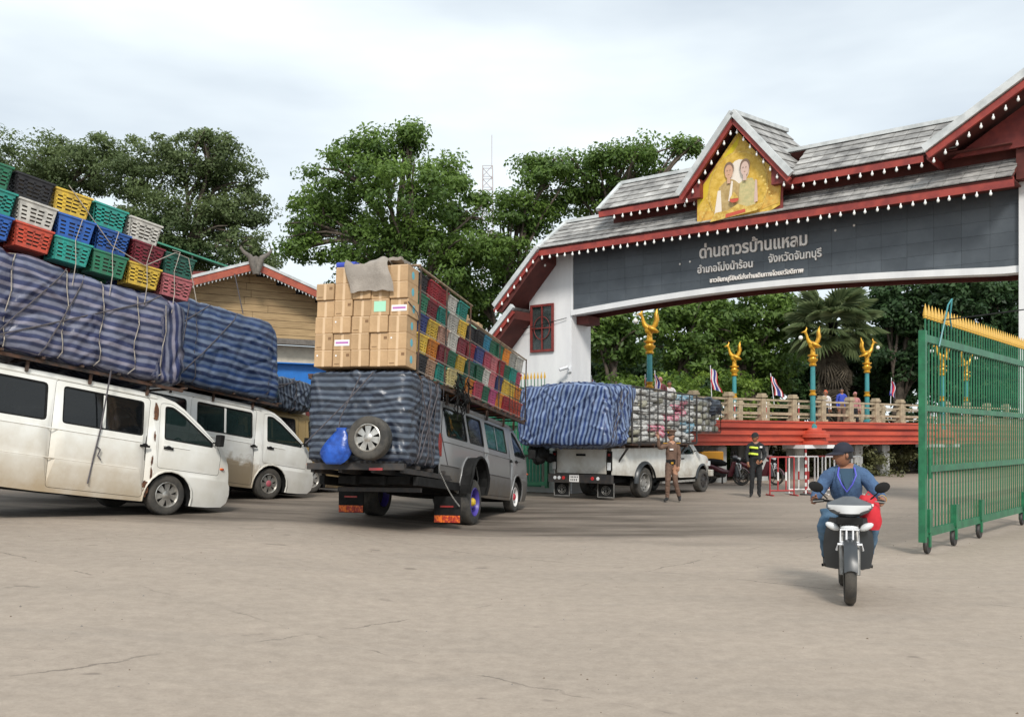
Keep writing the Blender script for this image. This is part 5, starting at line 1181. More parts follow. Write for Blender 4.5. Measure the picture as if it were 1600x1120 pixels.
# ---- crates
def crate_mesh(L_, W_, H_):
    m = MB(); t = .012; tp = .035
    def face(p0, p1, z0, z1, inx, n):   # lattice wall between two points
        p0, p1 = Vector((*p0,0)), Vector((*p1,0)); d = p1-p0; ln = d.length; x = d/ln; nn = Vector((x.y,-x.x,0))
        def b(a0, a1, b0, b1, th=t, lean=True):
            vs = []
            for (a, z) in ((a0,b0),(a1,b0),(a1,b1),(a0,b1)):
                k = (1-z/H_)*tp
                q = p0+x*(a+(k if a < ln*.5 else -k)*(1 if lean else 0))-nn*k; vs += [q+Vector((0,0,z)), q-nn*th+Vector((0,0,z))]
            m.add(vs, [(0,2,4,6),(7,5,3,1),(0,1,3,2),(2,3,5,4),(4,5,7,6),(6,7,1,0)])
        b(0, ln, 0, .05); b(0, ln, H_-.07, H_)
        rows = 4; hh = (H_-.12)/rows
        for r in range(rows): z = .05+hh*r; b(0, ln, z+hh*.46, z+hh, t)
        for k in range(n+1): a = ln*k/n; w = .024 if 0 < k < n else .035; b(max(0,a-w), min(ln,a+w), .05, H_-.07, t*1.25)
    c = [(-L_/2,-W_/2),(L_/2,-W_/2),(L_/2,W_/2),(-L_/2,W_/2)]
    for i in range(4): face(c[i], c[(i+1)%4], 0, H_, 0, 4 if i % 2 == 0 else 3)
    m.box((-L_/2+tp,-W_/2+tp,.0),(L_/2-tp,W_/2-tp,.012))
    for a, b_ in (((-L_/2-.014,-W_/2-.014),(L_/2+.014,-W_/2)),((-L_/2-.014,W_/2),(L_/2+.014,W_/2+.014)),((-L_/2-.014,-W_/2),(-L_/2,W_/2)),((L_/2,-W_/2),(L_/2+.014,W_/2))): m.box((a[0],a[1],H_-.028),(b_[0],b_[1],H_))
    m.box((-L_/2+tp+.02,-W_/2+tp+.02,.014),(L_/2-tp-.02,W_/2-tp-.02,H_-.05), 1)
    return m
FILL = mat('crate_contents', (.055,.05,.045), .95, col2=(.12,.10,.08), vscale=6)
CR = {}
def crate(key, dims, Mx, label, group):
    k = tuple(round(d, 2) for d in dims)+(key,)
    if k not in CR: CR[k] = crate_mesh(*dims).mesh('crate', [CM[key], FILL])
    o = objm('crate', CR[k], None, Mx); return tag(o, label, 'crate', group)
GC1 = 'plastic crates on top of the nearest van load'
rows1 = [['pink','yellow','green','teal','coral','blue','green','white'], ['darkgreen','maroon','blue','blue','white','teal','red','yellow'], [None,'white','teal','yellow','black','green','blue',None]]
for r, row_ in enumerate(rows1):
    for i, key in enumerate(row_):
        if key is None: continue
        L_, H_ = .56, .35
        x = -.36-i*.605+(0 if r < 2 else -.10); z = 3.70+r*.362+.02*i*(1 if r < 2 else 1); yaw = rnd.uniform(-4,4)
        lbl = f"{CW.get(key,key)} crate, {ORD[i]} from the front in the {['lowest','middle','top'][r]} row above lilac tarpaulin"
        crate(key, (L_,.42,H_), MV1 @ T(x, .16, z) @ RZ(yaw) @ RX(rnd.uniform(-2,3)), lbl, GC1)
        if i < 7 and r < 2: crate(rnd.choice(['teal','green','blue','white','yellow','red']), (L_,.42,H_), MV1 @ T(x+.05, .75, z+.0) @ RZ(rnd.uniform(-4,4)), f"crate in the second line, behind the {ORD[i]} one in the {['lowest','middle'][r]} row", GC1)
tag(MB().tube([MV1 @ Vector(p) for p in ((.0,-.10,3.70),(-.25,-.09,4.40),(-.5,-.08,4.42),(-1.0,-.08,4.05),(-1.6,-.08,4.2),(-2.4,-.08,4.9))], .008, 5).build('rope', M['ropelight'], smooth=60), 'pale rope slung across the coloured crates on the nearest van', 'rope')
for i, x in enumerate((-.45,-.95,-1.55,-2.15)):
    tag(MB().tube([MV1 @ Vector(p) for p in ((x,-.13,3.4),(x+.02,-.10,3.75),(x-.03,-.09,4.1),(x+.03,-.09,4.45),(x,.1,4.5))], .007, 5).build('rope', M['ropelight'], smooth=60), f'pale upright rope over the crates, {ORD[i]} from the front of the nearest van', 'rope')
# ---------------- grey van: tail platform, lower bundle, cartons, crates
P_ = thing('tail_platform', 'black steel platform and long roof rack carrying the load of the silver van', 'platform', MG)
for y in (.02, .5, 1.05, 1.52): MB().box((-6.58,y-.03,.46),(-4.3,y+.03,.54)).build('beam', M['dark'], P_)
for x in (-6.6,-6.0,-5.4,-4.8): MB().box((x-.035,-.04,.545),(x+.035,1.58,.60)).build('cross_beam', M['dark'], P_)
MB().box((-6.66,-.04,.50),(-6.60,1.58,.60)).build('rear_beam', M['dark'], P_)
[MB().box((-6.0,y_,.30),(-3.6,y_+.08,.44)).build('chassis_rail', M['black'], P_) for y_ in (-.02, .55, 1.05, 1.60)]
MB().box((-5.7,.05,.20),(-5.62,1.5,.27)).build('lower_beam', M['dark'], P_); MB().box((-5.9,.16,.32),(-4.4,1.4,.44)).build('under_dark_fill', M['black'], P_)  # the black box is added to stand for the darkness below the platform
MB().box((-6.68,.3,.49),(-6.665,.52,.53)).build('tail_lamp', M['lamp_red'], P_)
for y in (.02, 1.78): MB().box((-6.3,y-.03,1.98),(.55,y+.03,2.04)).build('rack_rail', M['rustdark'], P_)
for i in range(15): x = -6.2+i*.48; MB().box((x-.02,-.05,2.042),(x+.02,1.86,2.075)).build('rack_bar', M['rustdark'], P_)
for x in (-4.4,-3.2,-2.0,-.8,.0): MB().box((x-.02,.08,1.78),(x+.02,.12,1.978)).build('rack_foot', M['rustdark'], P_)
bundle('tarpaulin_load', 'dark slate striped tarpaulin bundle behind the silver van, spare wheel on it', MG, (-6.60,-.03,.61),(-4.98,1.66,2.05), 'tarp_c', 11, wr=.020, n=(50,56,50), rp=[-6.0,-5.3], top=(0,0,0,.02), bul=.03)
for i, pts in enumerate(([(-6.70,1.1,.7),(-6.74,1.0,1.3),(-6.72,.7,1.95)],[(-6.70,1.6,.9),(-6.73,.9,1.55),(-6.7,.5,2.0)],[(-5.6,-.12,.65),(-5.9,-.13,1.3),(-6.3,-.12,1.9)],[(-4.9,-.12,.7),(-5.3,-.13,1.2),(-5.2,-.12,1.95)])):
    tag(MB().tube([MG @ Vector(p) for p in pts], .010, 5).build('rope', M['rope'], smooth=60), ['dark rope running up the back of the slate bundle behind the blue bag','dark rope slanting across the back of the slate bundle','dark rope slanting on the right side of the slate bundle, near its rear','dark rope tied near the tail lamp of the silver van'][i], 'rope')
# spare wheel and blue bag
sw = thing('spare_wheel', 'spare wheel with alloy rim hung on the back of the slate striped bundle', 'wheel', MG @ T(-6.80, .47, .97) @ RZ(-90))
wheel(sw, (0,0,0), .335, .21, -1, 'alloy', 'chrome', None, spare=True)
def bag():
    B = thing('plastic_bag', 'blue plastic bag tied shut, hanging left of the spare wheel', 'bag', MG @ T(-6.80, 1.06, .84)); m = MB(); n = 22; k = 14; vs = []
    for i in range(k+1):
        t = i/k; z = -.27+.56*t; r = .03+.25*math.sin(math.pi*min(1, t*.93+.07))**.8*(1-.55*t)+(.05 if t > .93 else 0)
        for j in range(n): a = 2*math.pi*j/n; q = r*(1+.16*noise.noise(Vector((math.cos(a)*2.5, math.sin(a)*2.5, t*3)))+.05*math.sin(a*7+t*3)); vs.append((q*.42*math.cos(a), q*1.15*math.sin(a)-.12*t, z))
    fs = [(i*n+j, i*n+(j+1)%n, (i+1)*n+(j+1)%n, (i+1)*n+j) for i in range(k) for j in range(n)]+[tuple(range(n-1,-1,-1)), tuple(range(k*n,(k+1)*n))]
    m.add(vs, fs).build('bag_body', M['blue_bag'], B, smooth=70); MB().tube([(0,-.11+.05*math.cos(a), .20+.01*math.sin(3*a)) if True else 0 for a in [i*.7 for i in range(10)]], .012, 5).build('knot', M['blue_bag'], B)
bag()
# mudflaps and chain
for i, y in enumerate((.03, 1.84)):
    q = MG @ Vector((-4.42, y, 0)); z = g(q.x, q.y)+.10; F_ = thing('mud_flap', ('right' if i == 0 else 'left')+' black mud flap with orange reflectors behind the silver van rear wheel', 'mud flap', T(q.x, q.y, z) @ RZ(74.5))
    MB().box((-.012,-.24,0),(.012,.24,.46)).build('flap', M['black'], F_)
    r_ = MB(); [r_.prism([(-.23+.153*k,.01),(-.23+.153*k+.145,.01),(-.23+.153*k+.145,.13),(-.23+.153*k,.13)], lambda a,b,d: (d,a,b), -.03, -.013) for k in range(3)]
    for k in range(3): MB().box((-.031,-.235+.158*k,.01),(-.013,-.235+.158*k+.15,.13)).build('reflector', M['orange'], F_)
    MB().box((-.030,-.12,.27),(-.013,.12,.30)).build('red_strip', M['lamp_red'], F_)
m = MB(); a, b = MG @ Vector((-5.2,-.08,.60)), MG @ Vector((-4.46,-.20,.02)); 
for i in range(26): p = a.lerp(b, i/25); m.ell(p+Vector((0,0,-.06*math.sin(math.pi*i/25))), (.012,.012,.02), 6)
tag(m.build('chain', M['steelrim']), 'steel chain slanting down to the right mud flap of the silver van', 'chain', kind='stuff')
# cartons
cm_ = {}
def carton(Mx, L_, W_, H_, label, group, deco=None, seed=0):
    o = thing('carton', label, 'carton', Mx, group)
    key = (round(L_,3), round(W_,3), round(H_,3))
    if key not in cm_:
        cm_[key] = (MB().cbox((0,0,H_/2),(L_,W_,H_),ch=.05).mesh('box', M['carton'], 20), MB().box((-L_/2-.002,-.024,.0),(-L_/2-.0005,.018,H_*.98)).box((-L_/2-.0025,-W_*.46,H_*.93),(-L_/2-.001,W_*.46,H_*.965)).mesh('tape', M['tape']))
    objm('box', cm_[key][0], o); objm('tape', cm_[key][1], o)
    if deco == 'mint': MB().box((-L_/2-.005,-W_*.33,H_*.22),(-L_/2-.003,W_*.33,H_*.85)).build('label', M['mintlabel'], o)
    if deco == 'purple':
        MB().box((-L_/2-.005,-W_*.42,H_*.25),(-L_/2-.003,W_*.42,H_*.62)).build('label', M['whitelabel'], o); MB().box((-L_/2-.007,-W_*.36,H_*.38),(-L_/2-.0055,W_*.36,H_*.50)).build('label_print', M['purplelabel'], o)
    if deco == 'dot': MB().box((-L_/2-.005,W_*.28,H_*.62),(-L_/2-.003,W_*.36,H_*.72)).build('sticker', M['whitelabel'], o)
    if seed % 3 == 0: MB().box((-L_/2-.004,-W_*.42,H_*.62),(-L_/2-.0026,-W_*.25,H_*.78)).box((-L_/2-.004,W_*.12,H_*.15),(-L_/2-.0026,W_*.40,H_*.19)).build('print', M['print_brown'], o)
    MB().ell((0,-W_/2-.0005,H_*.5),(.055,.003,.065),10).build('side_mark', M['print_cyan'], o)
    return o
GK = 'cardboard cartons stacked at the back of the silver van'
ncol = [6,6,6,6,5]   # from the right
zc0 = 2.10; CWD, CHT = .302, .262
for c_ in range(5):
    for r in range(ncol[c_]):
        y = .15+c_*.312+(.008*((r*7+c_*3) % 3)); x = -6.40+.02*(((r*5+c_*2) % 4)-1.5)*.6
        H_ = CHT
        deco = {(0,3):'purple',(1,3):'mint',(3,1):'purple',(2,4):'dot',(3,2):'dot',(0,1):'dot',(4,0):'dot',(3,0):'dot'}.get((c_, r))
        z = zc0+r*.266+.003*c_
        extra = {'purple': ' with a purple printed label', 'mint': ' with a mint green label', 'dot': ' with a small white sticker'}.get(deco, '')
        lab = f"carton{extra}, {ORD[r]} layer up, {ORD[c_]} column from the right"
        if r == 5 and c_ in (1, 2): y += .0
        carton(MG @ T(x, y, z) @ RZ(rnd.uniform(-1.5,1.5)), .44, CWD, H_, lab, GK, deco, r*5+c_)
def cloth_sheet(name, label, cat, fn, nu, nv, th, mt, sm=60):
    m = MB(); vs = []; n2 = (nu+1)*(nv+1)
    for k in (0, 1):
        for i in range(nu+1):
            for j in range(nv+1): p = fn(i/nu, j/nv); vs.append(p-Vector((0,0,th))*k)
    fs = []
    for i in range(nu):
        for j in range(nv): a = i*(nv+1)+j; q = (a, a+nv+1, a+nv+2, a+1); fs += [q, tuple(x+n2 for x in q[::-1])]
    rim = [i*(nv+1) for i in range(nu+1)]+[nu*(nv+1)+j for j in range(1,nv+1)]+[i*(nv+1)+nv for i in range(nu-1,-1,-1)]+[j for j in range(nv-1,0,-1)]
    for a, b in zip(rim, rim[1:]+rim[:1]): fs.append((a, b, b+n2, a+n2))
    m.add(vs, fs); return tag(m.build(name, mt, smooth=sm), label, cat)
def cfn(u, v):   # drapes over the top front edge of columns 2-4
    y = .36+u*.72+.05*math.sin(v*5); s = v*1.0; zt = zc0+6*.266+.05
    if s < .42: x = -6.05-s*1.42; z = zt+.05*noise.noise(Vector((u*4,v*4,0)))+.05*math.sin(u*7)+.03
    else: t = s-.42; x = -6.66-.05*min(1, t*4)-.02*math.sin(u*9); z = zt-.02-t*.78-(.14*u*(1-u)*2)*0+.05*math.sin(u*3)*t
    return MG @ Vector((x, y-.10*v, z+.03*noise.noise(Vector((u*6,v*6,3)))))
cloth_sheet('canvas_sheet', 'grey brown canvas sheet folded over the top of the carton stack', 'canvas', cfn, 22, 26, .025, M['canvas'])
def cfn2(u, v):
    y = .20+u*.70; zt = zc0+6*.266+.10; return MG @ Vector((-6.50+v*.55, y, zt+.05*math.sin(u*5+1)*.8+.05*noise.noise(Vector((u*5,v*5,7)))+.03*(1-u)))
cloth_sheet('canvas_roll', 'second fold of brown canvas lying flat over the carton tops', 'canvas', cfn2, 16, 10, .05, M['canvas'])
tag(MB().cyl(MG @ Vector((-6.45,.98,3.77)), MG @ Vector((-6.45,1.30,3.77)), .055, n=10).cyl(MG @ Vector((-6.36,.98,3.78)), MG @ Vector((-6.36,1.30,3.79)), .05, n=10).build('cloth_roll', M['bluecloth'], smooth=50), 'small rolled navy and blue cloth on the upper left carton', 'cloth')
# crates on the side of the silver van
GC2 = 'plastic crates stacked along the silver van load'
up_ = [['black','green','navy','yellow','black'],['red','maroon','yellow','orange','tan'],['red','teal','peach','maroon','teal'],['white','white','white','green','cream'],['teal','yellow','maroon','yellow','darkgreen']]
lowc = [['black','red','darkgreen','orange'],['black','navy','green','rose'],['cyan','rose','white','green'],['green','pink','pink','magenta'],['green','red','navy','orange'],['orange','green','yellow','red'],['white','teal','yellow','coral'],['white','rose','orange','coral']]
for c_, colr in enumerate(up_):
    for r, key in enumerate(colr):
        x = -5.92+.505*c_; z = 2.09+.325*(4-r)
        crate(key, (.47,.56,.305), MG @ T(x+rnd.uniform(-.012,.012), .30+rnd.uniform(-.03,.02), z+.004) @ RZ(rnd.uniform(-2.2,2.2)) @ RY(rnd.uniform(-1,1)), f"{CW.get(key,key)} crate, taller block beside cartons, {ORD[c_]} column from the rear, {ORD[r]} from top", GC2)
for c_, colr in enumerate(lowc):
    for r, key in enumerate(colr):
        x = -3.33+.488*c_; z = 2.09+.332*(3-r)
        crate(key, (.455,.56,.312), MG @ T(x+rnd.uniform(-.012,.012), .30+rnd.uniform(-.03,.02), z+.004) @ RZ(rnd.uniform(-2.2,2.2)) @ RY(rnd.uniform(-1,1)), f"{CW.get(key,key)} crate, lower block above van windows, {ORD[c_]} column from the rear, {ORD[r]} from top", GC2)
bundle('tarpaulin_load', 'covered inner cargo behind the wall of crates on the silver van', MG, (-6.10,.66,2.09),(.48,1.80,3.30), 'tarp_c', 14, wr=.02, n=(30,12,12))
for i, (x, w) in enumerate(((-3.05,.40),(-2.62,.40),(-2.1,.52),(-1.62,.30))):
    carton(MG @ T(x, .62, 3.43) @ RZ(90+rnd.uniform(-6,6)), .42, w, .36+.04*(i % 2), f"carton lying on the lower crate block behind the step, {ORD[i]} from the rear", 'cartons on top of the crate block', 'mint' if i == 2 else None, i)
# bamboo poles, rails and rope net round the crates
rl = thing('pole_frame', 'bamboo poles and dark ropes holding the crate wall of the silver van', 'frame', MG)
for (a, b, r_) in (((-6.15,.0,3.76),(-3.45,.0,3.76),.022),((-6.15,.08,3.81),(-3.4,.06,3.80),.02),((-6.1,.55,3.79),(-3.5,.55,3.80),.022),((-3.5,.0,3.46),(.55,.0,3.44),.02),((-3.4,.09,3.49),(.50,.10,3.46),.018),((-6.15,-.01,3.80),(-6.15,1.0,3.82),.02)): MB().cyl(a, b, r_, r_*.8, 8).build('bamboo_pole', M['bamboo'], rl, smooth=60)
for x, z1 in ((-6.16,3.78),(-3.58,3.75),(.52,3.45),(-1.6,3.43),(-4.9,3.75)): MB().box((x-.012,-.028,2.03),(x+.012,-.004,z1)).build('upright_bar', M['rustdark'], rl)
for k in range(5): MB().tube([(-6.15,-.03,2.09+.325*k),(-5,-.035,2.08+.325*k),(-3.6,-.03,2.09+.325*k)], .007, 5).build('rope', M['ropelight'], rl)
for k in range(4): MB().tube([(-3.55,-.03,2.09+.332*k),(-1.6,-.035,2.075+.332*k),(.5,-.03,2.09+.332*k)], .007, 5).build('rope', M['ropelight'], rl)
m = MB()
for i in range(7): x = -.9+.22*i; m.tube([(x,-.05,2.03),(x+.01,-.05,2.75)], .006, 4)
for z in (2.2,2.42,2.64,2.75): m.tube([(-.95,-.05,z),(.5,-.05,z)], .006, 4)
m.build('wire_cage', M['dark'], rl)['kind'] = 'stuff'
MB().tube([(-6.62,.0,3.1),(-6.3,-.03,3.0),(-6.17,-.03,2.85)], .008, 5).build('rope', M['rope'], rl)
# tangle of dark netting hanging at the rack
tangle = MB(); rs = random.Random(4)
for i in range(40): a = Vector((-4.15+rs.uniform(-.35,.35), -.08+rs.uniform(-.05,.04), 2.02+rs.uniform(-.22,.34))); tangle.tube([a, a+Vector((rs.uniform(-.2,.2), rs.uniform(-.03,.03), rs.uniform(-.2,.1))), a+Vector((rs.uniform(-.25,.25), rs.uniform(-.04,.04), rs.uniform(-.3,.05)))], .012, 4)
o = tangle.build('netting', M['black']); o.matrix_world = MG; tag(o, 'dark tangle of netting hanging where the crate blocks meet on the silver van', 'netting', kind='stuff')
# ================================================================ pickup with cage
MT = place(1007,777,51.7,0,0.0)
def pickup():
    V = thing('pickup_truck', 'white pickup lorry with raised bed, seen from behind its right rear wheel', 'pickup', MT); HW = .93; WB = 3.45
    def sy(side): return lambda x, z, d: (x, HW+side*((HW-.03 if x > 2.0 else HW)-(.02 if z > 1.05 else 0)-(.14*((z-1.1)/.6) if z > 1.1 and x > 1.95 else 0)-(.16*((x-3.4)/.75)**2 if x > 3.4 else 0)-d), z)
    def arc(cx, r, czz, z0):
        a0 = math.asin(max(-1, min(1, (z0-czz)/r))); return [(cx+r*math.cos(a0+(math.pi-2*a0)*i/12), czz+r*math.sin(a0+(math.pi-2*a0)*i/12)) for i in range(13)]
    bed = [(-1.62,.66),(-1.62,1.34),(1.90,1.34),(1.90,.52)]+arc(0,.50,.44,.52)+[(-.55,.60)]
    cab = [(1.96,.48),(1.96,1.72),(2.10,1.76),(2.75,1.74),(3.05,1.42),(3.28,1.16),(3.9,1.06),(4.12,.96),(4.17,.82),(4.18,.62),(4.10,.50)]+arc(WB,.42,.40,.50)+[(2.9,.46)]
    door = rpoly([(2.05,.52),(2.05,1.67),(2.68,1.67),(3.12,1.20),(3.06,.70),(2.98,.52)], .05); win = rpoly([(2.13,1.14),(2.13,1.62),(2.62,1.62),(3.0,1.20),(2.98,1.14)], .04)
    for side in (-1, 1):
        f = sy(side); panel(bed, [], f, rev=.03, zl=[1.0,1.05]).build('bed_side', M['truck_white'], V, smooth=35)
        panel(cab, [grow(door, .006)], f, rev=.03, zl=[1.1]).build('cab_side', M['truck_white'], V, smooth=35)
        D = panel(door, [win], f, rev=.03, zl=[1.1]).build('door', M['truck_white'], V, smooth=35); panel(win, [], lambda x,z,d: f(x,z,d+.02), rev=0).build('window', M['glass_clear'], D)
        b = f(2.2,1.02,-.012); MB().cbox((2.2,b[1],1.02),(.15,.03,.035)).build('door_handle', M['black'], D)
        b = f(3.0,1.22,0); mm = MB(); mm.tube([b,(b[0]+.03,b[1]+side*.12,b[2]+.03)], .014, 5); mm.cbox((b[0]+.04,b[1]+side*.19,b[2]+.06),(.09,.17,.15)); mm.build('wing_mirror', M['black'], V, smooth=40)
        for cx, r_, cz_ in ((0,.50,.44),(WB,.42,.40)):
            ln = arc(cx, r_+.0, cz_, .52); n = len(ln); q = MB(); q.add([f(x,z,-.0) for x,z in ln]+[f(x,z,.4) for x,z in ln], [(i,i+1,n+i+1,n+i) for i in range(n-1)]); q.add([f(x,z,.4) for x,z in ln], [tuple(range(n))]); q.build('wheel_well', M['black'], V)
        ln = arc(0,.55,.44,.40); n = len(ln); q = MB(); i2 = arc(0,.47,.44,.40); q.add([f(x,z,-.03) for x,z in ln]+[f(x,z,-.10) for x,z in i2]+[f(x,z,.0) for x,z in ln], [(i,i+1,n+i+1,n+i) for i in range(n-1)]+[(i,i+1,2*n+i+1,2*n+i) for i in range(n-1)]); q.build('arch_flare', M['darkp'], V, smooth=50)
        ln = arc(WB,.46,.40,.42); n = len(ln); i2 = arc(WB,.41,.40,.42); q = MB(); q.add([f(x,z,-.01) for x,z in ln]+[f(x,z,-.05) for x,z in i2], [(i,i+1,n+i+1,n+i) for i in range(n-1)]); q.build('arch_flare', M['darkp'], V, smooth=50)
        MB().box((1.0,HW+side*.88-.04,.34),(2.95,HW+side*.88+.04,.40)).build('side_step', M['chrome'], V)
        MB().cbox((4.08,HW+side*.66,.84),(.12,.32,.15)).build('headlamp', M['lens'], V); MB().cbox((3.85,sy(side)(3.85,.9,-.0)[1],.9),(.05,.012,.025)).build('side_marker', M['orange'], V)
    # cab across
    prof = cab[1:11]; m = MB(); k = 9
    for i, (x, z) in enumerate(prof):
        for t in range(k): u = -1+2*t/(k-1); a = sy(-1)(x,z,0)[1]; b = sy(1)(x,z,0)[1]; e = .05*(1-abs(u)**3); m.v.append((x+(e if x > 3 else 0), a+(b-a)*(u+1)/2, z+(e*.6 if z > 1.0 else 0)))
    ws = MB(); ws.v = list(m.v)
    for i in range(len(prof)-1):
        for t in range(k-1):
            q = (i*k+t, i*k+t+1, (i+1)*k+t+1, (i+1)*k+t)
            if i in (3,) and 0 < t < k-2: ws.f.append(q); ws.m.append(0)
            else: m.f.append(q); m.m.append(0)
    m.build('cab_shell', M['truck_white'], V, smooth=35); ws.build('windscreen', M['glass_clear'], V)
    MB().box((1.965,.06,.6),(1.99,1.8,1.70)).build('cab_back', M['truck_white'], V)
    MB().cbox((4.16,HW,.55),(.16,1.75,.20)).build('front_bumper', M['truck_white'], V, smooth=30)
    # tailgate, posts, bumper
    MB().cbox((-1.645,HW+.02,1.0),(.045,1.56,.64)).build('tailgate', M['truck_white'], V); MB().cbox((-1.672,HW+.02,1.17),(.012,.30,.06)).build('tailgate_handle', M['black'], V)
    for y in (.06, 1.80): MB().cbox((-1.655,y,1.02),(.06,.13,.50)).build('corner_post', M['black'], V); MB().cbox((-1.69,y,.88),(.03,.10,.20)).build('tail_lamp', M['lens'], V); MB().cbox((-1.69,y,1.18),(.02,.07,.07)).build('red_lamp', M['lamp_red'], V)
    MB().box((-1.80,-.06,.44),(-1.66,1.92,.66)).build('rear_bumper', M['dark'], V)
    for y, mt in ((.33,'lens'),(.50,'red'),(1.42,'red'),(1.56,'lens'),(1.70,'lens')): MB().lathe([(0,-1.815),(.045,-1.812),(.05,-1.80),(0,-1.80)], (0,y,.56), 'X', 12).build('bumper_lamp', M[mt], V)
    MB().box((-1.815,.92,.46),(-1.802,1.22,.64)).build('number_plate', M['whitelabel'], V)
    pm = MB()
    for i in range(5): pm.box((-1.818,.95+.05*i,.57),(-1.8155,.975+.05*i,.61))
    for i in range(4): pm.box((-1.818,.97+.06*i,.49),(-1.8155,1.0+.06*i,.54))
    pm.build('plate_characters', M['black'], V)
    for y in (.22, 1.62):
        F = MB().box((-1.58,y-.26,.06),(-1.56,y+.26,.44)).build('mud_flap', M['black'], V); MB().box((-1.60,y-.26,.06),(-1.585,y-.235,.44)).box((-1.60,y+.235,.06),(-1.585,y+.26,.44)).box((-1.60,y-.23,.06),(-1.585,y+.23,.085)).box((-1.60,y-.23,.42),(-1.585,y+.23,.44)).build('flap_border', M['steelrim'], F)
        e = MB(); 
        for rr in (.13,.09): e.tube([(-1.59,y+rr*math.cos(R(a)),.25+rr*.9*math.sin(R(a))) for a in range(0,361,20)], .007, 4)
        e.tube([(-1.59,y,.13),(-1.59,y,.36)], .008, 4); e.tube([(-1.59,y-.08,.31),(-1.59,y,.22),(-1.59,y+.08,.31)], .008, 4); e.build('flap_emblem', M['steelrim'], F)
    MB().box((-1.5,.3,.42),(4.0,.42,.54)).build('chassis_rail', M['black'], V); MB().box((-1.5,1.44,.42),(4.0,1.56,.54)).build('chassis_rail', M['black'], V)
    for x in (-1.55, -.8, 0, .9, 1.85): MB().box((x-.03,-.32,1.36),(x+.03,2.2,1.42)).build('cross_beam', M['rustdark'], V)
    for x in (-1.3, 1.8):
        MB().add([(x-.02,.02,.95),(x+.02,.02,.95),(x+.02,-.30,1.36),(x-.02,-.30,1.36),(x-.02,.07,.95),(x+.02,.07,.95),(x+.02,-.24,1.36),(x-.02,-.24,1.36)],[(0,1,2,3),(7,6,5,4),(0,4,5,1),(1,5,6,2),(2,6,7,3),(3,7,4,0)]).build('brace', M['dark'], V)
    for x, r, w_ in ((0,.415,.26),(WB,.345,.22)):
        for side in (-1, 1):
            wheel(V, (x, HW+side*(HW-w_/2+.02), r*.985), r, w_, side, 'steel' if x == 0 else 'alloy', 'steelrim' if x == 0 else 'dark', None)
        MB().cyl((x,.3,r*.9),(x,1.55,r*.9),.07,n=8).build('axle', M['dark'], V)
pickup()
TL = bundle('tarpaulin_load', 'bright blue and white striped tarpaulin over the rear of the pickup load', MT, (-2.50,-.34,1.44),(-1.42,2.42,2.98), 'tarp_d', 21, wr=.042, axis='x', n=(30,60,44), taper=(.10,-.55), rp=[], bul=.05)
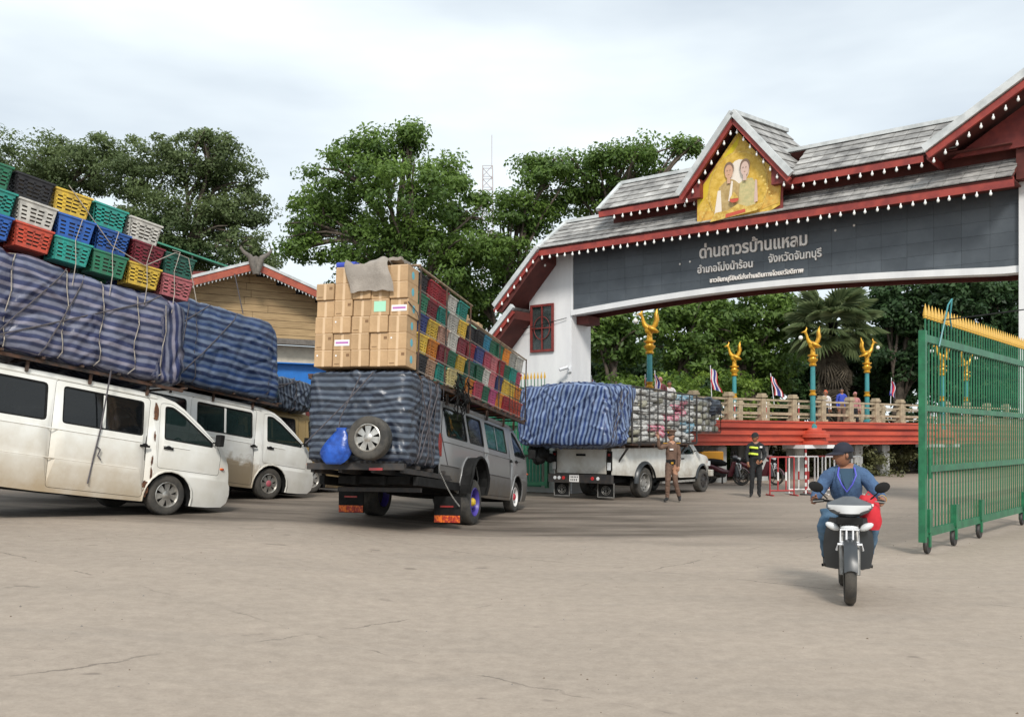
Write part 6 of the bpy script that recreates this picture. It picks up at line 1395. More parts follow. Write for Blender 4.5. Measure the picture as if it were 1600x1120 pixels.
def cage():
    C_ = thing('cargo_cage', 'black wire cage on the pickup bed packed with wrapped bundles', 'cage', MT); y0, y1 = -.34, 2.25
    def bars(nm, segs, r_): 
        for a, b in segs: MB().cyl(a, b, r_, n=5).build(nm, M['dark'], C_)
    x0, x1, z0, z1, xf, zf, zt = -1.2, 2.38, 1.48, 2.96, 3.92, 1.80, 2.78
    for y in (y0, y1):
        for i in range(9): x = x0+(x1-x0)*i/8; bars('upright_bar', [((x,y,z0),(x,y,z1-.13*i/8))], .026 if i % 4 == 0 else .016)
        for k in range(8): z = z0+(z1-z0)*k/7; bars('side_bar', [((x0,y,z),(x1,y,z-.13*k/7))], .02 if k in (0,7) else .012)
        for i in range(5): x = x1+(xf-x1)*i/4; bars('upright_bar', [((x,y,zf),(x,y,zt-.10*i/4))], .012)
        for k in range(6): z = zf+(zt-zf)*k/5; bars('side_bar', [((x1,y,z),(xf,y,z-.10*k/5))], .018 if k in (0,5) else .008)
    for x, za, zb in ((xf,zf,zt-.1),(x1,z0,zt)):
        for k in range(7): y = y0+(y1-y0)*k/6; bars('end_bar', [((x,y,za),(x,y,zb))], .012)
        for k in range(5): z = za+(zb-za)*k/4; bars('end_bar', [((x,y0,z),(x,y1,z))], .010)
    for i in range(9): x = x0+(x1-x0)*i/8; bars('top_bar', [((x,y0,z1-.13*i/8),(x,y1,z1-.13*i/8))], .010)
    MB().box((x0,y0,1.425),(x1,y1,1.46)).build('cage_floor', M['rustdark'], C_); MB().box((x1+.01,y0,1.74),(xf,y1,1.77)).build('cage_floor', M['rustdark'], C_)
    # soft packages, one by one
    rs = random.Random(9); lib = {}
    def pk(w, h, d, v):
        k = (round(w,1), v)
        if k not in lib:
            m = MB(); n = 6; 
            for ax in range(6): pass
            sub = MB(); N2 = 5; pts = {}
            def sp(u, v_, w_):
                q = 4; l = (abs(u)**q+abs(v_)**q+abs(w_)**q)**(1/q); mx = max(abs(u),abs(v_),abs(w_)); s = mx/l; b = 1+.10*noise.noise(Vector((u*2+v*5,v_*2,w_*2))); return (u*s*b*.5, v_*s*b*.5, w_*s*b*.5)
            for s, ax in ((1,0),(-1,0),(1,1),(-1,1),(1,2),(-1,2)):
                vv = []
                for i in range(N2+1):
                    for j in range(N2+1):
                        a, b = -1+2*i/N2, -1+2*j/N2; vv.append(sp(*((s,a,b) if ax == 0 else (a,s,b) if ax == 1 else (a,b,s))))
                sub.add(vv, [(i*(N2+1)+j,(i+1)*(N2+1)+j,(i+1)*(N2+1)+j+1,i*(N2+1)+j+1) for i in range(N2) for j in range(N2)])
            lib[k] = {}
            for mt in ('bagwhite','bagpink','bagblue','baggrey'):
                me = sub.mesh('package', M[mt]); fix(me); me.shade_smooth(); lib[k][mt] = me
        return lib[k]
    def put(x, y, z, w, d, h, mt, lab, grp):
        me = pk(w, h, d, rs.randrange(4))[mt]; o = objm('package', me, None, MT @ T(x,y,z) @ T(rs.uniform(-.03,.03), rs.uniform(-.05,.05), rs.uniform(-.02,.02)) @ RZ(rs.uniform(-12,12)) @ RY(rs.uniform(-14,14)) @ RX(rs.uniform(-12,12)) @ Matrix.Diagonal((w*rs.uniform(.85,1.1),d,h*rs.uniform(.95,1.3),1))); tag(o, lab, 'package', grp)
    for i in range(8):
        for k in range(9):
            x = x0+.22+(x1-x0-.3)*(i+.0)/7.4+.05*(k % 2); z = z0+.09+k*.158-.12*i/8*(k/9)
            mt = 'bagwhite'
            if (i, k) in ((5,6),(6,6),(5,5),(6,5),(6,7),(4,4),(5,4),(3,2),(4,1),(2,2),(3,1)): mt = 'bagpink'
            elif (i, k) in ((7,2),(7,3),(6,3),(6,8),(7,8)): mt = 'bagblue'
            elif (i*3+k*5) % 11 == 0 or (i < 1 and k < 2): mt = 'baggrey'
            lab = {'bagwhite':'white', 'bagpink':'pink', 'bagblue':'pale blue', 'baggrey':'olive grey'}[mt]+f' bundle in the wire cage, {ORD[i]} column from the rear, {ORD[k]} layer up'
            put(x, y0+.28, z, .42, .50, .15, mt, lab, 'wrapped bundles in the cage')
    for i in range(4):
        for k in range(5):
            mt = 'baggrey' if (i+k) % 2 else 'bagwhite'; put(x1+.20+.37*i, y0+.26, zf+.10+k*.185, .38, .46, .17, mt, ('olive grey' if mt == 'baggrey' else 'white')+f' bundle above the pickup cab, {ORD[i]} column from the rear, {ORD[k]} layer up', 'bundles over the cab')
    # inner mass
bundle('tarpaulin_load', 'dark covered cargo filling the inside of the wire cage', MT, (-1.1,.25,1.47),(2.3,2.2,2.80), 'tarp_c', 31, wr=.03, n=(16,12,10))
bundle('tarpaulin_load', 'dark blue sheet over the front end of the cage above the cab', MT, (3.25,-.30,2.28),(3.98,2.2,2.80), 'tarp_c', 32, wr=.05, n=(12,16,10), top=(0,-.06,-.06,0))
cage()
m = MB(); rs = random.Random(12)
for i in range(16): m.ell((-1.95+rs.uniform(-.14,.14), 2.0+rs.uniform(-.24,.26), 1.32+rs.uniform(-.34,.24)), (.11+rs.random()*.07,.12+rs.random()*.08,.10+rs.random()*.08), 8)
o = m.build('netting', M['black'], smooth=60); o.matrix_world = MT; tag(o, 'black bundled netting hanging at the rear left corner of the pickup', 'netting', kind='stuff')
# ================================================================ people
def head(m, c, fdir, s=1.0, skin=0, hair=None):
    """face, nose, ears and chin added to the body mesh; c centre, fdir the way the face looks"""
    f = Vector(fdir).normalized(); r = f.cross(Vector((0,0,1))).normalized(); u = r.cross(f); Q = Matrix((r, f, u)).transposed(); n = 20; k = 14; vs = []
    for a in range(k+1):
        t = math.pi*a/k
        for i in range(n):
            p = 2*math.pi*i/n; x, y, z = math.sin(t)*math.cos(p), math.sin(t)*math.sin(p), math.cos(t)
            X, Y, Z = x*.074, y*.094, z*.118
            if z < 0: X *= 1+.22*z; Y *= 1+.10*z+(.10*(-z) if y > 0 else -.25*(-z))
            if y > .3: # brow, eye sockets, lips
                if abs(abs(x)-.40) < .28 and abs(z-.08) < .14: Y -= .008
                if abs(x) < .16 and -.30 < z < .12: Y += .010+.016*(1-(z+.30)/.42)
                if abs(x) < .35 and -.66 < z < -.48: Y += .006
            vs.append(Q @ Vector((X*s, Y*s, Z*s))+Vector(c))
    m.add(vs, [(a*n+i, (a+1)*n+i, (a+1)*n+(i+1)%n, a*n+(i+1)%n) for a in range(k) for i in range(n)], skin)
    for sg in (-1, 1): m.ell(Q @ Vector((sg*.076*s,-.005*s,-.005*s))+Vector(c), (.018*s,.018*s,.03*s), 8, skin)
    m.ell(Q @ Vector((0,.107*s,-.028*s))+Vector(c), (.013*s,.013*s,.014*s), 8, skin)
    return Q
def person(name, label, Mx, J, bones, mats, rad, hc, fdir, cap=None, capmat=None, hs=1.0, hairmat='hair', group=None, detail=True):
    P = thing(name, label, 'person', Mx, group)
    names = list(J); idx = {n: i for i, n in enumerate(names)}
    me = bpy.data.meshes.new('sk'); me.from_pydata([J[n] for n in names], [(idx[a], idx[b]) for a, b, _ in bones], []); o = bpy.data.objects.new('sk', me); COL.objects.link(o)
    sk = o.modifiers.new('s', 'SKIN'); sk.use_smooth_shade = True
    for n in names: v = me.skin_vertices[0].data[idx[n]]; r_ = rad[n] if n in rad else .01; v.radius = (r_, r_) if not isinstance(r_, tuple) else r_; v.use_root = (n == 'pelvis')
    sb = o.modifiers.new('d', 'SUBSURF'); sb.levels = 3; bpy.context.view_layer.update(); dg = bpy.context.evaluated_depsgraph_get(); ev = bpy.data.meshes.new_from_object(o.evaluated_get(dg)); bpy.data.objects.remove(o, do_unlink=True)
    B_ = [(Vector(J[a]), Vector(J[b]), mt) for a, b, mt in bones]; m = MB(); m.v = [tuple(v.co) for v in ev.vertices]
    def near(p):
        best = None; bd = 9
        for a, b, mt in B_:
            d = b-a; t = max(0, min(1, (p-a).dot(d)/max(1e-9, d.length_squared))); q = (p-(a+d*t)).length
            if q < bd: bd = q; best = mt
        return best
    for pl in ev.polygons: m.f.append(tuple(pl.vertices)); m.m.append(near(pl.center))
    Q = head(m, hc, fdir, hs, 0)
    nb_ = len(ev.vertices); sk_ = set()
    for f_, mt_ in zip(m.f, m.m):
        if mt_ in (0, 3): sk_.update(f_)
    for i_ in range(nb_):
        if i_ not in sk_:
            v_ = Vector(m.v[i_]); nn_ = ev.vertices[i_].normal; q_ = 1-abs(noise.noise(Vector((v_.x*9, v_.y*9, v_.z*13+v_.x*6))))*2.4; m.v[i_] = tuple(v_+nn_*(q_*.007+noise.noise(v_*26)*.004))
    m.build('body', [M[x] for x in mats], P, smooth=180)
    C_ = Vector(hc); Hm = MB(); n = 18
    def hv(x, y, z): return tuple(Q @ Vector((x*hs, y*hs, z*hs))+C_)
    vs = []; k = 8
    for a in range(k+1):
        t = math.pi*.60*a/k
        for i in range(n):
            p = 2*math.pi*i/n; y = math.sin(p); zz = math.cos(t)
            tt = min(t, math.pi*(.36 if y > .25 else .60)); vs.append(hv(math.sin(tt)*math.cos(p)*.080, math.sin(tt)*y*.100-.004, math.cos(tt)*.126))
    Hm.add(vs, [(a*n+i,(a+1)*n+i,(a+1)*n+(i+1)%n,a*n+(i+1)%n) for a in range(k) for i in range(n)]); Hm.build('hair', M[hairmat], P, smooth=60)
    for sg in (-1, 1): MB().ell(hv(sg*.030,.083,.010), (.010*hs,.008*hs,.006*hs), 8).build('eye', M['eye'], P)
    MB().tube([hv(-.022,.088,-.062), hv(0,.094,-.060), hv(.022,.088,-.062)], .004*hs, 5).build('mouth', M['picred'] if False else M['darkred'], P)
    for sg in (-1,1): MB().tube([hv(sg*.016,.092,.030), hv(sg*.032,.090,.034), hv(sg*.048,.078,.028)], .004*hs, 4).build('eyebrow', M['hair'], P)
    if cap == 'base':
        cp = MB(); vs = []; 
        for a in range(8):
            t = math.pi*.5*a/7
            for i in range(n): p = 2*math.pi*i/n; vs.append(hv(math.sin(t)*math.cos(p)*.092, math.sin(t)*math.sin(p)*.110-.004, .035+math.cos(t)*.105))
        cp.add(vs, [(a*n+i,(a+1)*n+i,(a+1)*n+(i+1)%n,a*n+(i+1)%n) for a in range(7) for i in range(n)])
        br = []
        for i in range(11): p = R(10+160*i/10); br.append((math.cos(p)*.086, math.sin(p)*.104))
        vs = [hv(x, y, .040) for x, y in br]+[hv(x*1.0, y+.085*math.sin(R(10+160*i/10)), .018) for i, (x, y) in enumerate(br)]+[hv(x, y, .032) for x, y in br]+[hv(x*1.0, y+.085*math.sin(R(10+160*i/10)), .010) for i, (x, y) in enumerate(br)]
        cp.add(vs, [(i,i+1,12+i,11+i) for i in range(10)]+[(22+i,33+i,34+i,23+i) for i in range(10)]+[(11+i,12+i,34+i,33+i) for i in range(10)]); cp.build('cap', M[capmat], P, smooth=50)
    if cap == 'peaked':
        cp = MB(); prof = [(.088,.045),(.092,.085),(.098,.095),(.135,.135),(.130,.150),(.08,.158),(0,.160)]; vs = []
        for r, z in prof:
            for i in range(n): p = 2*math.pi*i/n; vs.append(hv(r*math.cos(p), r*1.12*math.sin(p), z+(.02*math.sin(p) if z > .12 else 0)))
        cp.add(vs, [(a*n+i,a*n+(i+1)%n,(a+1)*n+(i+1)%n,(a+1)*n+i) for a in range(len(prof)-1) for i in range(n)]); cp.build('cap', M[capmat], P, smooth=50)
        b = MB(); vs = []
        for i in range(11): p = R(20+140*i/10); vs += [hv(math.cos(p)*.088, math.sin(p)*.098, .052), hv(math.cos(p)*.088, math.sin(p)*.145, .028)]
        b.add(vs, [(2*i,2*i+2,2*i+3,2*i+1) for i in range(10)]); b.build('peak', M['black'], P); MB().cbox(hv(0,.110,.10), (.03,.03,.035)).build('badge', M['goldleaf'], P)
    return P, hv
def hand(J, bones, rad, w, pre, wrist, pdir, side, curl=.35, mt=0, s=1.0, up=None):
    """palm, four unequal fingers and a thumb, chained from the wrist"""
    d = Vector(pdir).normalized(); sd = Vector(side).normalized(); nrm = d.cross(sd); W_ = Vector(wrist); pc = W_+d*.05*s
    J[pre+'palm'] = tuple(pc); bones.append((wrist if isinstance(wrist, str) else w, pre+'palm', mt)); rad[pre+'palm'] = (.034*s, .020*s)
    for i, (o, ln) in enumerate(((.030,.070),(.010,.080),(-.011,.074),(-.030,.058))):
        b = pc+d*.035*s+sd*o*s; J[pre+f'f{i}a'] = tuple(b); J[pre+f'f{i}b'] = tuple(b+(d*math.cos(curl)+nrm*math.sin(curl))*ln*.5*s); J[pre+f'f{i}c'] = tuple(Vector(J[pre+f'f{i}b'])+(d*math.cos(curl*2.4)+nrm*math.sin(curl*2.4))*ln*.5*s)
        for q in 'abc': rad[pre+f'f{i}{q}'] = (.0098 if q != 'c' else .0078)*s
        bones += [(pre+'palm', pre+f'f{i}a', mt), (pre+f'f{i}a', pre+f'f{i}b', mt), (pre+f'f{i}b', pre+f'f{i}c', mt)]
    J[pre+'ta'] = tuple(pc+sd*.040*s-d*.005*s+nrm*.008*s); J[pre+'tb'] = tuple(pc+sd*.058*s+d*.035*s+nrm*.02*s); rad[pre+'ta'] = .013*s; rad[pre+'tb'] = .010*s; bones += [(pre+'palm', pre+'ta', mt), (pre+'ta', pre+'tb', mt)]
def figure(name, label, Mx, pose, mats, fdir, hc, **k):
    """pose: joint dict; mats: [skin, shirt, trousers, shoes, belt]"""
    J = dict(pose); SH, TR, SO, BE = 1, 2, 3, 4
    bones = [('pelvis','waist',BE),('waist','chest',SH),('chest','neckb',SH),('neckb','neck',0),('neckb','shl',SH),('shl','ell',SH),('ell','wrl',SH if k.get('sleeve',True) else 0),('neckb','shr',SH),('shr','elr',SH),('elr','wrr',SH if k.get('sleeve',True) else 0),
             ('pelvis','hil',TR),('hil','knl',TR),('knl','anl',TR),('anl','tol',SO),('pelvis','hir',TR),('hir','knr',TR),('knr','anr',TR),('anr','tor',SO)]
    s = k.get('bulk', 1.0)
    rad = dict(pelvis=(.150*s,.115*s), waist=(.135*s,.105*s), chest=(.165*s,.115*s), neckb=(.085,.075), neck=(.052,.052), shl=.073*s, shr=.073*s, ell=.050*s, elr=.050*s, wrl=.034, wrr=.034, hil=(.092*s,.10*s), hir=(.092*s,.10*s), knl=.066*s, knr=.066*s, anl=.050, anr=.050, tol=(.042,.03), tor=(.042,.03))
    for sfx, wn in (('l','wrl'),('r','wrr')):
        if 'h'+sfx in k: d, sd, cu = k['h'+sfx]; hand(J, bones, rad, wn, 'h'+sfx, J[wn], d, sd, cu)
    return person(name, label, Mx, J, bones, mats, rad, hc, fdir, cap=k.get('cap'), capmat=k.get('capmat'), group=k.get('group'), hairmat=k.get('hairmat','hair'))
# axes of the poses: x to the right of the picture, y away, z up; "l"/"r" = left/right in the picture
# --- officer in brown, one arm raised
PO = T(4.0, 24.1, 0)
pose = dict(pelvis=(0,0,.93), waist=(0,0,1.08), chest=(0,-.01,1.30), neckb=(.0,-.01,1.46), neck=(.0,-.02,1.56), shl=(-.16,-.06,1.42), ell=(-.34,-.20,1.36), wrl=(-.37,-.28,1.62), shr=(.16,.04,1.42), elr=(.20,.05,1.13), wrr=(.17,-.05,.90),
    hil=(-.07,-.02,.88), knl=(-.10,-.06,.50), anl=(-.10,.0,.10), tol=(-.20,-.12,.045), hir=(.08,.02,.88), knr=(.10,.0,.50), anr=(.22,.10,.13), tor=(.20,-.06,.05))
p_, hv = figure('person', 'officer in brown uniform and peaked cap, arm raised beside the pickup', PO, pose, [M[0] if False else x for x in ('skin2','khaki','khaki','shoe','black')], (-.75,-.65,-.05), (-.01,-.045,1.66), hl=((-.1,-.1,1),(-.6,.7,0),.25), hr=((0,-.1,-1),(-.7,-.6,0),.5), cap='peaked', capmat='khaki', sleeve=True)
MB().cbox((-.02,-.145,1.33),(.09,.02,.035)).build('name_badge', M['whitelabel'], p_); MB().cbox((.17,-.02,1.485),(.10,.09,.02)).build('shoulder_board', M['goldleaf'], p_); MB().cbox((-.17,-.09,1.485),(.10,.09,.02)).build('shoulder_board', M['goldleaf'], p_)
MB().cbox((0,-.130,.99),(.06,.02,.045)).build('belt_buckle', M['goldleaf'], p_)
# --- guard in black with reflective bands
GO = T(6.62, 26.1, 0)
pose = dict(pelvis=(0,0,.92), waist=(0,0,1.07), chest=(0,0,1.29), neckb=(0,0,1.45), neck=(-.01,-.01,1.54), shl=(-.19,.0,1.40), ell=(-.25,-.02,1.14), wrl=(-.24,-.14,.96), shr=(.19,.0,1.40), elr=(.25,.02,1.12), wrr=(.13,-.16,1.0),
    hil=(-.09,0,.87), knl=(-.10,-.03,.49), anl=(-.11,.02,.09), tol=(-.17,-.13,.045), hir=(.09,0,.87), knr=(.10,-.02,.49), anr=(.10,.02,.09), tor=(.09,-.14,.045))
p_, hv = figure('person', 'guard in black with yellow reflective bands and cap, standing under the bridge lamps', GO, pose, ['skin','blackcloth','blackcloth','shoe','black'], (-.85,-.5,-.02), (-.02,-.03,1.63), hl=((0,-.4,-1),(-.6,.7,0),.5), hr=((-.5,-.3,-.5),(.5,-.6,0),.6), cap='base', capmat='blackcloth', bulk=1.0)
for z in (1.36, 1.19): MB().tube([(-.175,-.03,z+.0),(-.13,-.115,z),(-.05,-.142,z-.01),(.03,-.142,z-.02)], .030, 6).build('reflective_band', M['hivis'], p_)
MB().cbox((.115,-.130,1.37),(.07,.02,.045)).build('name_badge', M['whitelabel'], p_)
# --- people on the bridge and on a cart beyond the cage
def walker(px, Y, label, shirt, hair='hair', fd=(-.9,-.4,0), z0=2.28, trousers='blackcloth', sc=.96):
    p = ray_pt(px, 685, Y); Mx = T(p.x, p.y, z0) @ Matrix.Scale(sc, 4)
    pose = dict(pelvis=(0,0,.90), waist=(0,0,1.05), chest=(0,0,1.26), neckb=(0,0,1.42), neck=(0,-.01,1.51), shl=(-.17,.0,1.37), ell=(-.21,.02,1.10), wrl=(-.22,-.10,.88), shr=(.17,.0,1.37), elr=(.22,.03,1.10), wrr=(.2,-.08,.88),
        hil=(-.08,0,.85), knl=(-.13,-.03,.48), anl=(-.16,.04,.09), tol=(-.26,-.05,.045), hir=(.08,0,.85), knr=(.10,.0,.48), anr=(.14,.06,.10), tor=(.04,.0,.045))
    return figure('person', label, Mx, pose, ['skin',shirt,trousers,'shoe',trousers], fd, (-.01,-.025,1.60), hl=((0,-.2,-1),(-.6,.7,0),.4), hr=((0,-.2,-1),(-.6,.7,0),.4), hairmat=hair, group='people walking on the bridge')
walker(1290, 40.6, 'walker in white shirt and orange head scarf on the bridge right of the corbel lamp', 'whitecloth', 'hairred', z0=2.0)
walker(1315, 40.9, 'walker in cobalt blue shirt, middle of the three on the bridge', 'bluecloth', 'hair', (-.4,-.9,0), z0=2.1, trousers='khaki')
walker(1336, 41.2, 'stooping walker in pink beside the blue shirted one on the bridge', 'pinkcloth', 'pinkcloth', (.3,-.9,-.2), z0=1.95)
walker(1032, 33.9, 'person in a pink hat on the bridge above the pickup load', 'darkred', 'pinkcloth', (-.5,-.8,0), z0=2.12)
walker(1046, 34.4, 'person in pale blue on the bridge above the pickup load', 'whitecloth', 'hair', (.5,-.8,0), z0=2.02)
# ================================================================ motorcycles
def mwheel(par, c, r, w, rimmat='dark'):
    W_ = MB().lathe([(r-.055,-w*.5),(r-.03,-w*.62),(r-.008,-w*.42),(r,0),(r-.008,w*.42),(r-.03,w*.62),(r-.055,w*.5)], (0,0,0), 'X', 30).build('wheel', M['tyre'], par, smooth=50); W_.location = c
    q = MB(); q.lathe([(r-.055,-w*.4),(r-.068,-w*.3),(r-.068,w*.3),(r-.055,w*.4)], (0,0,0), 'X', 30); q.lathe([(0,-.04),(.04,-.04),(.045,0),(.04,.04),(0,.04)], (0,0,0), 'X', 14)
    for i in range(6): a = i*math.pi/3; q.cyl((0,.03*math.cos(a),.03*math.sin(a)),(0,(r-.065)*math.cos(a),(r-.065)*math.sin(a)),.012,.009,6)
    q.build('rim', M[rimmat], W_, smooth=50); MB().lathe([(0,w*.55),(.10,w*.55),(.10,w*.60),(0,w*.60)], (0,0,0), 'X', 18).build('brake_disc', M['steelrim'], W_); return W_
def motorbike(name, label, Mx, fair, cowl, group=None, bagcol=None):
    """local: front wheel towards -Y"""
    B = thing(name, label, 'motorcycle', Mx, group); mwheel(B, (0,-.62,.285), .285, .085); mwheel(B, (0,.62,.285), .285, .10)
    for s in (-1, 1):
        MB().tube([(s*.075,-.62,.285),(s*.075,-.55,.55),(s*.06,-.44,.82)], [.022,.024,.026], 8).build('fork', M['steelrim'], B, smooth=60)
        MB().tube([(s*.07,.62,.30),(s*.13,.50,.62)], [.022,.03], 8).build('shock_absorber', M['steelrim'], B)
        MB().tube([(s*.0,-.40,.93),(s*.14,-.38,.975),(s*.25,-.33,.985),(s*.315,-.30,.975)], .013, 8).build('handlebar', M['black'], B, smooth=60)
        MB().cyl((s*.235,-.335,.985),(s*.33,-.29,.973),.019,n=10).build('grip', M['black'], B)
        MB().tube([(s*.20,-.37,1.0),(s*.25,-.38,1.05),(s*.29,-.38,1.09)], .007, 6).build('mirror_stalk', M['black'], B)
        MB().ell((s*.31,-.385,1.12),(.075,.020,.052),14,M=Matrix.Rotation(R(-s*22),4,'Y')).build('mirror', M['black'], B, smooth=60)
        MB().tube([(s*.24,-.40,.985),(s*.34,-.42,.975)], .006, 5).build('lever', M['steelrim'], B)
        # leg shield half
        m = MB(); vs = []; n = 8
        for i in range(n+1):
            t = i/n; z = .30+.52*t; w = .13+.11*math.sin(math.pi*(.25+.6*t)); y = -.40+.17*(1-t)
            vs += [(s*.035,y-.10,z),(s*w*.6,y-.07,z),(s*w,y+.03,z),(s*(w-.01),y+.05,z),(s*w*.55,y-.03,z),(s*.035,y-.06,z)]
        m.add(vs, [(i*6+j, i*6+(j+1)%6, i*6+6+(j+1)%6, i*6+6+j) for i in range(n) for j in range(6)]+[(0,1,2,3,4,5),(n*6+5,n*6+4,n*6+3,n*6+2,n*6+1,n*6)]); m.build('leg_shield', M[fair], B, smooth=50)
        MB().ell((s*.155,-.49,.74),(.075,.035,.035),12,M=Matrix.Rotation(R(-s*25),4,'Y')).build('turn_signal', M['lens'], B, smooth=60)
        MB().cyl((s*.12,.05,.30),(s*.25,.05,.29),.016,n=8).build('foot_peg', M['black'], B)
        m = MB(); m.tube([(s*.05,-.30,.42),(s*.10,.0,.48),(s*.12,.35,.62),(s*.08,.72,.76)], [.05,.08,.09,.05], 8); m.build('side_fairing', M[fair], B, smooth=60)
    # head cowl with lamp band
    m = MB(); vs = []; n = 9
    for j, (z, w, y, dp) in enumerate(((.84,.09,-.50,.10),(.88,.17,-.50,.12),(.925,.215,-.50,.13),(.965,.205,-.47,.12),(1.0,.12,-.43,.08),(1.03,.05,-.40,.03))):
        for i in range(n): u = -1+2*i/(n-1); vs.append((u*w, y-.06*(1-u*u)-(.03 if j in (1,2) else 0), z))
        for i in range(n): u = 1-2*i/(n-1); vs.append((u*w, y+dp, z))
    k = 2*n; m.add(vs, [(j*k+i, j*k+(i+1)%k, (j+1)*k+(i+1)%k, (j+1)*k+i) for j in range(5) for i in range(k)]+[tuple(range(k-1,-1,-1)), tuple(range(5*k,6*k))]); m.build('head_cowl', M[cowl], B, smooth=45)
    m = MB(); vs = []
    for j, (z, w) in enumerate(((.872,.12),(.915,.195),(.955,.20))):
        for i in range(n): u = -1+2*i/(n-1); vs.append((u*w, -.50-.07*(1-u*u)-.035, z))
    m.add(vs, [(j*n+i,j*n+i+1,(j+1)*n+i+1,(j+1)*n+i) for j in range(2) for i in range(n-1)]); m.build('headlamp', M['lens'], B, smooth=60)
    MB().cbox((0,-.54,.80),(.24,.10,.07)).build('cowl_trim', M['black'], B, smooth=40)
    m = MB(); m.ell((0,-.555,.735),(.085,.03,.028),12); m.build('position_lamp', M['lens'], B, smooth=60)
    MB().tube([(0,-.50,.30),(0,-.46,.60),(0,-.42,.83)], [.09,.085,.07], 10).build('centre_fairing', M['greyp'], B, smooth=60)
    # bumper badge frame over the front mudguard
    f = MB(); f.tube([(-.085,-.60,.60),(-.085,-.60,.72),(.085,-.60,.72),(.085,-.60,.60),(-.085,-.60,.60)], .011, 6); f.tube([(-.03,-.60,.60),(-.03,-.60,.72)], .009, 6); f.tube([(.03,-.60,.60),(.03,-.60,.72)], .009, 6); f.tube([(-.12,-.59,.52),(-.11,-.62,.58),(.11,-.62,.58),(.12,-.59,.52)], .012, 6); f.build('chrome_guard', M['whitep'], B, smooth=60)
    m = MB(); pts = []; n = 12; vs = []
    for i in range(n+1):
        a = R(10+145*i/n); r_ = .325
        for u in (-1,-.5,0,.5,1): vs.append((u*.062, -.62-r_*math.cos(a)*1.0+.02, .285+r_*math.sin(a)+.022*(1-u*u)))
    m.add(vs, [(i*5+j,i*5+j+1,(i+1)*5+j+1,(i+1)*5+j) for i in range(n) for j in range(4)]); m.build('front_mudguard', M[fair], B, smooth=60)
    m = MB(); m.ell((0,.12,.40),(.13,.22,.13),12); m.cyl((-.12,.0,.36),(.12,.0,.36),.10,n=12); m.build('engine', M['dark'], B, smooth=50)
    MB().tube([(.12,-.05,.30),(.16,.3,.26),(.17,.75,.33)], [.02,.045,.05], 8).build('exhaust', M['steelrim'], B, smooth=60)
    m = MB(); m.tube([(0,-.12,.72),(0,.05,.76),(0,.35,.78),(0,.70,.83)], [.06,.12,.135,.08], 10); m.build('seat', M['black'], B, smooth=60)
    MB().tube([(0,.72,.78),(0,.86,.62),(0,.93,.50)], [.06,.05,.03], 8).build('rear_mudguard', M[fair], B, smooth=60); MB().cbox((0,.84,.72),(.16,.06,.07)).build('tail_lamp', M['lamp_red'], B)
    return B
MB_ = T(3.47, 9.95, 0) @ RZ(-17)
motorbike('motorbike', 'dark scooter with white headlamp cowl ridden towards the camera on the right', MB_ @ T(0,-.1,0), 'darkp', 'greyp')
pose = dict(pelvis=(0,.22,.86), waist=(0,.20,.98), chest=(-.0,.14,1.19), neckb=(0,.12,1.37), neck=(-.015,.09,1.46), shl=(-.185,.13,1.30), ell=(-.30,-.0,1.06), wrl=(-.32,-.24,.985), shr=(.185,.13,1.30), elr=(.325,.0,1.06), wrr=(.33,-.22,.985),
    hil=(-.10,.14,.82), knl=(-.23,-.28,.72), anl=(-.19,-.02,.36), tol=(-.20,-.20,.31), hir=(.10,.14,.82), knr=(.24,-.28,.72), anr=(.19,-.02,.36), tor=(.20,-.20,.31))
pose = {a_: (b_[0], b_[1], b_[2] if b_[2] <= .86 or a_ in ('wrl','wrr') else .83+(b_[2]-.86)*.86) for a_, b_ in pose.items()}
p_, hv = figure('person', 'rider in blue sweater, jeans and dark cap, looking sideways on the scooter', MB_ @ T(0,0,0), pose, ['skin','sweater','jeans','shoe','jeans'], (-.90,-.40,-.05), (-.035,.06,1.425), hl=((.12,-.9,-.15),(.3,.1,.9),.75), hr=((-.12,-.9,-.15),(-.3,.1,.9),.75), cap='base', capmat='navycap', bulk=1.16)
MB().tube([(-.075,.035,1.30),(-.09,-.03,1.22),(-.055,-.04,1.13),(-.0,-.045,1.05),(.055,-.04,1.13),(.09,-.03,1.22),(.075,.035,1.30)], .008, 5).build('lanyard', M['lanyard'], p_, smooth=60)
MB().prism([(-.075,1.29),(.075,1.29),(.05,1.17),(0,1.06),(-.05,1.17)], lambda a,b,d: (a, d+.02+.05*(abs(a)/.085)-.06*(1-(b-1.06)/.3)*.3, b), -.022, -.010).build('shirt_front', M['tshirt'], p_)
MB().cyl((.33,-.20,.985),(.33,-.165,.99),.043,n=12).build('wrist_band', M['goldleaf'], p_)
def cloth_bag():
    B = thing('cloth_bag', 'bright red cloth bag hanging from the scooter handlebar', 'bag', MB_ @ T(.20,-.43,.87) @ Matrix.Scale(.85,4)); m = MB(); n = 18; k = 12; vs = []
    for i in range(k+1):
        t = i/k; z = -.20+.40*t; r = (.04+.085*math.sin(math.pi*(.12+.75*t)))
        for j in range(n): a = 2*math.pi*j/n; q = r*(1+.18*noise.noise(Vector((math.cos(a)*2, math.sin(a)*2, t*3)))); vs.append((q*math.cos(a)-.06*(t-.5), q*.55*math.sin(a), z))
    m.add(vs, [(i*n+j, i*n+(j+1)%n, (i+1)*n+(j+1)%n, (i+1)*n+j) for i in range(k) for j in range(n)]+[tuple(range(n-1,-1,-1)), tuple(range(k*n,(k+1)*n))]); m.build('bag_body', M['redbag'], B, smooth=70)
    MB().cbox((-.01,-.072,.09),(.09,.012,.03)).build('bag_label', M['whitelabel'], B); MB().tube([(-.05,0,.19),(-.02,.02,.24),(.03,0,.19)], .009, 5).build('strap', M['redbag'], B)
cloth_bag()
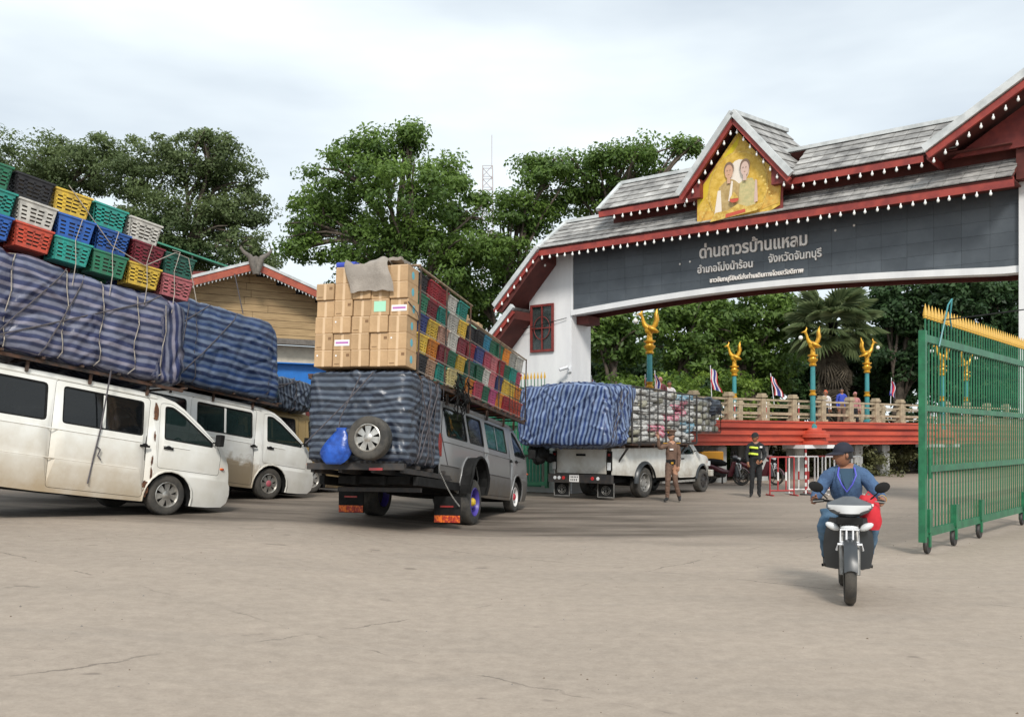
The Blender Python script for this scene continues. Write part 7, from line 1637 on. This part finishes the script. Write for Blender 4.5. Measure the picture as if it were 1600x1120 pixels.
# parked motorbikes behind the pickup
motorbike('motorbike', 'maroon motorbike parked side-on beyond the nose of the white pickup', T(7.25,33.0,0) @ RZ(68), 'maroonbike', 'darkp', 'parked motorbikes')
motorbike('motorbike', 'second parked motorbike, dark red, half hidden behind the guard', T(8.6,33.4,0) @ RZ(50), 'maroonbike', 'maroonbike', 'parked motorbikes')
c = thing('food_cart', 'orange cabinet on wheels beyond the bonnet of the white pickup', 'cart', T(7.0,34.0,0) @ RZ(12))
MB().cbox((0,0,.98),(.85,.5,.34)).build('cabinet', M['orangebox'], c)
for x in (-.48,.48): MB().cyl((x,0,0),(x,0,.5),.03,n=8).build('leg', M['dark'], c)
MB().lathe([(0,-.03),(.22,-.03),(.24,0),(.22,.03),(0,.03)], (.2,.34,.24), 'Y', 18).build('wheel', M['black'], c)
# ---- plastic chair
def chair():
    p = ray_pt(843, 685, 33); C_ = thing('plastic_chair', 'mint green plastic armchair behind the nose of the silver van', 'chair', T(p.x, p.y, g(p.x,p.y)) @ RZ(-115))
    MB().cbox((0,0,.43),(.46,.46,.04)).build('seat', M['mint'], C_, smooth=40)
    for x in (-.21,.21):
        for y in (-.2,.2): MB().cyl((x*1.12,y*1.12,0),(x,y,.42),.020,.026,8).build('leg', M['mint'], C_)
        MB().tube([(x*1.1,-.22,.43),(x*1.15,-.22,.62),(x*1.15,.0,.66),(x*1.1,.22,.66)], .022, 6).build('armrest', M['mint'], C_, smooth=60)
    b = MB(); b.tube([(-.2,.22,.43),(-.22,.27,.70),(-.16,.31,.86),(0,.32,.90),(.16,.31,.86),(.22,.27,.70),(.2,.22,.43)], .022, 6); b.build('back_frame', M['mint'], C_, smooth=60)
    for x in (-.1,-.03,.04,.11): MB().tube([(x,.23,.45),(x,.28,.7),(x,.315,.88)], .014, 5).build('back_slat', M['mint'], C_)
chair()
# ---- barriers
def barrier(px, Y, w, yaw, label, c1, c2, h=1.08):
    p = ray_pt(px, 685, Y); B = thing('barrier', label, 'barrier', T(p.x, p.y, 0) @ RZ(yaw), 'steel crowd barriers by the bridge')
    def t_(nm, pts, mt): MB().tube(pts, .022, 8).build(nm, M[mt], B, smooth=60)
    t_('top_rail', [(0,0,h),(w,0,h)], c1); t_('bottom_rail', [(0,0,.14),(w,0,.14)], c1)
    for x in (0, w):
        t_('upright', [(x,0,.02),(x,0,h)], c1); t_('foot', [(x,-.28,.02),(x,.28,.02)], c1)
    k = max(2, int(w/.22))
    for i in range(1, k):
        x = w*i/k; t_('bar', [(x,0,.14),(x,0,h)], c2)
        MB().cyl((x,0,.42),(x,0,.66),.026,n=8).build('reflective_sleeve', M['redwhite_w' if c1.endswith('_r') else 'redwhite_r'], B)
barrier(1203, 26.9, .70, 6, 'dark red crowd barrier with white sleeves, just right of the guard', 'redwhite_r', 'redwhite_r')
barrier(1233, 27.6, .85, 4, 'white crowd barrier between the red one and the striped pole', 'redwhite_w', 'redwhite_w')
barrier(1261, 28.0, .90, 2, 'red topped barrier with white bars behind the rider, right of the striped pole', 'redwhite_r', 'redwhite_w')
barrier(1290, 27.4, 1.0, 0, 'white crowd barrier partly behind the head of the rider', 'redwhite_w', 'redwhite_w')
S = thing('striped_pole', 'thin pole ringed in red and white standing between the barriers', 'pole', T((1259-800)/1500*27.2, 27.2, 0)); MB().cyl((0,0,0),(0,0,.04),.16,n=16).build('base', M['dark'], S)
for i in range(12): MB().cyl((0,0,.04+.105*i),(0,0,.04+.105*i+.103),.028,n=8).build('band', M['redwhite_r' if i % 2 else 'redwhite_w'], S)

# ---- wires and grit
def wire(a, b, sag, label):
    a, b = Vector(a), Vector(b); tag(MB().tube([a.lerp(b, i/16)-Vector((0,0,sag*math.sin(math.pi*i/16))) for i in range(17)], .010, 5).build('overhead_wire', M['black'], smooth=60), label, 'wire')
w0 = GM @ Vector((-.14,-.06,5.12)); wire(w0, GM @ Vector((-9,-.6,5.3)), .5, 'thin wire running left from the white tower towards the timber building')
wire((6.2,13.8,3.30), (16,18,5.6), .25, 'thin wire leading off to the right above the spiked green gate')
def grit():
    m = MB(); rs = random.Random(77)
    for i in range(900):
        y = 3.5+14*rs.random()**1.2; x = rs.uniform(-.62,.62)*y; r = rs.choice((.003,.004,.005,.006,.009))*(.6+rs.random()); z = g(x,y); n = 5; a0 = rs.random()*6
        vs = [(x+r*math.cos(a0+k*1.257)*(.7+.5*rs.random()), y+r*math.sin(a0+k*1.257)*(.7+.5*rs.random()), z-.002) for k in range(n)]+[(x+rs.uniform(-.3,.3)*r, y+rs.uniform(-.3,.3)*r, z+r*.7)]
        m.add(vs, [(k,(k+1)%n,n) for k in range(n)], 0 if rs.random() < .6 else 1)
    o = m.build('grit', [mat('grit_grey', (.20,.18,.16), .9), mat('grit_brown', (.12,.085,.055), .9)]); tag(o, 'loose grit and small stones scattered over the concrete yard', 'grit', kind='stuff')
grit()
